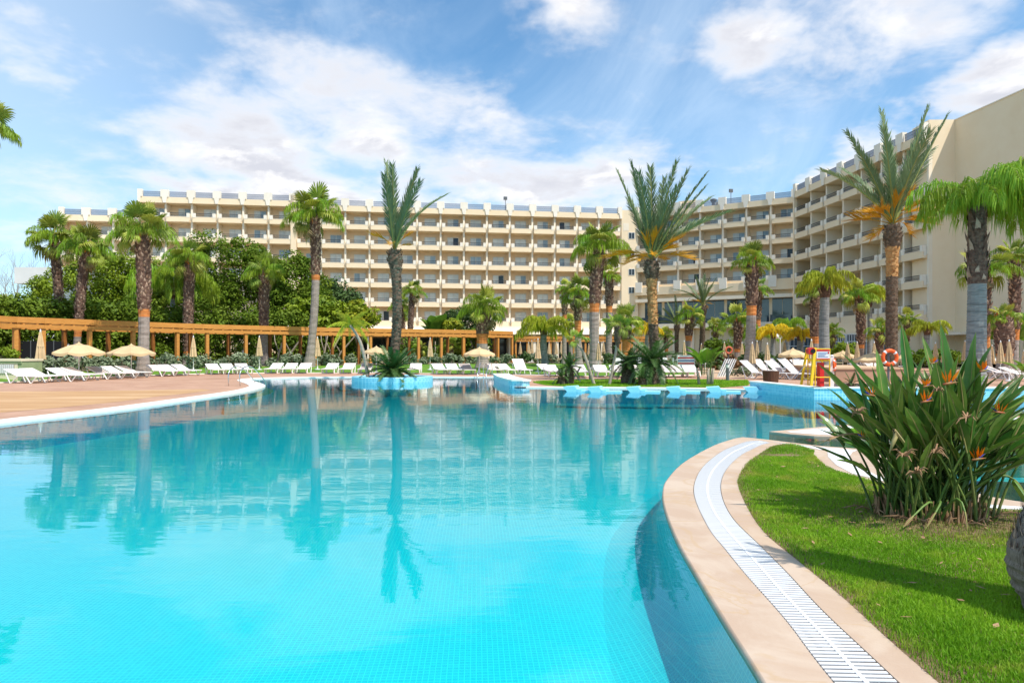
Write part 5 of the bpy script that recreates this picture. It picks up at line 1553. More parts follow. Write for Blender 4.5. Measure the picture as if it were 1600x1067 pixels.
broad_tree('broadleaf_tree', 'tall dark green ficus tree massed behind the weeping queen palm', 'tree', [(345, 425, 78, 56), (300, 470, 60, 48), (385, 460, 62, 62), (255, 480, 44, 38)], 70, 3.5, 210, 1.2, 220, .31, 'leaf_ficus', G_T, 340, 2)
broad_tree('broadleaf_tree', 'leafy tree with pale bare limb between two tall fan palms', 'tree', [(458, 440, 34, 42), (452, 480, 44, 26), (490, 470, 26, 38)], 68, 2.6, 95, 1.0, 200, .31, 'leaf_ficus', G_T, 455, 3, bark='bark_pale')
broad_tree('broadleaf_tree', 'yellow-green shrubby tree right of the tall fan palm crossing the pergola', 'tree', [(505, 490, 34, 22), (470, 492, 24, 18)], 65, 2.0, 60, .85, 110, .46, 'leaf_light', G_T, 505, 8)
broad_tree('broadleaf_tree', 'dark rounded bluish-green tree at the right end of the tree group', 'tree', [(525, 478, 32, 36), (540, 490, 26, 22), (505, 462, 20, 22)], 74, 2.4, 90, 1.0, 150, .34, 'leaf_dark', G_T, 525, 4)
broad_tree('broadleaf_tree', 'low yellowish tree ending the tree group above the pergola', 'tree', [(560, 496, 24, 15), (578, 502, 12, 8), (555, 480, 10, 8)], 66, 1.6, 40, .75, 90, .42, 'leaf_yellow', G_T, 560, 5, bark='bark_pale')
broad_tree('bush', 'rounded olive-green bush above the pergola left of the stout fan palm', 'bush', [(735, 502, 36, 16), (725, 494, 24, 9)], 76, 1.8, 46, .8, 130, .30, 'leaf_dark', 'bushes behind the pergola', 735, 6)
broad_tree('bush', 'yellow flowering bush above the pergola between the banana plant and the olive bush', 'bush', [(700, 507, 16, 7)], 74, 1.0, 18, .6, 100, .30, 'leaf_yellow', 'bushes behind the pergola', 700, 7)
broad_tree('bush', 'dark leafy bush behind the pergola posts right of the closed parasol', 'bush', [(730, 545, 30, 24)], 70, 1.4, 40, .8, 110, .36, 'leaf_ficus', 'bushes behind the pergola', 730, 9, trunk=False)
broad_tree('bush', 'dark low bush behind the pergola beside the closed parasol', 'bush', [(640, 552, 24, 18), (690, 556, 20, 14)], 71, 1.4, 40, .7, 110, .36, 'leaf_hedge', 'bushes behind the pergola', 640, 10, trunk=False)
# hedge that closes the view behind the left half of the pergola
rng = np.random.default_rng(21); hc, hr = [], []
for i in range(620):
    u = rng.uniform(-40, 560); y = float(YU(u)) + 7.5 + rng.uniform(-.6, 1.2)
    hc.append((XU(u, y), y, rng.uniform(.5, 4.9))); hr.append(rng.uniform(.5, .95))
t = thing('hedge', 'dense dark green hedge closing the view behind the left half of the pergola', 'hedge', (-14, 60, .35))
v, f = leaf_cloud(np.array(hc) - np.array([-14, 60, .35]), hr, 130, .29, rng, 1)
put('foliage', fast_mesh('foliage', v, f, 'leaf_hedge'), t)
m = MB()
for k in range(30):
    u = -30 + k * 20; y = float(YU(u)) + 8.2; x = XU(u, y)
    m.tube([(x + 14, y - 60, -.1), (x + 14.2, y - 60, 2), (x + 13.7, y - 60, 3.8)], [.09, .07, .03], 5)
m.build('stem', 'wood_bark', t)
for k, (u, lean) in enumerate([(432, .8), (447, 1.6), (512, 1.2), (524, 1.9), (505, .4)]):
    y = float(YU(u)) + 5
    t = thing('woody_shrub', ['pale curving bare shrub stem behind the pergola left of the crossing fan palm', 'pale forked shrub stem leaning right behind the pergola', 'pale bare stem leaning right behind the pergola past the crossing palm', 'strongly slanting pale stem behind the pergola past the crossing palm', 'upright pale stem behind the pergola past the crossing palm'][k], 'shrub', (XU(u, y), y, .35), 0, 'bare shrub stems behind the pergola')
    MB().tube([(0, 0, -.1), (lean * .25, 0, 1.0), (lean * .8, 0, 2.2), (lean * 1.3, 0, 3.4)], [.11, .09, .07, .05], 7).build('stem', 'bark_pale', t, True)
    MB().tube([(lean * .25, 0, 1.0), (-.2, .1, 2.1), (-.3, .2, 3.3)], [.07, .05, .04], 6).build('branch', 'bark_pale', t, True)

# grey-green shrubs in a line at the foot of the pergola, other low shrubs
SHR = []
for j in range(4):
    rng = np.random.default_rng(100 + j)
    cs = [(rng.uniform(-.55, .55), rng.uniform(-.4, .4), rng.uniform(.15, .75)) for _ in range(9)]
    v, f = leaf_cloud(cs, [rng.uniform(.22, .36) for _ in cs], 60, .21, rng, .9)
    SHR.append((v, f))
def shrub_mesh(j, m): return fast_mesh('foliage', *SHR[j], m)
SG = [shrub_mesh(j, 'leaf_grey') for j in range(4)]; SD = [shrub_mesh(j, 'leaf_dark') for j in range(4)]; SR_ = [shrub_mesh(j, 'leaf_red') for j in range(4)]
stem_m = MB()
for a in range(5): stem_m.tube([(0, 0, -.05), (.2 * math.cos(a * 1.3), .2 * math.sin(a * 1.3), .3), (.38 * math.cos(a * 1.3), .3 * math.sin(a * 1.3), .6)], [.025, .02, .01], 4)
stem_me = bpy.data.meshes.new('stem'); stem_me.from_pydata(stem_m.v, [], stem_m.f); stem_me.materials.append(MATS['wood_bark']); stem_me.update()
def shrub(u, Y, z, sc, label, group, pool_=None, seed=0):
    t = thing('shrub', label, 'shrub', (XU(u, Y), Y, z), seed * 1.7, group); t.scale = (sc, sc, sc)
    put('foliage', (pool_ or SG)[seed % 4], t); put('stem', stem_me, t)
    return t
r = random.Random(4)
k = 0
su = [38, 62, 82, 104, 126, 150, 172, 196, 252, 270, 300, 322, 352, 378, 398, 428, 452, 470, 506, 525, 552, 590, 640, 664, 684, 706, 726, 745, 775, 792]
for k, u in enumerate(su):
    y = float(np.interp(u, us, farY)) - .3 + r.uniform(-.4, .4)
    refs = [(63, 'closed parasol beside the green box'), (123, 'first open parasol on the left'), (205, 'second open parasol on the left'), (302, 'closed parasol by the thick fan palm'), (405, 'closed parasol right of the ladder'), (496, 'closed parasol at the crossing fan palm'), (612, 'planter date palm'), (672, 'closed parasol under the pergola'), (755, 'stout fan palm')]
    d_, nm = min((abs(u - a), b) for a, b in refs)
    aa = [a for a, b in refs if b == nm][0]
    dist = int(abs(u - aa) / 22)
    shrub(u, y, .34, r.uniform(.85, 1.2), 'grey-green shrub %s %s the %s' % (['close', 'one step', 'two steps', 'three steps'][min(3, dist)], 'left of' if u < aa else 'right of', nm), 'grey-green shrubs along the pergola', SG, k)
gu = [815, 838, 862, 884, 906, 928, 950, 974, 1000, 1030, 1055, 1075]
for k, u in enumerate(gu):
    shrub(u, 63 + r.uniform(-1, 1), .34, r.uniform(.9, 1.3), '%s low shrub from the pergola end in the bed before the timber veranda' % ORD[k], 'low shrubs before the veranda', SG if k % 3 else SD, k)
gu = [1096, 1112, 1128, 1144, 1160, 1176, 1198, 1214, 1230, 1246, 1262, 1280]
for k, u in enumerate(gu):
    shrub(u, 52 + (k % 3) * .5, .1, 1.35, '%s clump from the left of the low dark hedge behind the right loungers' % ORD[k], 'hedge clumps behind the right loungers', SR_ if k in (2, 3, 9) else SD, k)
for k, (u, y) in enumerate([(1153, 40), (1168, 39.5), (1133, 41)]):
    shrub(u, y, .06, .62, ['small tuft on the sand bed left of the tall dark palm trunk', 'small tuft at the very foot of the tall dark palm trunk', 'small tuft on the sand bed behind the bollard lamp'][k], 'small tufts on the sand bed', SG, k)

# banana-like plants
def banana(u, Y, z0, h, nl, label, cat='plant', w=.36, spread=.6, stems=4, group=None, name='banana_plant'):
    t = thing(name, label, cat, (XU(u, Y), Y, z0), 0, group); r = random.Random(int(u))
    for k in range(stems):
        a = k * 2.2 + .4; q = Vector((math.cos(a), math.sin(a) * .7, 0)) * spread * .35
        MB().tube([q * .9 + Vector((0, 0, -.05)), q + Vector((0, 0, h * .2)), q * 1.2 + Vector((0, 0, h * .42))], [.07, .06, .035], 7).build('stem', 'bark_pale', t, True)
    for k in range(nl):
        a = k * 2.399 + .3; up = r.uniform(.72, 1.0); out = spread * r.uniform(.35, 1.0)
        d = Vector((math.cos(a), math.sin(a), 0)); b = d * spread * .2 + Vector((0, 0, h * .25))
        tip = d * out + Vector((0, 0, h * up)); ctrl = d * out * .25 + Vector((0, 0, h * up * .8))
        leaf_blade(b, ctrl, tip, w * h / 3, .42, 'leaf', ['strel_stem', 'banana_leaf', 'strel_rib'], t, r)
    return t
def bez(a, b, c, t): return a * (1 - t) ** 2 + b * 2 * t * (1 - t) + c * t * t
def leaf_blade(base, ctrl, tip, halfw, pet, name, mats, parent, r, fold=.55, rows=11, stem_r=.011, wave=.0, axis=None, twist=0.0, curl=0.0):
    """stalk along a bezier; blade over its last part, folded along the rib"""
    base, ctrl, tip = Vector(base), Vector(ctrl), Vector(tip)
    m = MB(); m.mat = 0
    P = [bez(base, ctrl, tip, t * pet / 5) for t in range(6)]
    m.tube(P, [stem_r * (1.3 - .5 * i / 5) for i in range(6)], 5, cap=False)
    vs = []
    out = Vector((tip.x - base.x, tip.y - base.y, 0)); out = out.normalized() if out.length > .02 else Vector((r.uniform(-1, 1), r.uniform(-1, 1), 0)).normalized()
    for i in range(rows):
        s = i / (rows - 1); t = pet + (1 - pet) * s
        p = bez(base, ctrl, tip, t); d = (bez(base, ctrl, tip, min(1, t + .02)) - bez(base, ctrl, tip, t - .02)).normalized()
        up = (-out + Vector((0, 0, .35))); up = (up - d * up.dot(d)).normalized()     # inner face looks to the clump's axis
        side = d.cross(up).normalized()
        tw = twist * (s + .2)
        side, up = side * math.cos(tw) + up * math.sin(tw), up * math.cos(tw) - side * math.sin(tw)
        w = halfw * (math.sin(PI * min(1, s * .93 + .055) ** .78) ** .9) if s < 1 else .001
        wv = wave * math.sin(i * 2.1 + twist) * w
        fo = fold * (1 - .35 * s)
        e = [-1, -.52, 0, .52, 1]
        for q in e:
            vs.append(p + side * w * q * math.cos(fo) + up * (w * abs(q) * math.sin(fo) + (wv if abs(q) == 1 else 0) - curl * w * q * q))
    o = len(m.v)
    m.v.extend([tuple(v) for v in vs])
    for i in range(rows - 1):
        for k in range(4):
            m.f.append((o + i * 5 + k, o + i * 5 + k + 1, o + i * 5 + 6 + k, o + i * 5 + 5 + k)); m.mi.append(1)
    # rib
    m.mat = 2
    rib = [Vector(vs[i * 5 + 2]) for i in range(rows)]
    m.tube(rib, [stem_r * .75 * (1 - .8 * i / (rows - 1)) for i in range(rows)], 4, cap=False)
    me = bpy.data.meshes.new(name); me.from_pydata(m.v, [], m.f)
    for x in mats: me.materials.append(MATS[x])
    me.polygons.foreach_set('material_index', m.mi)
    me.polygons.foreach_set('use_smooth', [True] * len(me.polygons)); me.update()
    return put(name, me, parent)
banana(1103, 30.2, .06, 1.75, 16, 'broad-leaved banana-like plant on the lawn behind the floating beds', w=.42, spread=1.0)
banana(680, 74, .35, 5.2, 14, 'tall banana-like plant sticking up above the pergola', w=.5, spread=2.2)
banana(1553, 46, .05, 4.6, 12, 'green broad-leaved plant behind the trunks at the right edge', w=.5, spread=1.5)
banana(1596, 44, .05, 4.2, 12, 'green broad-leaved plant at the right edge below the blind wall', w=.5, spread=1.6)
banana(1606, 30, .05, 1.2, 10, 'low fleshy-leaved plant by the closed parasols at the right edge', w=.5, spread=1.2)

# leafless trees at the far left
def bare_tree(u, Y, h, label, seed):
    t = thing('bare_tree', label, 'tree', (XU(u, Y), Y, 0), 0, 'leafless trees at the left')
    r = random.Random(seed); m = MB()
    def grow(p, d, L, rad, lv):
        q = p + d * L; mid_ = (p + q) / 2 + Vector((r.uniform(-1, 1), r.uniform(-1, 1), 0)) * L * .06
        m.tube([p, mid_, q], [rad, rad * .85, rad * .65], 4 if lv < 3 else 3, cap=False)
        if lv >= 5: return
        for _ in range(3 if lv < 3 else 2):
            nd = (d + Vector((r.uniform(-.6, .6), r.uniform(-.6, .6), r.uniform(-.05, .45)))).normalized()
            grow(q, nd, L * r.uniform(.6, .85), rad * .55, lv + 1)
    grow(Vector((0, 0, 0)), Vector((0, 0, 1)), h * .30, .22, 0)
    m.build('trunk', 'bare_branch', t)
bare_tree(8, 112, 19, 'leafless tree at the very left edge above the pergola', 2)
bare_tree(32, 116, 17, 'leafless tree directly left of the white house', 3)
bare_tree(66, 118, 18.5, 'leafless tree rising behind the roof of the white house', 5)

broad_tree('bush', 'dark green bush before the restaurant wall behind the banana-like plant', 'bush', [(1128, 540, 22, 13), (1150, 546, 14, 8)], 66, 1.2, 34, .7, 110, .26, 'leaf_ficus', 'bushes before the hotel', 1128, 71)
broad_tree('bush', 'green bush before the white window bars of the right wing', 'bush', [(1325, 548, 18, 9), (1300, 552, 14, 7)], 62, 1.0, 26, .6, 110, .24, 'leaf_light', 'bushes before the hotel', 1322, 72)
broad_tree('bush', 'low bush behind the terrace loungers left of the grey queen palm', 'bush', [(1440, 556, 26, 8), (1480, 558, 20, 7)], 50, 1.0, 30, .5, 110, .22, 'leaf_ficus', 'bushes before the hotel', 1460, 73)
palm('W', 1302, 64, 1302, 520, .5, 24, 'small fan palm close to the white window bars of the right wing', nf=14, g=(.3, .4))
palm('W', 1118, 70, 1118, 512, .5, 24, 'small fan palm between silver-green date palm and orange-footed fan palm', nf=14, g=(.4, .5), light=True)
palm('Q', 1232, 66, 1232, 508, .5, 30, 'small green queen palm between the two golden ones', nf=13, yellow=0, el=(76, 24))
palm('W', 1418, 60, 1418, 500, .5, 28, 'small fan palm behind the tallest date palm trunk', nf=14, g=(.3, .4), light=True)
palm('W', 1040, 74, 1040, 524, .5, 20, 'tiny fan palm beside the great date palm trunk before the restaurant wall', nf=12, g=(.3, .5), light=True)
# ------------------------------------------------------------------ the bird-of-paradise clump in the foreground
bp = thing('bird_of_paradise_plant', 'large bird-of-paradise clump with orange flowers growing on the near lawn', 'plant', PLANT)
r = random.Random(42)
LM = ['strel_stem', 'strel_leaf', 'strel_rib']
def foot():
    a = r.uniform(0, 2 * PI); q = math.sqrt(r.random())
    return Vector((.42 * q * math.cos(a), .34 * q * math.sin(a), -.01))
def at_px(u, v, dy=0.0):
    Y = PLANT.y + dy
    return Vector((XU(u, Y), Y, ZV(v, Y))) - PLANT
# leaves whose tips the photograph shows: pixel, depth offset, half width, stalk share, droop
tips = [(1279, 569, -.15, .066, .50, .75), (1276, 629, -.3, .060, .52, .80), (1292, 605, .1, .064, .5, .8), (1315, 551, .0, .078, .45, .72), (1409, 507, .1, .062, .62, .6),
        (1470, 506, -.2, .072, .52, .6), (1477, 524, .2, .06, .6, .6), (1441, 525, .25, .06, .6, .6), (1369, 545, .15, .062, .55, .65), (1525, 519, -.1, .062, .52, .62),
        (1550, 538, -.15, .074, .48, .64), (1576, 596, -.3, .085, .48, .7), (1516, 553, .3, .062, .58, .65), (1612, 614, .0, .095, .5, .72), (1625, 640, -.2, .10, .48, .78), (1632, 668, .1, .10, .5, .8),
        (1462, 565, -.35, .085, .58, .62), (1392, 566, -.2, .06, .6, .6), (1352, 592, -.3, .06, .6, .65), (1334, 640, -.45, .055, .55, .78), (1318, 690, -.4, .055, .55, .95), (1307, 719, -.5, .045, .62, 1.0),
        (1376, 640, -.5, .07, .5, .68), (1420, 610, -.5, .075, .55, .62), (1440, 660, -.55, .07, .5, .6), (1545, 660, -.5, .085, .5, .8), (1590, 700, -.35, .06, .5, .9), (1335, 575, .2, .06, .55, .7), (1500, 600, .3, .07, .55, .6),
        (1540, 585, .35, .08, .5, .62), (1600, 585, .3, .085, .5, .66), (1350, 620, .35, .055, .6, .7), (1425, 560, .35, .06, .6, .6), (1570, 640, .4, .08, .5, .7)]
for (u, v, dy, hw, pet, rise) in tips:
    tip = at_px(u, v, dy); b = foot() * .8
    b.x += .14 * (1 if tip.x > 0 else -1) * min(1, abs(tip.x)); 
    ctrl = Vector((b.x + (tip.x - b.x) * .42, b.y + (tip.y - b.y) * .4, max(tip.z * (.34 + .36 * rise) + .10, .42)))
    leaf_blade(b, ctrl, tip, hw * .98, pet * .92, 'leaf', LM, bp, r, fold=r.uniform(.35, .8), rows=13, twist=r.uniform(-.5, .5), wave=.12)
# the rest of the clump
for i in range(150):
    a = r.uniform(0, 2 * PI); q = r.random() ** .62
    ex = 1.28 if math.cos(a) > 0 else 1.1
    rho = q * ex
    zt = 1.46 - .50 * q ** 2 + r.uniform(-.24, .12)
    if i % 4 == 0: zt *= r.uniform(.55, .85)
    tip = Vector((rho * math.cos(a), rho * .8 * math.sin(a), zt))
    b = foot(); b += Vector((tip.x, tip.y, 0)) * .12
    ctrl = Vector((b.x + (tip.x - b.x) * .25, b.y + (tip.y - b.y) * .35, zt * r.uniform(.52, .66)))
    leaf_blade(b, ctrl, tip, r.uniform(.038, .072), r.uniform(.52, .64), 'leaf', LM, bp, r, fold=r.uniform(.35, .95), rows=10, twist=r.uniform(-.7, .7), wave=.1)
# bent, spent and yellowing leaves
for (p0, c0, p1, hw, pet) in [((-.3, -.2, .3), (-.55, -.2, .98), (-1.16, -.25, .70), .028, .5), ((.42, -.1, .35), (1.05, -.2, .95), (1.22, -.25, .38), .06, .45),
                              ((.3, -.2, .3), (.62, -.3, .62), (.72, -.32, .05), .085, .55), ((-.25, -.3, .0), (-.1, -.55, .45), (-.42, -.62, .02), .012, .8), ((-.1, -.3, .0), (-.02, -.5, .5), (-.06, -.62, .0), .012, .8),
                              ((-.2, -.3, .05), (-.2, -.5, .4), (-.6, -.6, .03), .014, .85)]:
    leaf_blade(p0, c0, p1, hw, pet, 'leaf', ['strel_stem', 'strel_leaf' if hw > .05 else 'strel_dead', 'strel_rib'], bp, r, fold=.5)
# dead sheaths round the foot
m = MB()
for i in range(150):
    a = r.uniform(0, 6.28); d = Vector((math.cos(a) * .46, math.sin(a) * .38, 0)) * r.uniform(.7, 1.05)
    m.tube([d + Vector((0, 0, -.01)), d * 1.05 + Vector((r.uniform(-.03, .03), 0, r.uniform(.06, .22)))], [.013, .005], 4, cap=False)
for i in range(40):
    a = r.uniform(0, 6.28); d = Vector((math.cos(a) * .5, math.sin(a) * .4, .015)) * 1.05; e = d + Vector((r.uniform(-.3, .3), r.uniform(-.2, .1), r.uniform(.0, .04)))
    m.tube([d, (d + e) / 2 + Vector((0, 0, .03)), e], [.006, .008, .003], 4, cap=False)
m.build('dry_sheaths', 'strel_dead', bp)['kind'] = 'stuff'
# flowers
def flower(u, v, dy, ang, sc=1.0, tilt=0.0):
    p = at_px(u, v, dy); b = foot() * .7 + Vector((p.x, p.y, 0)) * .2
    m = MB(); ctrl = Vector((b.x + (p.x - b.x) * .3, b.y + (p.y - b.y) * .3, p.z * .7))
    P = [bez(b, ctrl, p, i / 9) for i in range(10)]
    m.tube(P, [.012 - .0004 * i for i in range(10)], 6)
    st = m.build('flower', 'strel_stem', bp, True)
    d = Vector((math.cos(ang), math.sin(ang) * .6, .12 + tilt)).normalized()
    bm_ = MB(); bm_.tube([p - d * .015 * sc, p + d * .05 * sc, p + d * .09 * sc, p + d * .155 * sc], [.011 * sc, .016 * sc, .011 * sc, .001], 7)
    bm_.build('beak', 'strel_beak', st, True)
    for k in range(5):
        o = p + d * (.02 + .012 * k) * sc
        f = (Vector((0, 0, 1)) + d * (-.5 + .27 * k) + Vector((0, r.uniform(-.35, .35), 0)) + Vector((r.uniform(-.1, .1), 0, 0))).normalized()
        L = sc * r.uniform(.12, .17); s = f.cross(d).normalized() * .021 * sc
        if k % 2: s = (s + d * .012 * sc)
        m = MB(); n_ = d.cross(s).normalized() * .006 * sc
        m.add([o, o + f * L * .45 + s, o + f * L * .45 + n_, o + f * L * .45 - s, o + f * L], [(0, 1, 2), (0, 2, 3), (1, 4, 2), (2, 4, 3), (0, 3, 1), (1, 3, 4)])
        m.build('sepal', 'strel_orange', st)
    f = (d * 1.0 + Vector((0, 0, .55))).normalized(); o = p + d * .05 * sc
    m = MB(); m.tube([o, o + f * .06 * sc, o + f * .11 * sc], [.004, .007, .001], 5); m.build('petal', 'strel_blue', st)
for args in [(1476, 600, -.55, .3, 1.35), (1441, 628, -.6, .2, 1.0), (1444, 604, -.5, .5, .85), (1366, 618, -.5, 2.9, .85), (1568, 645, -.5, 2.8, 1.05), (1521, 718, -.62, .1, 1.15), (1352, 683, -.35, 2.8, .7), (1533, 580, -.3, .6, 1.1), (1455, 568, -.2, .3, .85)]:
    flower(args[0], args[1], args[2], args[3], args[4] * .66)
def dead_flower(u, v, dy, sc=1.0):
    p = at_px(u, v, dy); b = foot() * .6 + Vector((p.x, p.y, 0)) * .2
    m = MB(); ctrl = Vector((b.x + (p.x - b.x) * .3, b.y + (p.y - b.y) * .3, p.z * .7))
    m.tube([bez(b, ctrl, p, i / 7) for i in range(8)], [.010] * 8, 5); m.mat = 1
    for k in range(9):
        a = k * 2.4; d = Vector((math.cos(a), math.sin(a) * .7, r.uniform(-.5, .8))).normalized(); L = sc * r.uniform(.06, .12)
        m.tube([p, p + d * L * .6 + Vector((0, 0, .015)), p + d * L + Vector((0, 0, -.02))], [.009 * sc, .008 * sc, .002], 4, cap=False)
    m.build('spent_flower', ['strel_stem', 'strel_dead'], bp)
for args in [(1510, 652, -.55, 1.0), (1412, 712, -.62, 1.1), (1461, 706, -.66, 1.1), (1432, 738, -.66, 1.0), (1340, 645, -.4, 1.0), (1485, 590, .0, 1.0), (1465, 610, -.5, .7)]:
    dead_flower(*args)
# pale green seed pod hanging on a bent stalk
m = MB(); p = at_px(1397, 672, -.62); q = at_px(1390, 708, -.64)
m.tube([foot(), bez(foot(), Vector((-.25, -.2, .6)), p, .6), p, p + Vector((.012, 0, -.06)), (p + q) / 2 + Vector((.015, 0, 0)), q], [.008, .008, .016, .02, .018, .004], 7)
m.build('seed_pod', 'strel_rib', bp, True)
# bent stalk with its dry tip over the turf by the tongue's end
# ------------------------------------------------------------------ sun loungers
def make_lounger(back_up=.30, fabric='lounger_fabric'):
    """head at x=0, foot at x=1.95; both legs V-shaped tubes"""
    t = thing('sun_lounger', '', 'sun lounger')
    W2 = .36; hh = .34; bx = .74
    m = MB()
    for s in (-1, 1):
        m.tube([(bx - .03, s * W2, hh), (1.93, s * W2, hh - .02)], .022, 6)
    m.bar((1.94, -W2, hh - .02), (1.94, W2, hh - .02), .04); m.bar((bx, -W2, hh), (bx, W2, hh), .04)
    m.build('frame', 'lounger_frame', t)
    for s in (-1, 1):
        for a, b, c in ((.12, .38, .80), (1.28, 1.52, 1.86)):
            m = MB(); m.tube([(a, s * (W2 + .01), hh + (.0 if a > 1 else back_up * .55)), (b, s * (W2 + .02), .02), (b + .08, s * (W2 + .02), .02), (c, s * (W2 + .01), hh - .02)], .026, 6)
            m.build('leg', 'lounger_frame', t)
    m = MB(); m.box(bx + .02, 1.9, -W2 + .025, W2 - .025, hh - .012, hh + .008); m.build('seat', fabric, t)
    bl = math.hypot(bx, back_up); m = MB()
    zt = hh + back_up
    m.add([(bx, -W2 + .02, hh), (bx, W2 - .02, hh), (.0, W2 - .02, zt), (.0, -W2 + .02, zt), (bx + .01, -W2 + .02, hh + .02), (bx + .01, W2 - .02, hh + .02), (.02, W2 - .02, zt + .02), (.02, -W2 + .02, zt + .02)],
          [(0, 1, 2, 3), (7, 6, 5, 4), (0, 4, 5, 1), (1, 5, 6, 2), (2, 6, 7, 3), (3, 7, 4, 0)])
    b = m.build('backrest', fabric, t)
    m = MB()
    for s in (-1, 1): m.tube([(bx, s * W2, hh + .01), (.0, s * W2, zt + .01)], .022, 6)
    m.tube([(.0, -W2, zt + .01), (.0, W2, zt + .01)], .022, 6)
    m.build('backrest_frame', 'lounger_frame', b)
    return t
LO = {'flat': make_lounger(.30), 'up': make_lounger(.62), 'dark': make_lounger(.30, 'lounger_fabric_dark')}
used_l = set()
def lounger(u, v, deg, kind, label, group, Y=None, z=.05):
    """u,v: ground pixel of the lounger's middle; deg: heading of the foot end, 0 = to the right, -90 = to the camera"""
    p = W(u, v, z) if Y is None else Vector((XU(u, Y), Y, z))
    a = R(deg); p = p - Vector((math.cos(a), math.sin(a), 0)) * .97
    src = LO[kind]
    if kind not in used_l:
        used_l.add(kind); src.location = p; src.rotation_euler = (0, 0, a); src['label'] = label; src['group'] = group
        return src
    return dup(src, label, p, a, None, group)
GL = 'white sun loungers on the left deck'
row = [(43, 598.5, -12), (66, 596.8, -12), (106, 595.8, -14), (128, 594.2, -14), (164, 592.2, -18), (186, 591.2, -18), (208, 590.0, -20), (252, 587.8, -26), (271, 587.0, -26), (291, 586.2, -28), (336, 584.8, -52), (358, 584.4, -54), (381, 584.2, -56)]
for k, (u, v, d) in enumerate(row):
    lab = '%s sun lounger from the green box in the slanted row on the left deck' % ORD[k] if k != 4 else 'sun lounger with brownish cover in the slanted row on the left deck'
    lounger(u, v, d, 'dark' if k == 4 else 'flat', lab, GL)
row = [(428, 583.2), (451, 583.2), (473.5, 583.2), (516, 583.4), (543, 583.4), (571, 583.6), (648, 584)]
nm = ['first white lounger right of the steel ladder, facing the pool', 'white lounger in the middle of the trio between ladder and crossing fan palm', 'white lounger close left of the crossing fan palm', 'single white lounger just right of the crossing fan palm', 'white lounger next to the brownish one left of the round planter', 'brownish lounger right behind the crooked slender palm', 'white lounger half hidden by the right side of the planter cycad']
for k, (u, v) in enumerate(row):
    lounger(u, v, -88 + (k % 3), 'dark' if k == 5 else 'flat', nm[k], 'sun loungers facing the pool at the far side')
row = [(688, 584.5, -70, 'flat'), (709, 584.6, -72, 'flat'), (730, 584.8, -74, 'dark'), (771, 585, -76, 'flat'), (792, 585.2, -66, 'flat'), (816, 585.2, -72, 'up'), (857, 585.8, -66, 'flat')]
nm = ['first white lounger to the right of the closed parasol behind the pool', 'white lounger between another white one and the brown one near the stout palm', 'brown lounger just left of the far steel ladder', 'white lounger seen behind the far steel ladder', 'white lounger between the far ladder and the one with raised back', 'white lounger with its backrest raised high', 'white lounger left of the small low cycad']
for k, (u, v, d, kd) in enumerate(row):
    lounger(u, v, d, kd, nm[k], 'sun loungers facing the pool at the far side')
row = [(864, 588, -80), (908, 588.6, -84), (941, 588.8, -86), (966, 588.8, -88), (994, 588.8, -90), (1038, 589, -90), (1058.5, 589, -90), (1081, 589.2, -92)]
nm = ['white lounger half covered by the pale-trunked cycad', 'white lounger behind the dark folding stand', 'white lounger between tall drooping palm and thin bulb-headed palm', 'white lounger right behind the thin bulb-headed palm', 'white lounger peeping out right of the dark-trunked cycad', 'white lounger hidden behind the big cycad trunk', 'white lounger right of the big cycad trunk', 'low white lounger left of the banana-like plant']
for k, (u, v, d) in enumerate(row):
    lounger(u, v, d, 'flat', nm[k], 'sun loungers behind the front lawn strip')
row = [(1187, 592, -50), (1202, 587, -60), (1222, 587, -62), (1226, 592.5, -55), (1244, 588, -62), (1250, 593, -55), (1262, 588.5, -64), (1238, 583, -66), (1218, 582.5, -66), (1280, 589, -62), (1262, 583, -66), (1292, 586, -64)]
nm = ['lounger beside the brown bin at its left', 'raised lounger straight behind the brown bin', 'raised lounger behind the front pair near the bin', 'front lounger right of the brown bin', 'second-row lounger under the low open parasol', 'front lounger next to the yellow ladder leg', 'second-row lounger behind the yellow ladder leg', 'back-row lounger under the low open parasol', 'back-row lounger left of the low open parasol', 'lounger seen through the lifeguard stand', 'back-row lounger behind the lifeguard stand', 'lounger right behind the lifeguard stand post']
for k, (u, v, d) in enumerate(row):
    lounger(u, v, d, 'up', 'white ' + nm[k], 'raised white loungers by the lifeguard stand')
row = [(1352, 584, -60), (1366, 580, -60), (1384, 583, -62), (1402, 579, -62), (1536, 587, -70), (1552, 590, -66), (1570, 592, -60), (1588, 589, -60), (1600, 595, -58), (1582, 583, -64), (1606, 583, -64)]
nm = ['lounger on the raised terrace left of the lifebuoy', 'lounger behind the first one on the raised terrace', 'lounger right below the lifebuoy', 'lounger right behind the lifebuoy post', 'lounger close to the foot of the grey queen palm', 'lounger one step right of the grey queen palm foot', 'lounger under the pair of closed parasols at the right', 'lounger right of the pair of closed parasols', 'lounger cut by the right picture edge, front', 'back lounger behind the pair of closed parasols', 'back lounger cut by the right picture edge']
for k, (u, v, d) in enumerate(row):
    lounger(u, v, d, 'up' if k % 2 else 'flat', 'white ' + nm[k], 'white loungers on the right terrace')

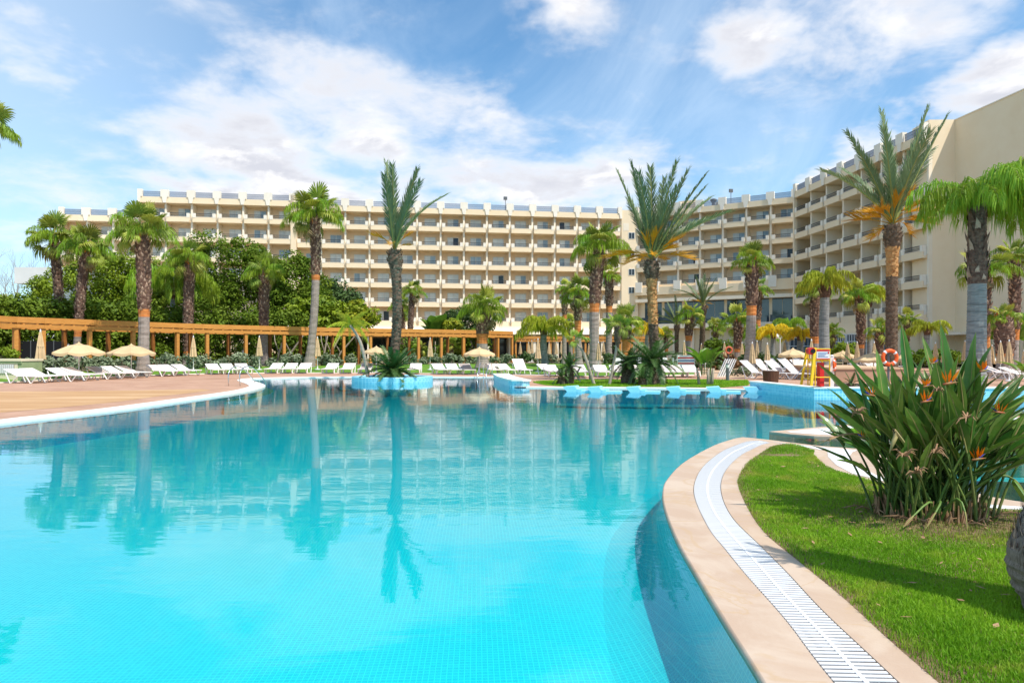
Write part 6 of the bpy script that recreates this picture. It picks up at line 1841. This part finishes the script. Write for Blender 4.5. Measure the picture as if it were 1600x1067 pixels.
# ------------------------------------------------------------------ parasols
def make_closed():
    t = thing('closed_parasol', '', 'parasol')
    m = MB(); m.tube([(0, 0, 0), (0, 0, 2.95)], .024, 8); m.build('pole', 'pole_white', t)
    n = 16; prof = [(.05, 2.86), (.10, 2.6), (.16, 2.2), (.205, 1.8), (.245, 1.42), (.275, 1.24), (.26, 1.2)]
    m = MB(); vs, fs = [], []
    r = random.Random(3)
    for i, (q, z) in enumerate(prof):
        for k in range(n):
            a = 2 * PI * k / n + i * .04
            rr = q * (1.12 if k % 2 else .72)
            vs.append((rr * math.cos(a), rr * math.sin(a), z + (r.uniform(-.03, .03) if i > 4 else 0)))
    for i in range(len(prof) - 1):
        for k in range(n):
            fs.append((i * n + (k + 1) % n, i * n + k, (i + 1) * n + k, (i + 1) * n + (k + 1) % n))
    fs.append(tuple(range(n))); m.add(vs, fs); c = m.build('canopy', 'canvas', t)
    m = MB(); m.lathe([(.18, 2.02), (.185, 1.98), (.18, 1.94)], 12); m.build('tie_strap', 'canvas', c)
    MB().lathe([(.045, 2.84), (.05, 2.93), (.02, 3.0), (.005, 3.03)], 8).build('finial', 'white_paint', t)
    MB().lathe([(.27, 0), (.27, .06), (.06, .09), (.05, .3)], 16).build('base', 'white_paint', t)
    return t
def make_open(rad=1.5, h=2.15, rise=.48):
    t = thing('open_parasol', '', 'parasol')
    MB().tube([(0, 0, 0), (0, 0, h)], .026, 8).build('pole', 'pole_white', t)
    n = 8; zr = h - rise; m = MB(); vs = [(0, 0, h)]; seg = n * 4
    def rim(a, q, z): return (q * math.cos(a), q * math.sin(a), z)
    rings = [(.35, .86), (.7, .42), (1.0, 0.0)]
    for s, zz in rings:
        for k in range(seg):
            a = 2 * PI * k / seg; ph = (k % 4) / 4
            sag = math.sin(PI * ph) * .05 * s * rad
            chord = math.cos(PI / n) / math.cos((ph - .5) * 2 * PI / n)
            vs.append(rim(a, s * rad * chord, zr + rise * zz - sag))
    fs = [(0, 1 + k, 1 + (k + 1) % seg) for k in range(seg)]
    for i in range(2):
        o = 1 + i * seg
        fs += [(o + k, o + seg + k, o + seg + (k + 1) % seg, o + (k + 1) % seg) for k in range(seg)]
    o = 1 + 2 * seg; b = len(vs)
    for k in range(seg):
        x, y, z = vs[o + k]; ph = (k % 4) / 4
        vs.append((x * 1.005, y * 1.005, z - .10 - .05 * math.sin(PI * ph)))
    fs += [(o + k, b + k, b + (k + 1) % seg, o + (k + 1) % seg) for k in range(seg)]
    m.add(vs, fs); c = m.build('canopy', 'canvas_open', t)
    m = MB(); m.lathe([(.22, h - .03), (.06, h + .05), (.02, h + .12)], 12); m.build('cap', 'canvas_open', c)
    for k in range(n):
        a = 2 * PI * k / n
        m = MB(); m.bar((0, 0, h - .06), (rad * .97 * math.cos(a), rad * .97 * math.sin(a), zr - .03), .018); m.bar((0, 0, zr - .15), (rad * .5 * math.cos(a), rad * .5 * math.sin(a), zr + rise * .45 - .04), .014)
        m.build('rib', 'pole_white', t)
    MB().lathe([(.3, 0), (.3, .07), (.06, .1), (.05, .3)], 16).build('base', 'white_paint', t)
    return t
PC, PO = make_closed(), make_open()
first = {}
def parasol(src, u, Y, z, sc, label, group, rz=0.0):
    p = (XU(u, Y), Y, z)
    if src.name not in first:
        first[src.name] = 1
        src.location = p; src.scale = (sc,) * 3; src['label'] = label; src['group'] = group; src.rotation_euler = (0, 0, rz); return src
    return dup(src, label, p, rz, sc, group)
GC, GO = 'closed beige parasols', 'open beige parasols'
def closed(u, vtop, Y, label, z=None, sc=None):
    z = z if z is not None else (.05 if Y < 43 else .2)
    s = (ZV(vtop, Y) - z) / 3.03 if sc is None else sc
    parasol(PC, u, Y, z, s, label, GC, u * .37)
closed(63, 514, 36, 'tall closed parasol behind the first loungers beside the green box')
closed(302, 524, 45.5, 'closed parasol near the far end of the slanted lounger row')
closed(405, 524, 48.5, 'closed parasol between the ladder and the trio of loungers')
closed(496, 525.5, 49, 'closed parasol against the foot of the crossing fan palm')
closed(672, 527, 48.5, 'closed parasol right of the round planter, before the pergola')
closed(840.6, 528, 43.5, 'closed parasol right of the lounger with raised back')
closed(935, 533, 43, 'closed parasol against the trunk of the tall drooping fan palm')
vl = [(813, 534, 72), (826, 534, 70), (831, 531, 72), (848, 532, 73), (858, 534, 72), (869, 533.5, 68), (877, 533, 70), (899, 536, 68), (908, 534, 71), (920, 536.5, 72), (943, 533, 69), (997, 530, 66)]
nmv = ['closed parasol nearest the end of the pergola on the veranda', 'closed parasol second from the pergola end on the veranda', 'closed parasol at the third veranda post gap', 'slim closed parasol behind the front parasol on the veranda', 'closed parasol just right of the yellow-green queen palm', 'wide closed parasol left of the thin palm trunk on the veranda', 'closed parasol touching the thin palm trunk on the veranda', 'closed parasol left of the pale tall trunk on the veranda', 'closed parasol behind the pale tall trunk on the veranda', 'slim closed parasol between two fan palm trunks on the veranda', 'closed parasol right of the front parasol by the tall drooping palm', 'closed parasol left of the great date palm trunk']
for (u, v, Y), l in zip(vl, nmv): closed(u, v, Y, l, .35)
cl = [(1069, 531.5, 60, 'closed parasol above the low lounger before the restaurant wall'), (1096, 536, 62, 'small closed parasol behind the banana-like plant'), (1132, 533.5, 58, 'closed parasol left of the coral lifebuoy'), (1146, 537, 60, 'closed parasol right of the coral lifebuoy'),
      (1159.5, 534, 57, 'closed parasol behind the orange-footed fan palm'), (1175.5, 533.5, 38, 'closed striped parasol in front of the tall dark trunk'), (1183, 531.5, 52, 'closed parasol just right of the tall dark trunk'), (1199, 535, 41, 'closed parasol above the loungers right of the brown bin'),
      (1226, 532, 56, 'closed parasol before the corner windows left of the low open parasol'), (1268, 529, 36, 'closed parasol behind the red reel of the lifeguard stand'), (1324.5, 534, 42, 'closed parasol in front of the white window bars'), (1339.5, 533, 45, 'closed parasol beside the brown trunk at the white window bars'),
      (1366, 533, 43, 'closed parasol with its tip above the wide open parasol'), (1462, 534, 42, 'pale closed parasol behind the upright leaf of the foreground plant'), (1476, 531.5, 40, 'closed parasol just left of the grey queen palm trunk'), (1508, 531, 44, 'closed parasol half behind the grey queen palm trunk'),
      (1550, 538, 40, 'closed parasol right behind the grey queen palm'), (1563.5, 531.5, 37, 'left one of the pair of closed parasols at the right'), (1571.5, 533.5, 39, 'closed parasol squeezed behind the right pair'), (1577, 530, 34, 'right one of the pair of closed parasols at the right'), (1600, 546, 37, 'closed parasol cut by the right picture edge')]
for u, v, Y, l in cl: closed(u, v, Y, l, .05)
def opened(u, vtop, half_px, Y, label, z=.05, rz=.2):
    s = half_px * Y / F / 1.5
    h = (ZV(vtop, Y) - z) / s
    parasol(PO, u, Y, z, s, label, GO, rz)
def opened_at(u, vtop, half_px, label, z=.05, rz=.2):
    # distance chosen so that both the width and the tip height agree with the ground it stands on
    Y = (EYE - z) / (2.27 * half_px / F / 1.5 - (HZ - vtop) / F) if False else None
def open_fit(u, vtop, half_px, Y, label, z=.05, rz=.2):
    rad = half_px * Y / F; h = ZV(vtop, Y) - z
    t = make_open(rad, h - .12, rad * .34)
    t.location = (XU(u, Y), Y, z); t.rotation_euler = (0, 0, rz); t['label'] = label; t['group'] = GO
    return t
bpy.data.objects.remove(PO) if False else None
for ch in list(PO.children_recursive): bpy.data.objects.remove(ch)
bpy.data.objects.remove(PO)
open_fit(123, 534, 38, 36.0, 'pale open parasol over the second pair of slanted loungers', .2)
open_fit(205, 536.5, 34, 39.5, 'yellower open parasol left of the thick fan palm foot', .2, .5)
open_fit(588, 540, 21, 46, 'open parasol half hidden behind the planter cycad')
open_fit(749, 541.5, 24.5, 43.5, 'open parasol in front of the stout fan palm', .06, .1)
open_fit(1239, 543, 22, 38, 'low open parasol over the loungers left of the lifeguard stand')
open_fit(1317, 547, 19, 47, 'open parasol behind the lifeguard stand')
open_fit(1365, 549, 29, 41, 'wide open parasol left of the orange lifebuoy', .05, .4)
open_fit(1408, 554, 16, 44, 'open parasol peeping out right of the orange lifebuoy')

# ------------------------------------------------------------------ floating beds
def make_float():
    t = thing('floating_bed', '', 'floating bed')
    m = MB()
    # seat slab
    m.box(.15, 1.2, -.36, .36, -.05, .065); m.build('bed_slab', 'mosaic_float', t)
    m = MB()
    q = [(.16, -.02), (-.04, .20), (.42, .235), (.58, .03)]
    for_y = (-.37, .37)
    m.add([(x, y, z) for y in for_y for x, z in q], [(0, 3, 2, 1), (4, 5, 6, 7), (0, 1, 5, 4), (1, 2, 6, 5), (2, 3, 7, 6), (3, 0, 4, 7)])
    m.build('backrest', 'mosaic_float', t)
    m = MB(); m.box(.52, .68, -.38, -.26, .0, .12); m.box(.52, .68, .26, .38, .0, .12); m.build('armrest', 'mosaic_float', t)
    return t
FB = make_float()
fl = [(884, 26.3, 'with its wedge at the very left, nearest the white wall end'), (921, 25.9, 'second from the white wall end'), (981, 25.9, 'left of the big cycad'), (1043, 25.9, 'right of the big cycad'), (1105, 25.9, 'below the banana-like plant'), (1163, 25.9, 'touching the shaded mosaic wall')]
for k, (u, Y, l) in enumerate(fl):
    lab = 'light blue floating bed ' + l
    p = (XU(u, Y), Y, .0); a = R(-62)
    a = R(-16)
    if k == 0: FB.location = p; FB.rotation_euler = (0, 0, R(-16)) ; FB['label'] = lab; FB['group'] = 'light blue floating beds along the lawn'
    else: dup(FB, lab, p, a, None, 'light blue floating beds along the lawn')

# ------------------------------------------------------------------ pool ladders
def ladder(p_deck, p_water, label, side):
    A, B = Vector(p_deck), Vector(p_water)
    t = thing('pool_ladder', label, 'ladder', A, 0, 'stainless pool ladders')
    d = (B - A); n = Vector((-d.y, d.x, 0)).normalized() * .26
    for s in (-1, 1):
        o = n * s
        P = [o, o + Vector((0, 0, .55)), o + d * .18 + Vector((0, 0, .82)), o + d * .45 + Vector((0, 0, .80)), o + d * .75 + Vector((0, 0, .45)), o + d + Vector((0, 0, .0)), o + d * 1.05 + Vector((0, 0, -.9))]
        MB().tube(smooth_path(P, 4), .022, 8).build('handrail', 'steel', t, True)
    for k in range(3):
        q = d * (1.01 + .015 * k) + Vector((0, 0, -.15 - .28 * k))
        m = MB(); m.bar(q - n, q + n, .07, .025); m.build('step', 'steel', t)
ladder(W(366, 603, .05), W(404, 600.5, 0) + Vector((.1, 0, 0)), 'steel pool ladder with arched handrails on the left deck bend', 1)
ladder((XU(762, 39.7), 39.7, .05), (XU(752, 38.2), 38.2, 0), 'steel pool ladder with arched handrails left of the white wall end', 1)

# ------------------------------------------------------------------ lifeguard stand
LY = 24.6
lx = XU(1285, LY)
st = thing('lifeguard_stand', 'yellow tubular lifeguard stand with red and white notice board', 'lifeguard stand', (lx, LY, .05))
X = lambda u: XU(u, LY) - lx
Z = lambda v: ZV(v, LY) - .05
for u in (1273.8, 1296.5):
    MB().tube([(X(u), 0, 0), (X(u), 0, Z(544.8))], .024, 8).build('post', 'yellow_paint', st)
    MB().tube([(X(u), .6, 0), (X(u), .6, Z(544.8))], .024, 8).build('post', 'yellow_paint', st)
for v in (545.2, 589.5, 562.5):
    m = MB(); m.tube([(X(1273.8), 0, Z(v)), (X(1296.5), 0, Z(v))], .02, 6); m.tube([(X(1273.8), .6, Z(v)), (X(1296.5), .6, Z(v))], .02, 6)
    for u in (1273.8, 1296.5): m.tube([(X(u), 0, Z(v)), (X(u), .6, Z(v))], .02, 6)
    m.build('crossbar', 'yellow_paint', st)
m = MB(); m.bar((X(1272.5), -.05, Z(543.5)), (X(1259.5), -.35, .02), .09, .09); m.build('ladder_leg', 'yellow_paint', st)
m = MB(); m.bar((X(1272.5), .6, Z(543.5)), (X(1259.5), .5, .02), .07, .07); m.build('ladder_leg', 'yellow_paint', st)
for k in range(3):
    f = .25 + .22 * k
    a = Vector((X(1272.5), 0, Z(543.5))).lerp(Vector((X(1259.5), -.3, .02)), f)
    m = MB(); m.bar(a, a + Vector((0, .6, 0)), .05, .03); m.build('rung', 'yellow_paint', st)
m = MB(); m.bar((X(1260), -.38, .0), (X(1259.3), -.4, .12), .11, .11); m.build('foot_cap', 'red_paint', st)
m = MB(); m.box(X(1275), X(1295.6), -.06, -.035, Z(561.5), Z(546.2)); bd = m.build('notice_board', 'white_paint', st)
m = MB(); m.box(X(1275), X(1295.6), -.068, -.061, Z(548.8), Z(546.2)); m.build('board_header', 'red_paint', bd)
m = MB(); m.box(X(1275), X(1295.6), -.068, -.061, Z(561.5), Z(560.0)); m.build('board_footer', 'red_paint', bd)
m = MB()
for k in range(4):
    m.box(X(1277), X(1277) + .36 - .06 * (k % 3), -.066, -.061, Z(551.5 + k * 2) - .012, Z(551.5 + k * 2) + .008)
m.build('board_print', 'blue_print', bd)
m = MB(); m.box(X(1292.4), X(1294.6), -.067, -.061, Z(552.6), Z(549.8)); m.build('board_emblem', 'red_paint', bd)
m = MB(); m.box(X(1273.8), X(1296.5), .05, .55, Z(565), Z(563.8)); m.build('seat', 'yellow_paint', st)
m = MB(); m.box(X(1283), X(1289.5), .08, .34, .0, Z(566.5)); m.build('rescue_post', 'red_paint', st)
m = MB(); m.tube([(X(1266) + .02, -.12, Z(548.5)), (X(1266) + .02, .14, Z(548.5))], .13, 16); m.build('rescue_reel', 'red_paint', st)
m = MB(); m.tube([(X(1268.2), -.14, Z(548.5)), (X(1268.2), .16, Z(548.5))], .085, 12); m.build('reel_drum', 'black', st)
m = MB(); m.tube([(X(1247), .3, Z(592)), (X(1264), .3, Z(570))], .012, 6); m.build('rescue_pole', 'steel', st)
def lifebuoy(loc, rad, label, mt='orange_ring', bands=4, rz=0.0):
    t = thing('lifebuoy', label, 'lifebuoy', loc, rz, 'orange lifebuoys')
    m = MB(); n, k = 28, 10; tr = rad * .22
    vs = [((rad - tr + tr * math.cos(b)) * math.cos(a), tr * .8 * math.sin(b), (rad - tr + tr * math.cos(b)) * math.sin(a)) for a in [2 * PI * i / n for i in range(n)] for b in [2 * PI * j / k for j in range(k)]]
    m.add(vs, [(i * k + j, i * k + (j + 1) % k, ((i + 1) % n) * k + (j + 1) % k, ((i + 1) % n) * k + j) for i in range(n) for j in range(k)])
    o = m.build('ring', mt, t, True)
    for q in range(bands):
        m = MB(); a0 = q * PI / 2 + .6
        aa = [a0 + .09 * i for i in range(4)]
        vs = [((rad - tr + tr * 1.05 * math.cos(b)) * math.cos(a), tr * .85 * math.sin(b), (rad - tr + tr * 1.05 * math.cos(b)) * math.sin(a)) for a in aa for b in [2 * PI * j / k for j in range(k)]]
        m.add(vs, [(i * k + j, i * k + (j + 1) % k, (i + 1) * k + (j + 1) % k, (i + 1) * k + j) for i in range(3) for j in range(k)])
        m.build('band', 'white_paint', t, True)
    return t
def buoy_post(loc, h, label):
    t = thing('lifebuoy_post', label, 'post', loc)
    MB().tube([(0, .09, 0), (0, .09, h)], .04, 8).build('pole', 'metal_grey', t)
    m = MB(); m.bar((-.04, .07, h - .05), (.04, .02, h - .05), .05); m.build('hook', 'metal_grey', t)
YB = 24.2; bx = XU(1390.5, YB)
lifebuoy((bx, YB, ZV(558.5, YB)), 13.8 * YB / F, 'orange lifebuoy hanging on a grey post behind the foreground plant')
buoy_post((bx, YB, .05), ZV(545, YB) - .02, 'grey post carrying the orange lifebuoy behind the foreground plant')
YB = 48; bx = XU(1139, YB)
lifebuoy((bx, YB, ZV(547, YB)), 6.2 * YB / F, 'coral red lifebuoy standing behind the banana-like plant', 'coral_ring', 0)
buoy_post((bx, YB, .05), ZV(541, YB), 'thin post behind the coral red lifebuoy')
YB = 26.0; bx = XU(1304, YB)
lifebuoy((bx, YB, ZV(570, YB)), .24, 'small orange lifebuoy beside the lifeguard stand', rz=1.0)
t = thing('equipment_post', 'slim white post right of the lifeguard stand', 'post', (XU(1301.5, YB), YB + .05, .05))
m = MB(); m.box(-.07, .07, 0, .12, 0, ZV(558, YB)); m.build('pole', 'white_paint', t); MB().lathe([(.09, ZV(558, YB)), (.05, ZV(556.5, YB))], 10, 0, .06).build('cap', 'white_paint', t)

# ------------------------------------------------------------------ small things
def bollard(u, Y, vtop, label, wpx=9.5):
    z = .05; h = ZV(vtop, Y) - z; rr = wpx * Y / F / 2
    t = thing('bollard_lamp', label, 'bollard lamp', (XU(u, Y), Y, z), 0, 'bollard lamps')
    MB().lathe([(rr * .95, 0), (rr * .95, h * .74)], 14).build('post', 'metal_grey', t)
    MB().lathe([(rr * .9, h * .74), (rr * 1.0, h * .76), (rr * 1.0, h * .92)], 14).build('lens', 'globe', t)
    MB().lathe([(rr * 1.08, h * .92), (rr * 1.05, h * .98), (rr * .3, h)], 14).build('cap', 'metal_grey', t)
bollard(1137, 34.5, 567.5, 'dark grey bollard lamp right of the banana-like plant', 5.5)
bollard(922, 36.5, 572, 'grey bollard lamp between the folding stand and the leaning slender palm', 4.5)
bollard(381, 58, 545, 'small bollard lamp among the shrubs under the pergola, near the ladder', 5)
bollard(422, 57, 551, 'small bollard lamp under the pergola beside the fan palm at the ficus wall', 5)
def globe_lamp(u, Y, vtop, n, label):
    z = .05; h = ZV(vtop, Y) - z
    t = thing('globe_lamp', label, 'street lamp', (XU(u, Y), Y, z), 0, 'white globe garden lamps')
    MB().tube([(0, 0, 0), (0, 0, h - .35)], .05, 8).build('post', 'white_paint', t)
    xs = [0] if n == 1 else [-.32, .32]
    if n == 2: m = MB(); m.bar((-.32, 0, h - .36), (.32, 0, h - .36), .05); m.build('arm', 'white_paint', t)
    for x in xs:
        m = MB(); m.lathe([(.02, h - .36)] + [(.22 * math.sin(PI * k / 8), h - .2 - .22 * math.cos(PI * k / 8)) for k in range(1, 8)] + [(.01, h + .02)], 14, x)
        m.build('globe', 'globe', t, True)
globe_lamp(1219, 60, 522, 2, 'white post lamp with two globes before the corner windows')
globe_lamp(1149, 62, 524, 1, 'single globe lamp left of the orange-footed fan palm')
globe_lamp(1188, 62, 527, 1, 'single globe lamp right of the tall dark trunk')
t = thing('litter_bin', 'round brown wooden litter bin on the deck behind the shaded wall', 'bin', (XU(1204.5, 30.5), 30.5, .05))
m = MB()
for k in range(18):
    a = 2 * PI * k / 18
    c, s = math.cos(a), math.sin(a)
    m = MB(); q = Vector((c, s, 0)); tt = Vector((-s, c, 0)) * .062
    m.add([q * .30 - tt * .85, q * .30 + tt * .85, q * .36 + tt + Vector((0, 0, .62)), q * .36 - tt + Vector((0, 0, .62)), q * .27 - tt * .85, q * .27 + tt * .85, q * .33 + tt + Vector((0, 0, .62)), q * .33 - tt + Vector((0, 0, .62))],
          [(0, 1, 2, 3), (7, 6, 5, 4), (3, 2, 6, 7), (1, 5, 6, 2), (4, 0, 3, 7), (0, 4, 5, 1)])
    m.build('stave', 'bin_brown', t)
MB().lathe([(.26, .02), (.31, .58)], 18).build('liner', 'black', t)
# dark folding stand (crossed legs) on the lawn edge
t = thing('folding_stand', 'dark folding stand with crossed legs beside the pale-trunked cycad', 'stand', (XU(900.5, 33), 33, .06))
for s in (0, .35):
    for a, b in ((-.22, .22), (.22, -.22)):
        m = MB(); m.bar((a, s, 0), (b, s, .72), .045); m.build('leg', 'metal_grey', t)
m = MB(); m.box(-.27, .27, -.04, .39, .72, .75); m.build('top', 'metal_grey', t)
# green machine box at the left edge
BY = 33.5
t = thing('machine_box', 'green plastered box with cream lid and white grille at the left edge', 'box', (XU(0, BY), BY, .05))
bx = lambda u: XU(u, BY) - XU(0, BY); bz = lambda v: ZV(v, BY) - .05
m = MB(); m.box(bx(-40), bx(27), 0, 1.4, 0, bz(564.5)); m.build('body', 'box_cream', t)
m = MB(); m.box(bx(27) + .003, bx(33), .02, 1.5, 0, bz(565)); m.build('side_wall', 'box_green', t)
m = MB(); m.box(bx(-41), bx(34), -.06, 1.55, bz(564.4), bz(561)); m.build('lid', 'box_cream', t)
m = MB(); m.box(bx(-40), bx(34), -.03, -.001, bz(567.5), bz(564.6)); m.build('frieze', 'box_green', t)
g = MB(); g.box(bx(-30), bx(22), -.02, -.002, bz(583), bz(569.5)); gr = g.build('grille', 'metal_grey', t)
for k in range(17):
    m = MB(); x = bx(-29 + k * 3.1); m.box(x - .028, x + .028, -.05, -.021, bz(583), bz(569.5)); m.build('slat', 'white_paint', gr)
broad_tree('bush', 'bright green rounded bush behind the green box at the left edge', 'bush', [(8, 553, 13, 7)], 36, .5, 16, .3, 120, .14, 'leaf_light', 'bushes by the green box', 8, 61, z0=.2)
# raised terrace wall behind the lifeguard stand
t = thing('terrace_wall', 'low terracotta terrace wall right of the lifeguard stand', 'wall', (XU(1336, 33), 33, .05))
m = MB(); m.box(XU(1306, 33) - XU(1336, 33), XU(1420, 33) - XU(1336, 33), 0, 6, 0, .62); m.build('wall', 'deck', t)
m = MB(); m.box(XU(1305, 33) - XU(1336, 33), XU(1420, 33) - XU(1336, 33), -.05, 6.05, .62, .70); m.build('capstone', 'deck_pale', t)
# tables and chairs of the terrace
def make_chair():
    t = thing('terrace_chair', '', 'chair')
    for x in (-.2, .2):
        for y in (-.2, .2):
            m = MB(); m.bar((x, y, 0), (x, y * .95, .45), .03); m.build('leg', 'white_paint', t)
    m = MB(); m.box(-.23, .23, -.23, .23, .43, .46); m.build('seat', 'white_paint', t)
    m = MB(); m.box(-.23, .23, .2, .23, .46, .9); m.build('backrest', 'white_paint', t)
    return t
ch = make_chair(); r = random.Random(8); GCH = 'white terrace chairs before the restaurant'
cu = [968, 984, 998, 1012, 1026, 1042, 1056, 1070, 1086, 1100]
nmc = ['behind the dark-trunked cycad', 'left of the big cycad fronds', 'over the fronds of the big cycad, left side', 'straight behind the great date palm foot', 'right behind the great date palm foot', 'at the right tips of the big cycad fronds', 'left of the striped towel chair', 'below the left closed parasol at the restaurant wall', 'left behind the banana-like plant', 'behind the top of the banana-like plant']
for k, u in enumerate(cu):
    lab = 'white terrace chair ' + nmc[k]; p = (XU(u, 52 + (k % 3)), 52 + (k % 3), .1)
    if k == 0: ch.location = p; ch.rotation_euler = (0, 0, .4); ch['label'] = lab; ch['group'] = GCH
    else: dup(ch, lab, p, r.uniform(0, 6.28), None, GCH)
def make_table():
    t = thing('terrace_table', '', 'table')
    MB().tube([(0, 0, 0), (0, 0, .7)], .04, 8).build('leg', 'white_paint', t)
    MB().lathe([(.42, .70), (.42, .73)], 18).build('top', 'white_paint', t)
    MB().lathe([(.25, 0), (.24, .03), (.05, .06)], 12).build('base', 'white_paint', t)
    return t
tb = make_table()
for k, u in enumerate([976, 1005, 1034, 1062, 1093]):
    lab = 'white round terrace table ' + ['left of the cycads', 'behind the small young cycad', 'right of the great date palm', 'by the striped towel chair', 'behind the banana-like plant'][k]
    p = (XU(u, 53.5), 53.5, .1)
    if k == 0: tb.location = p; tb['label'] = lab; tb['group'] = 'white terrace tables'
    else: dup(tb, lab, p, 0, None, 'white terrace tables')
# stacked white folding frames behind the banana-like plant
t = thing('stacked_frames', 'leaning stack of white lounger frames behind the banana-like plant', 'frames', (XU(1128, 39), 39, .06))
for k in range(5):
    m = MB(); x = k * .13
    m.tube([(x - .25, 0, 0), (x + .25, .1, 1.05), (x + .33, .1, 1.0), (x - .15, 0, .0)], .025, 6); m.build('frame', 'white_paint', t)
# hotel guest standing at a balcony railing
gp_ = mwE @ Vector((wE * 2.72, .25, F0 - .03 - 5.9))
t = thing('person', 'person in dark clothes standing at a balcony railing of the middle wing', 'person', gp_, -.5)
bm_v = [(0, 0, .95), (0, 0, 1.2), (0, -.04, 1.42), (0, -.06, 1.55), (.1, 0, .9), (.11, .02, .5), (.11, .03, .04), (-.1, 0, .9), (-.11, .02, .5), (-.11, .03, .04), (.19, -.03, 1.40), (.24, -.12, 1.16), (.2, -.38, 1.06), (-.19, -.03, 1.40), (-.24, -.12, 1.16), (-.2, -.38, 1.06)]
bm_e = [(0, 1), (1, 2), (2, 3), (0, 4), (4, 5), (5, 6), (0, 7), (7, 8), (8, 9), (2, 10), (10, 11), (11, 12), (2, 13), (13, 14), (14, 15)]
rads = [.15, .15, .14, .06, .1, .075, .05, .1, .075, .05, .065, .05, .038, .065, .05, .038]
me = bpy.data.meshes.new('body'); me.from_pydata(bm_v, bm_e, []); me.materials.append(MATS['cloth_dark'])
o = put('body', me, t); md = o.modifiers.new('skin', 'SKIN'); sd = me.skin_vertices[0].data
for i, q in enumerate(rads): sd[i].radius = (q, q * .8)
sd[0].use_root = True
o.modifiers.new('sub', 'SUBSURF').levels = 1
m = MB(); m.lathe([(.03, 1.52)] + [(.095 * math.sin(PI * k / 7), 1.64 - .125 * math.cos(PI * k / 7)) for k in range(1, 7)] + [(.01, 1.765)], 12, 0, -.08); m.build('head', 'skin', t, True)
m = MB(); m.lathe([(.1, 1.66), (.104, 1.70), (.085, 1.76), (.03, 1.785)], 12, 0, -.06); m.build('hair', 'black', t, True)

# striped towel over a terrace chair
t = thing('striped_towel', 'towel with red and blue stripes hung over a frame behind the lawn', 'towel', (XU(1072, 47), 47, .35))
for k in range(9):
    m = MB(); m.box(-.55, .55, -.012, .012, .06 * k * 1.6, .06 * k * 1.6 + .094); m.build('stripe', ['white_paint', 'blue_print', 'white_paint', 'red_paint'][k % 4], t)
m = MB(); m.bar((-.6, .03, -.3), (-.6, .03, .9), .03); m.bar((.6, .03, -.3), (.6, .03, .9), .03); m.bar((-.6, .03, .88), (.6, .03, .88), .03); m.build('frame', 'white_paint', t)
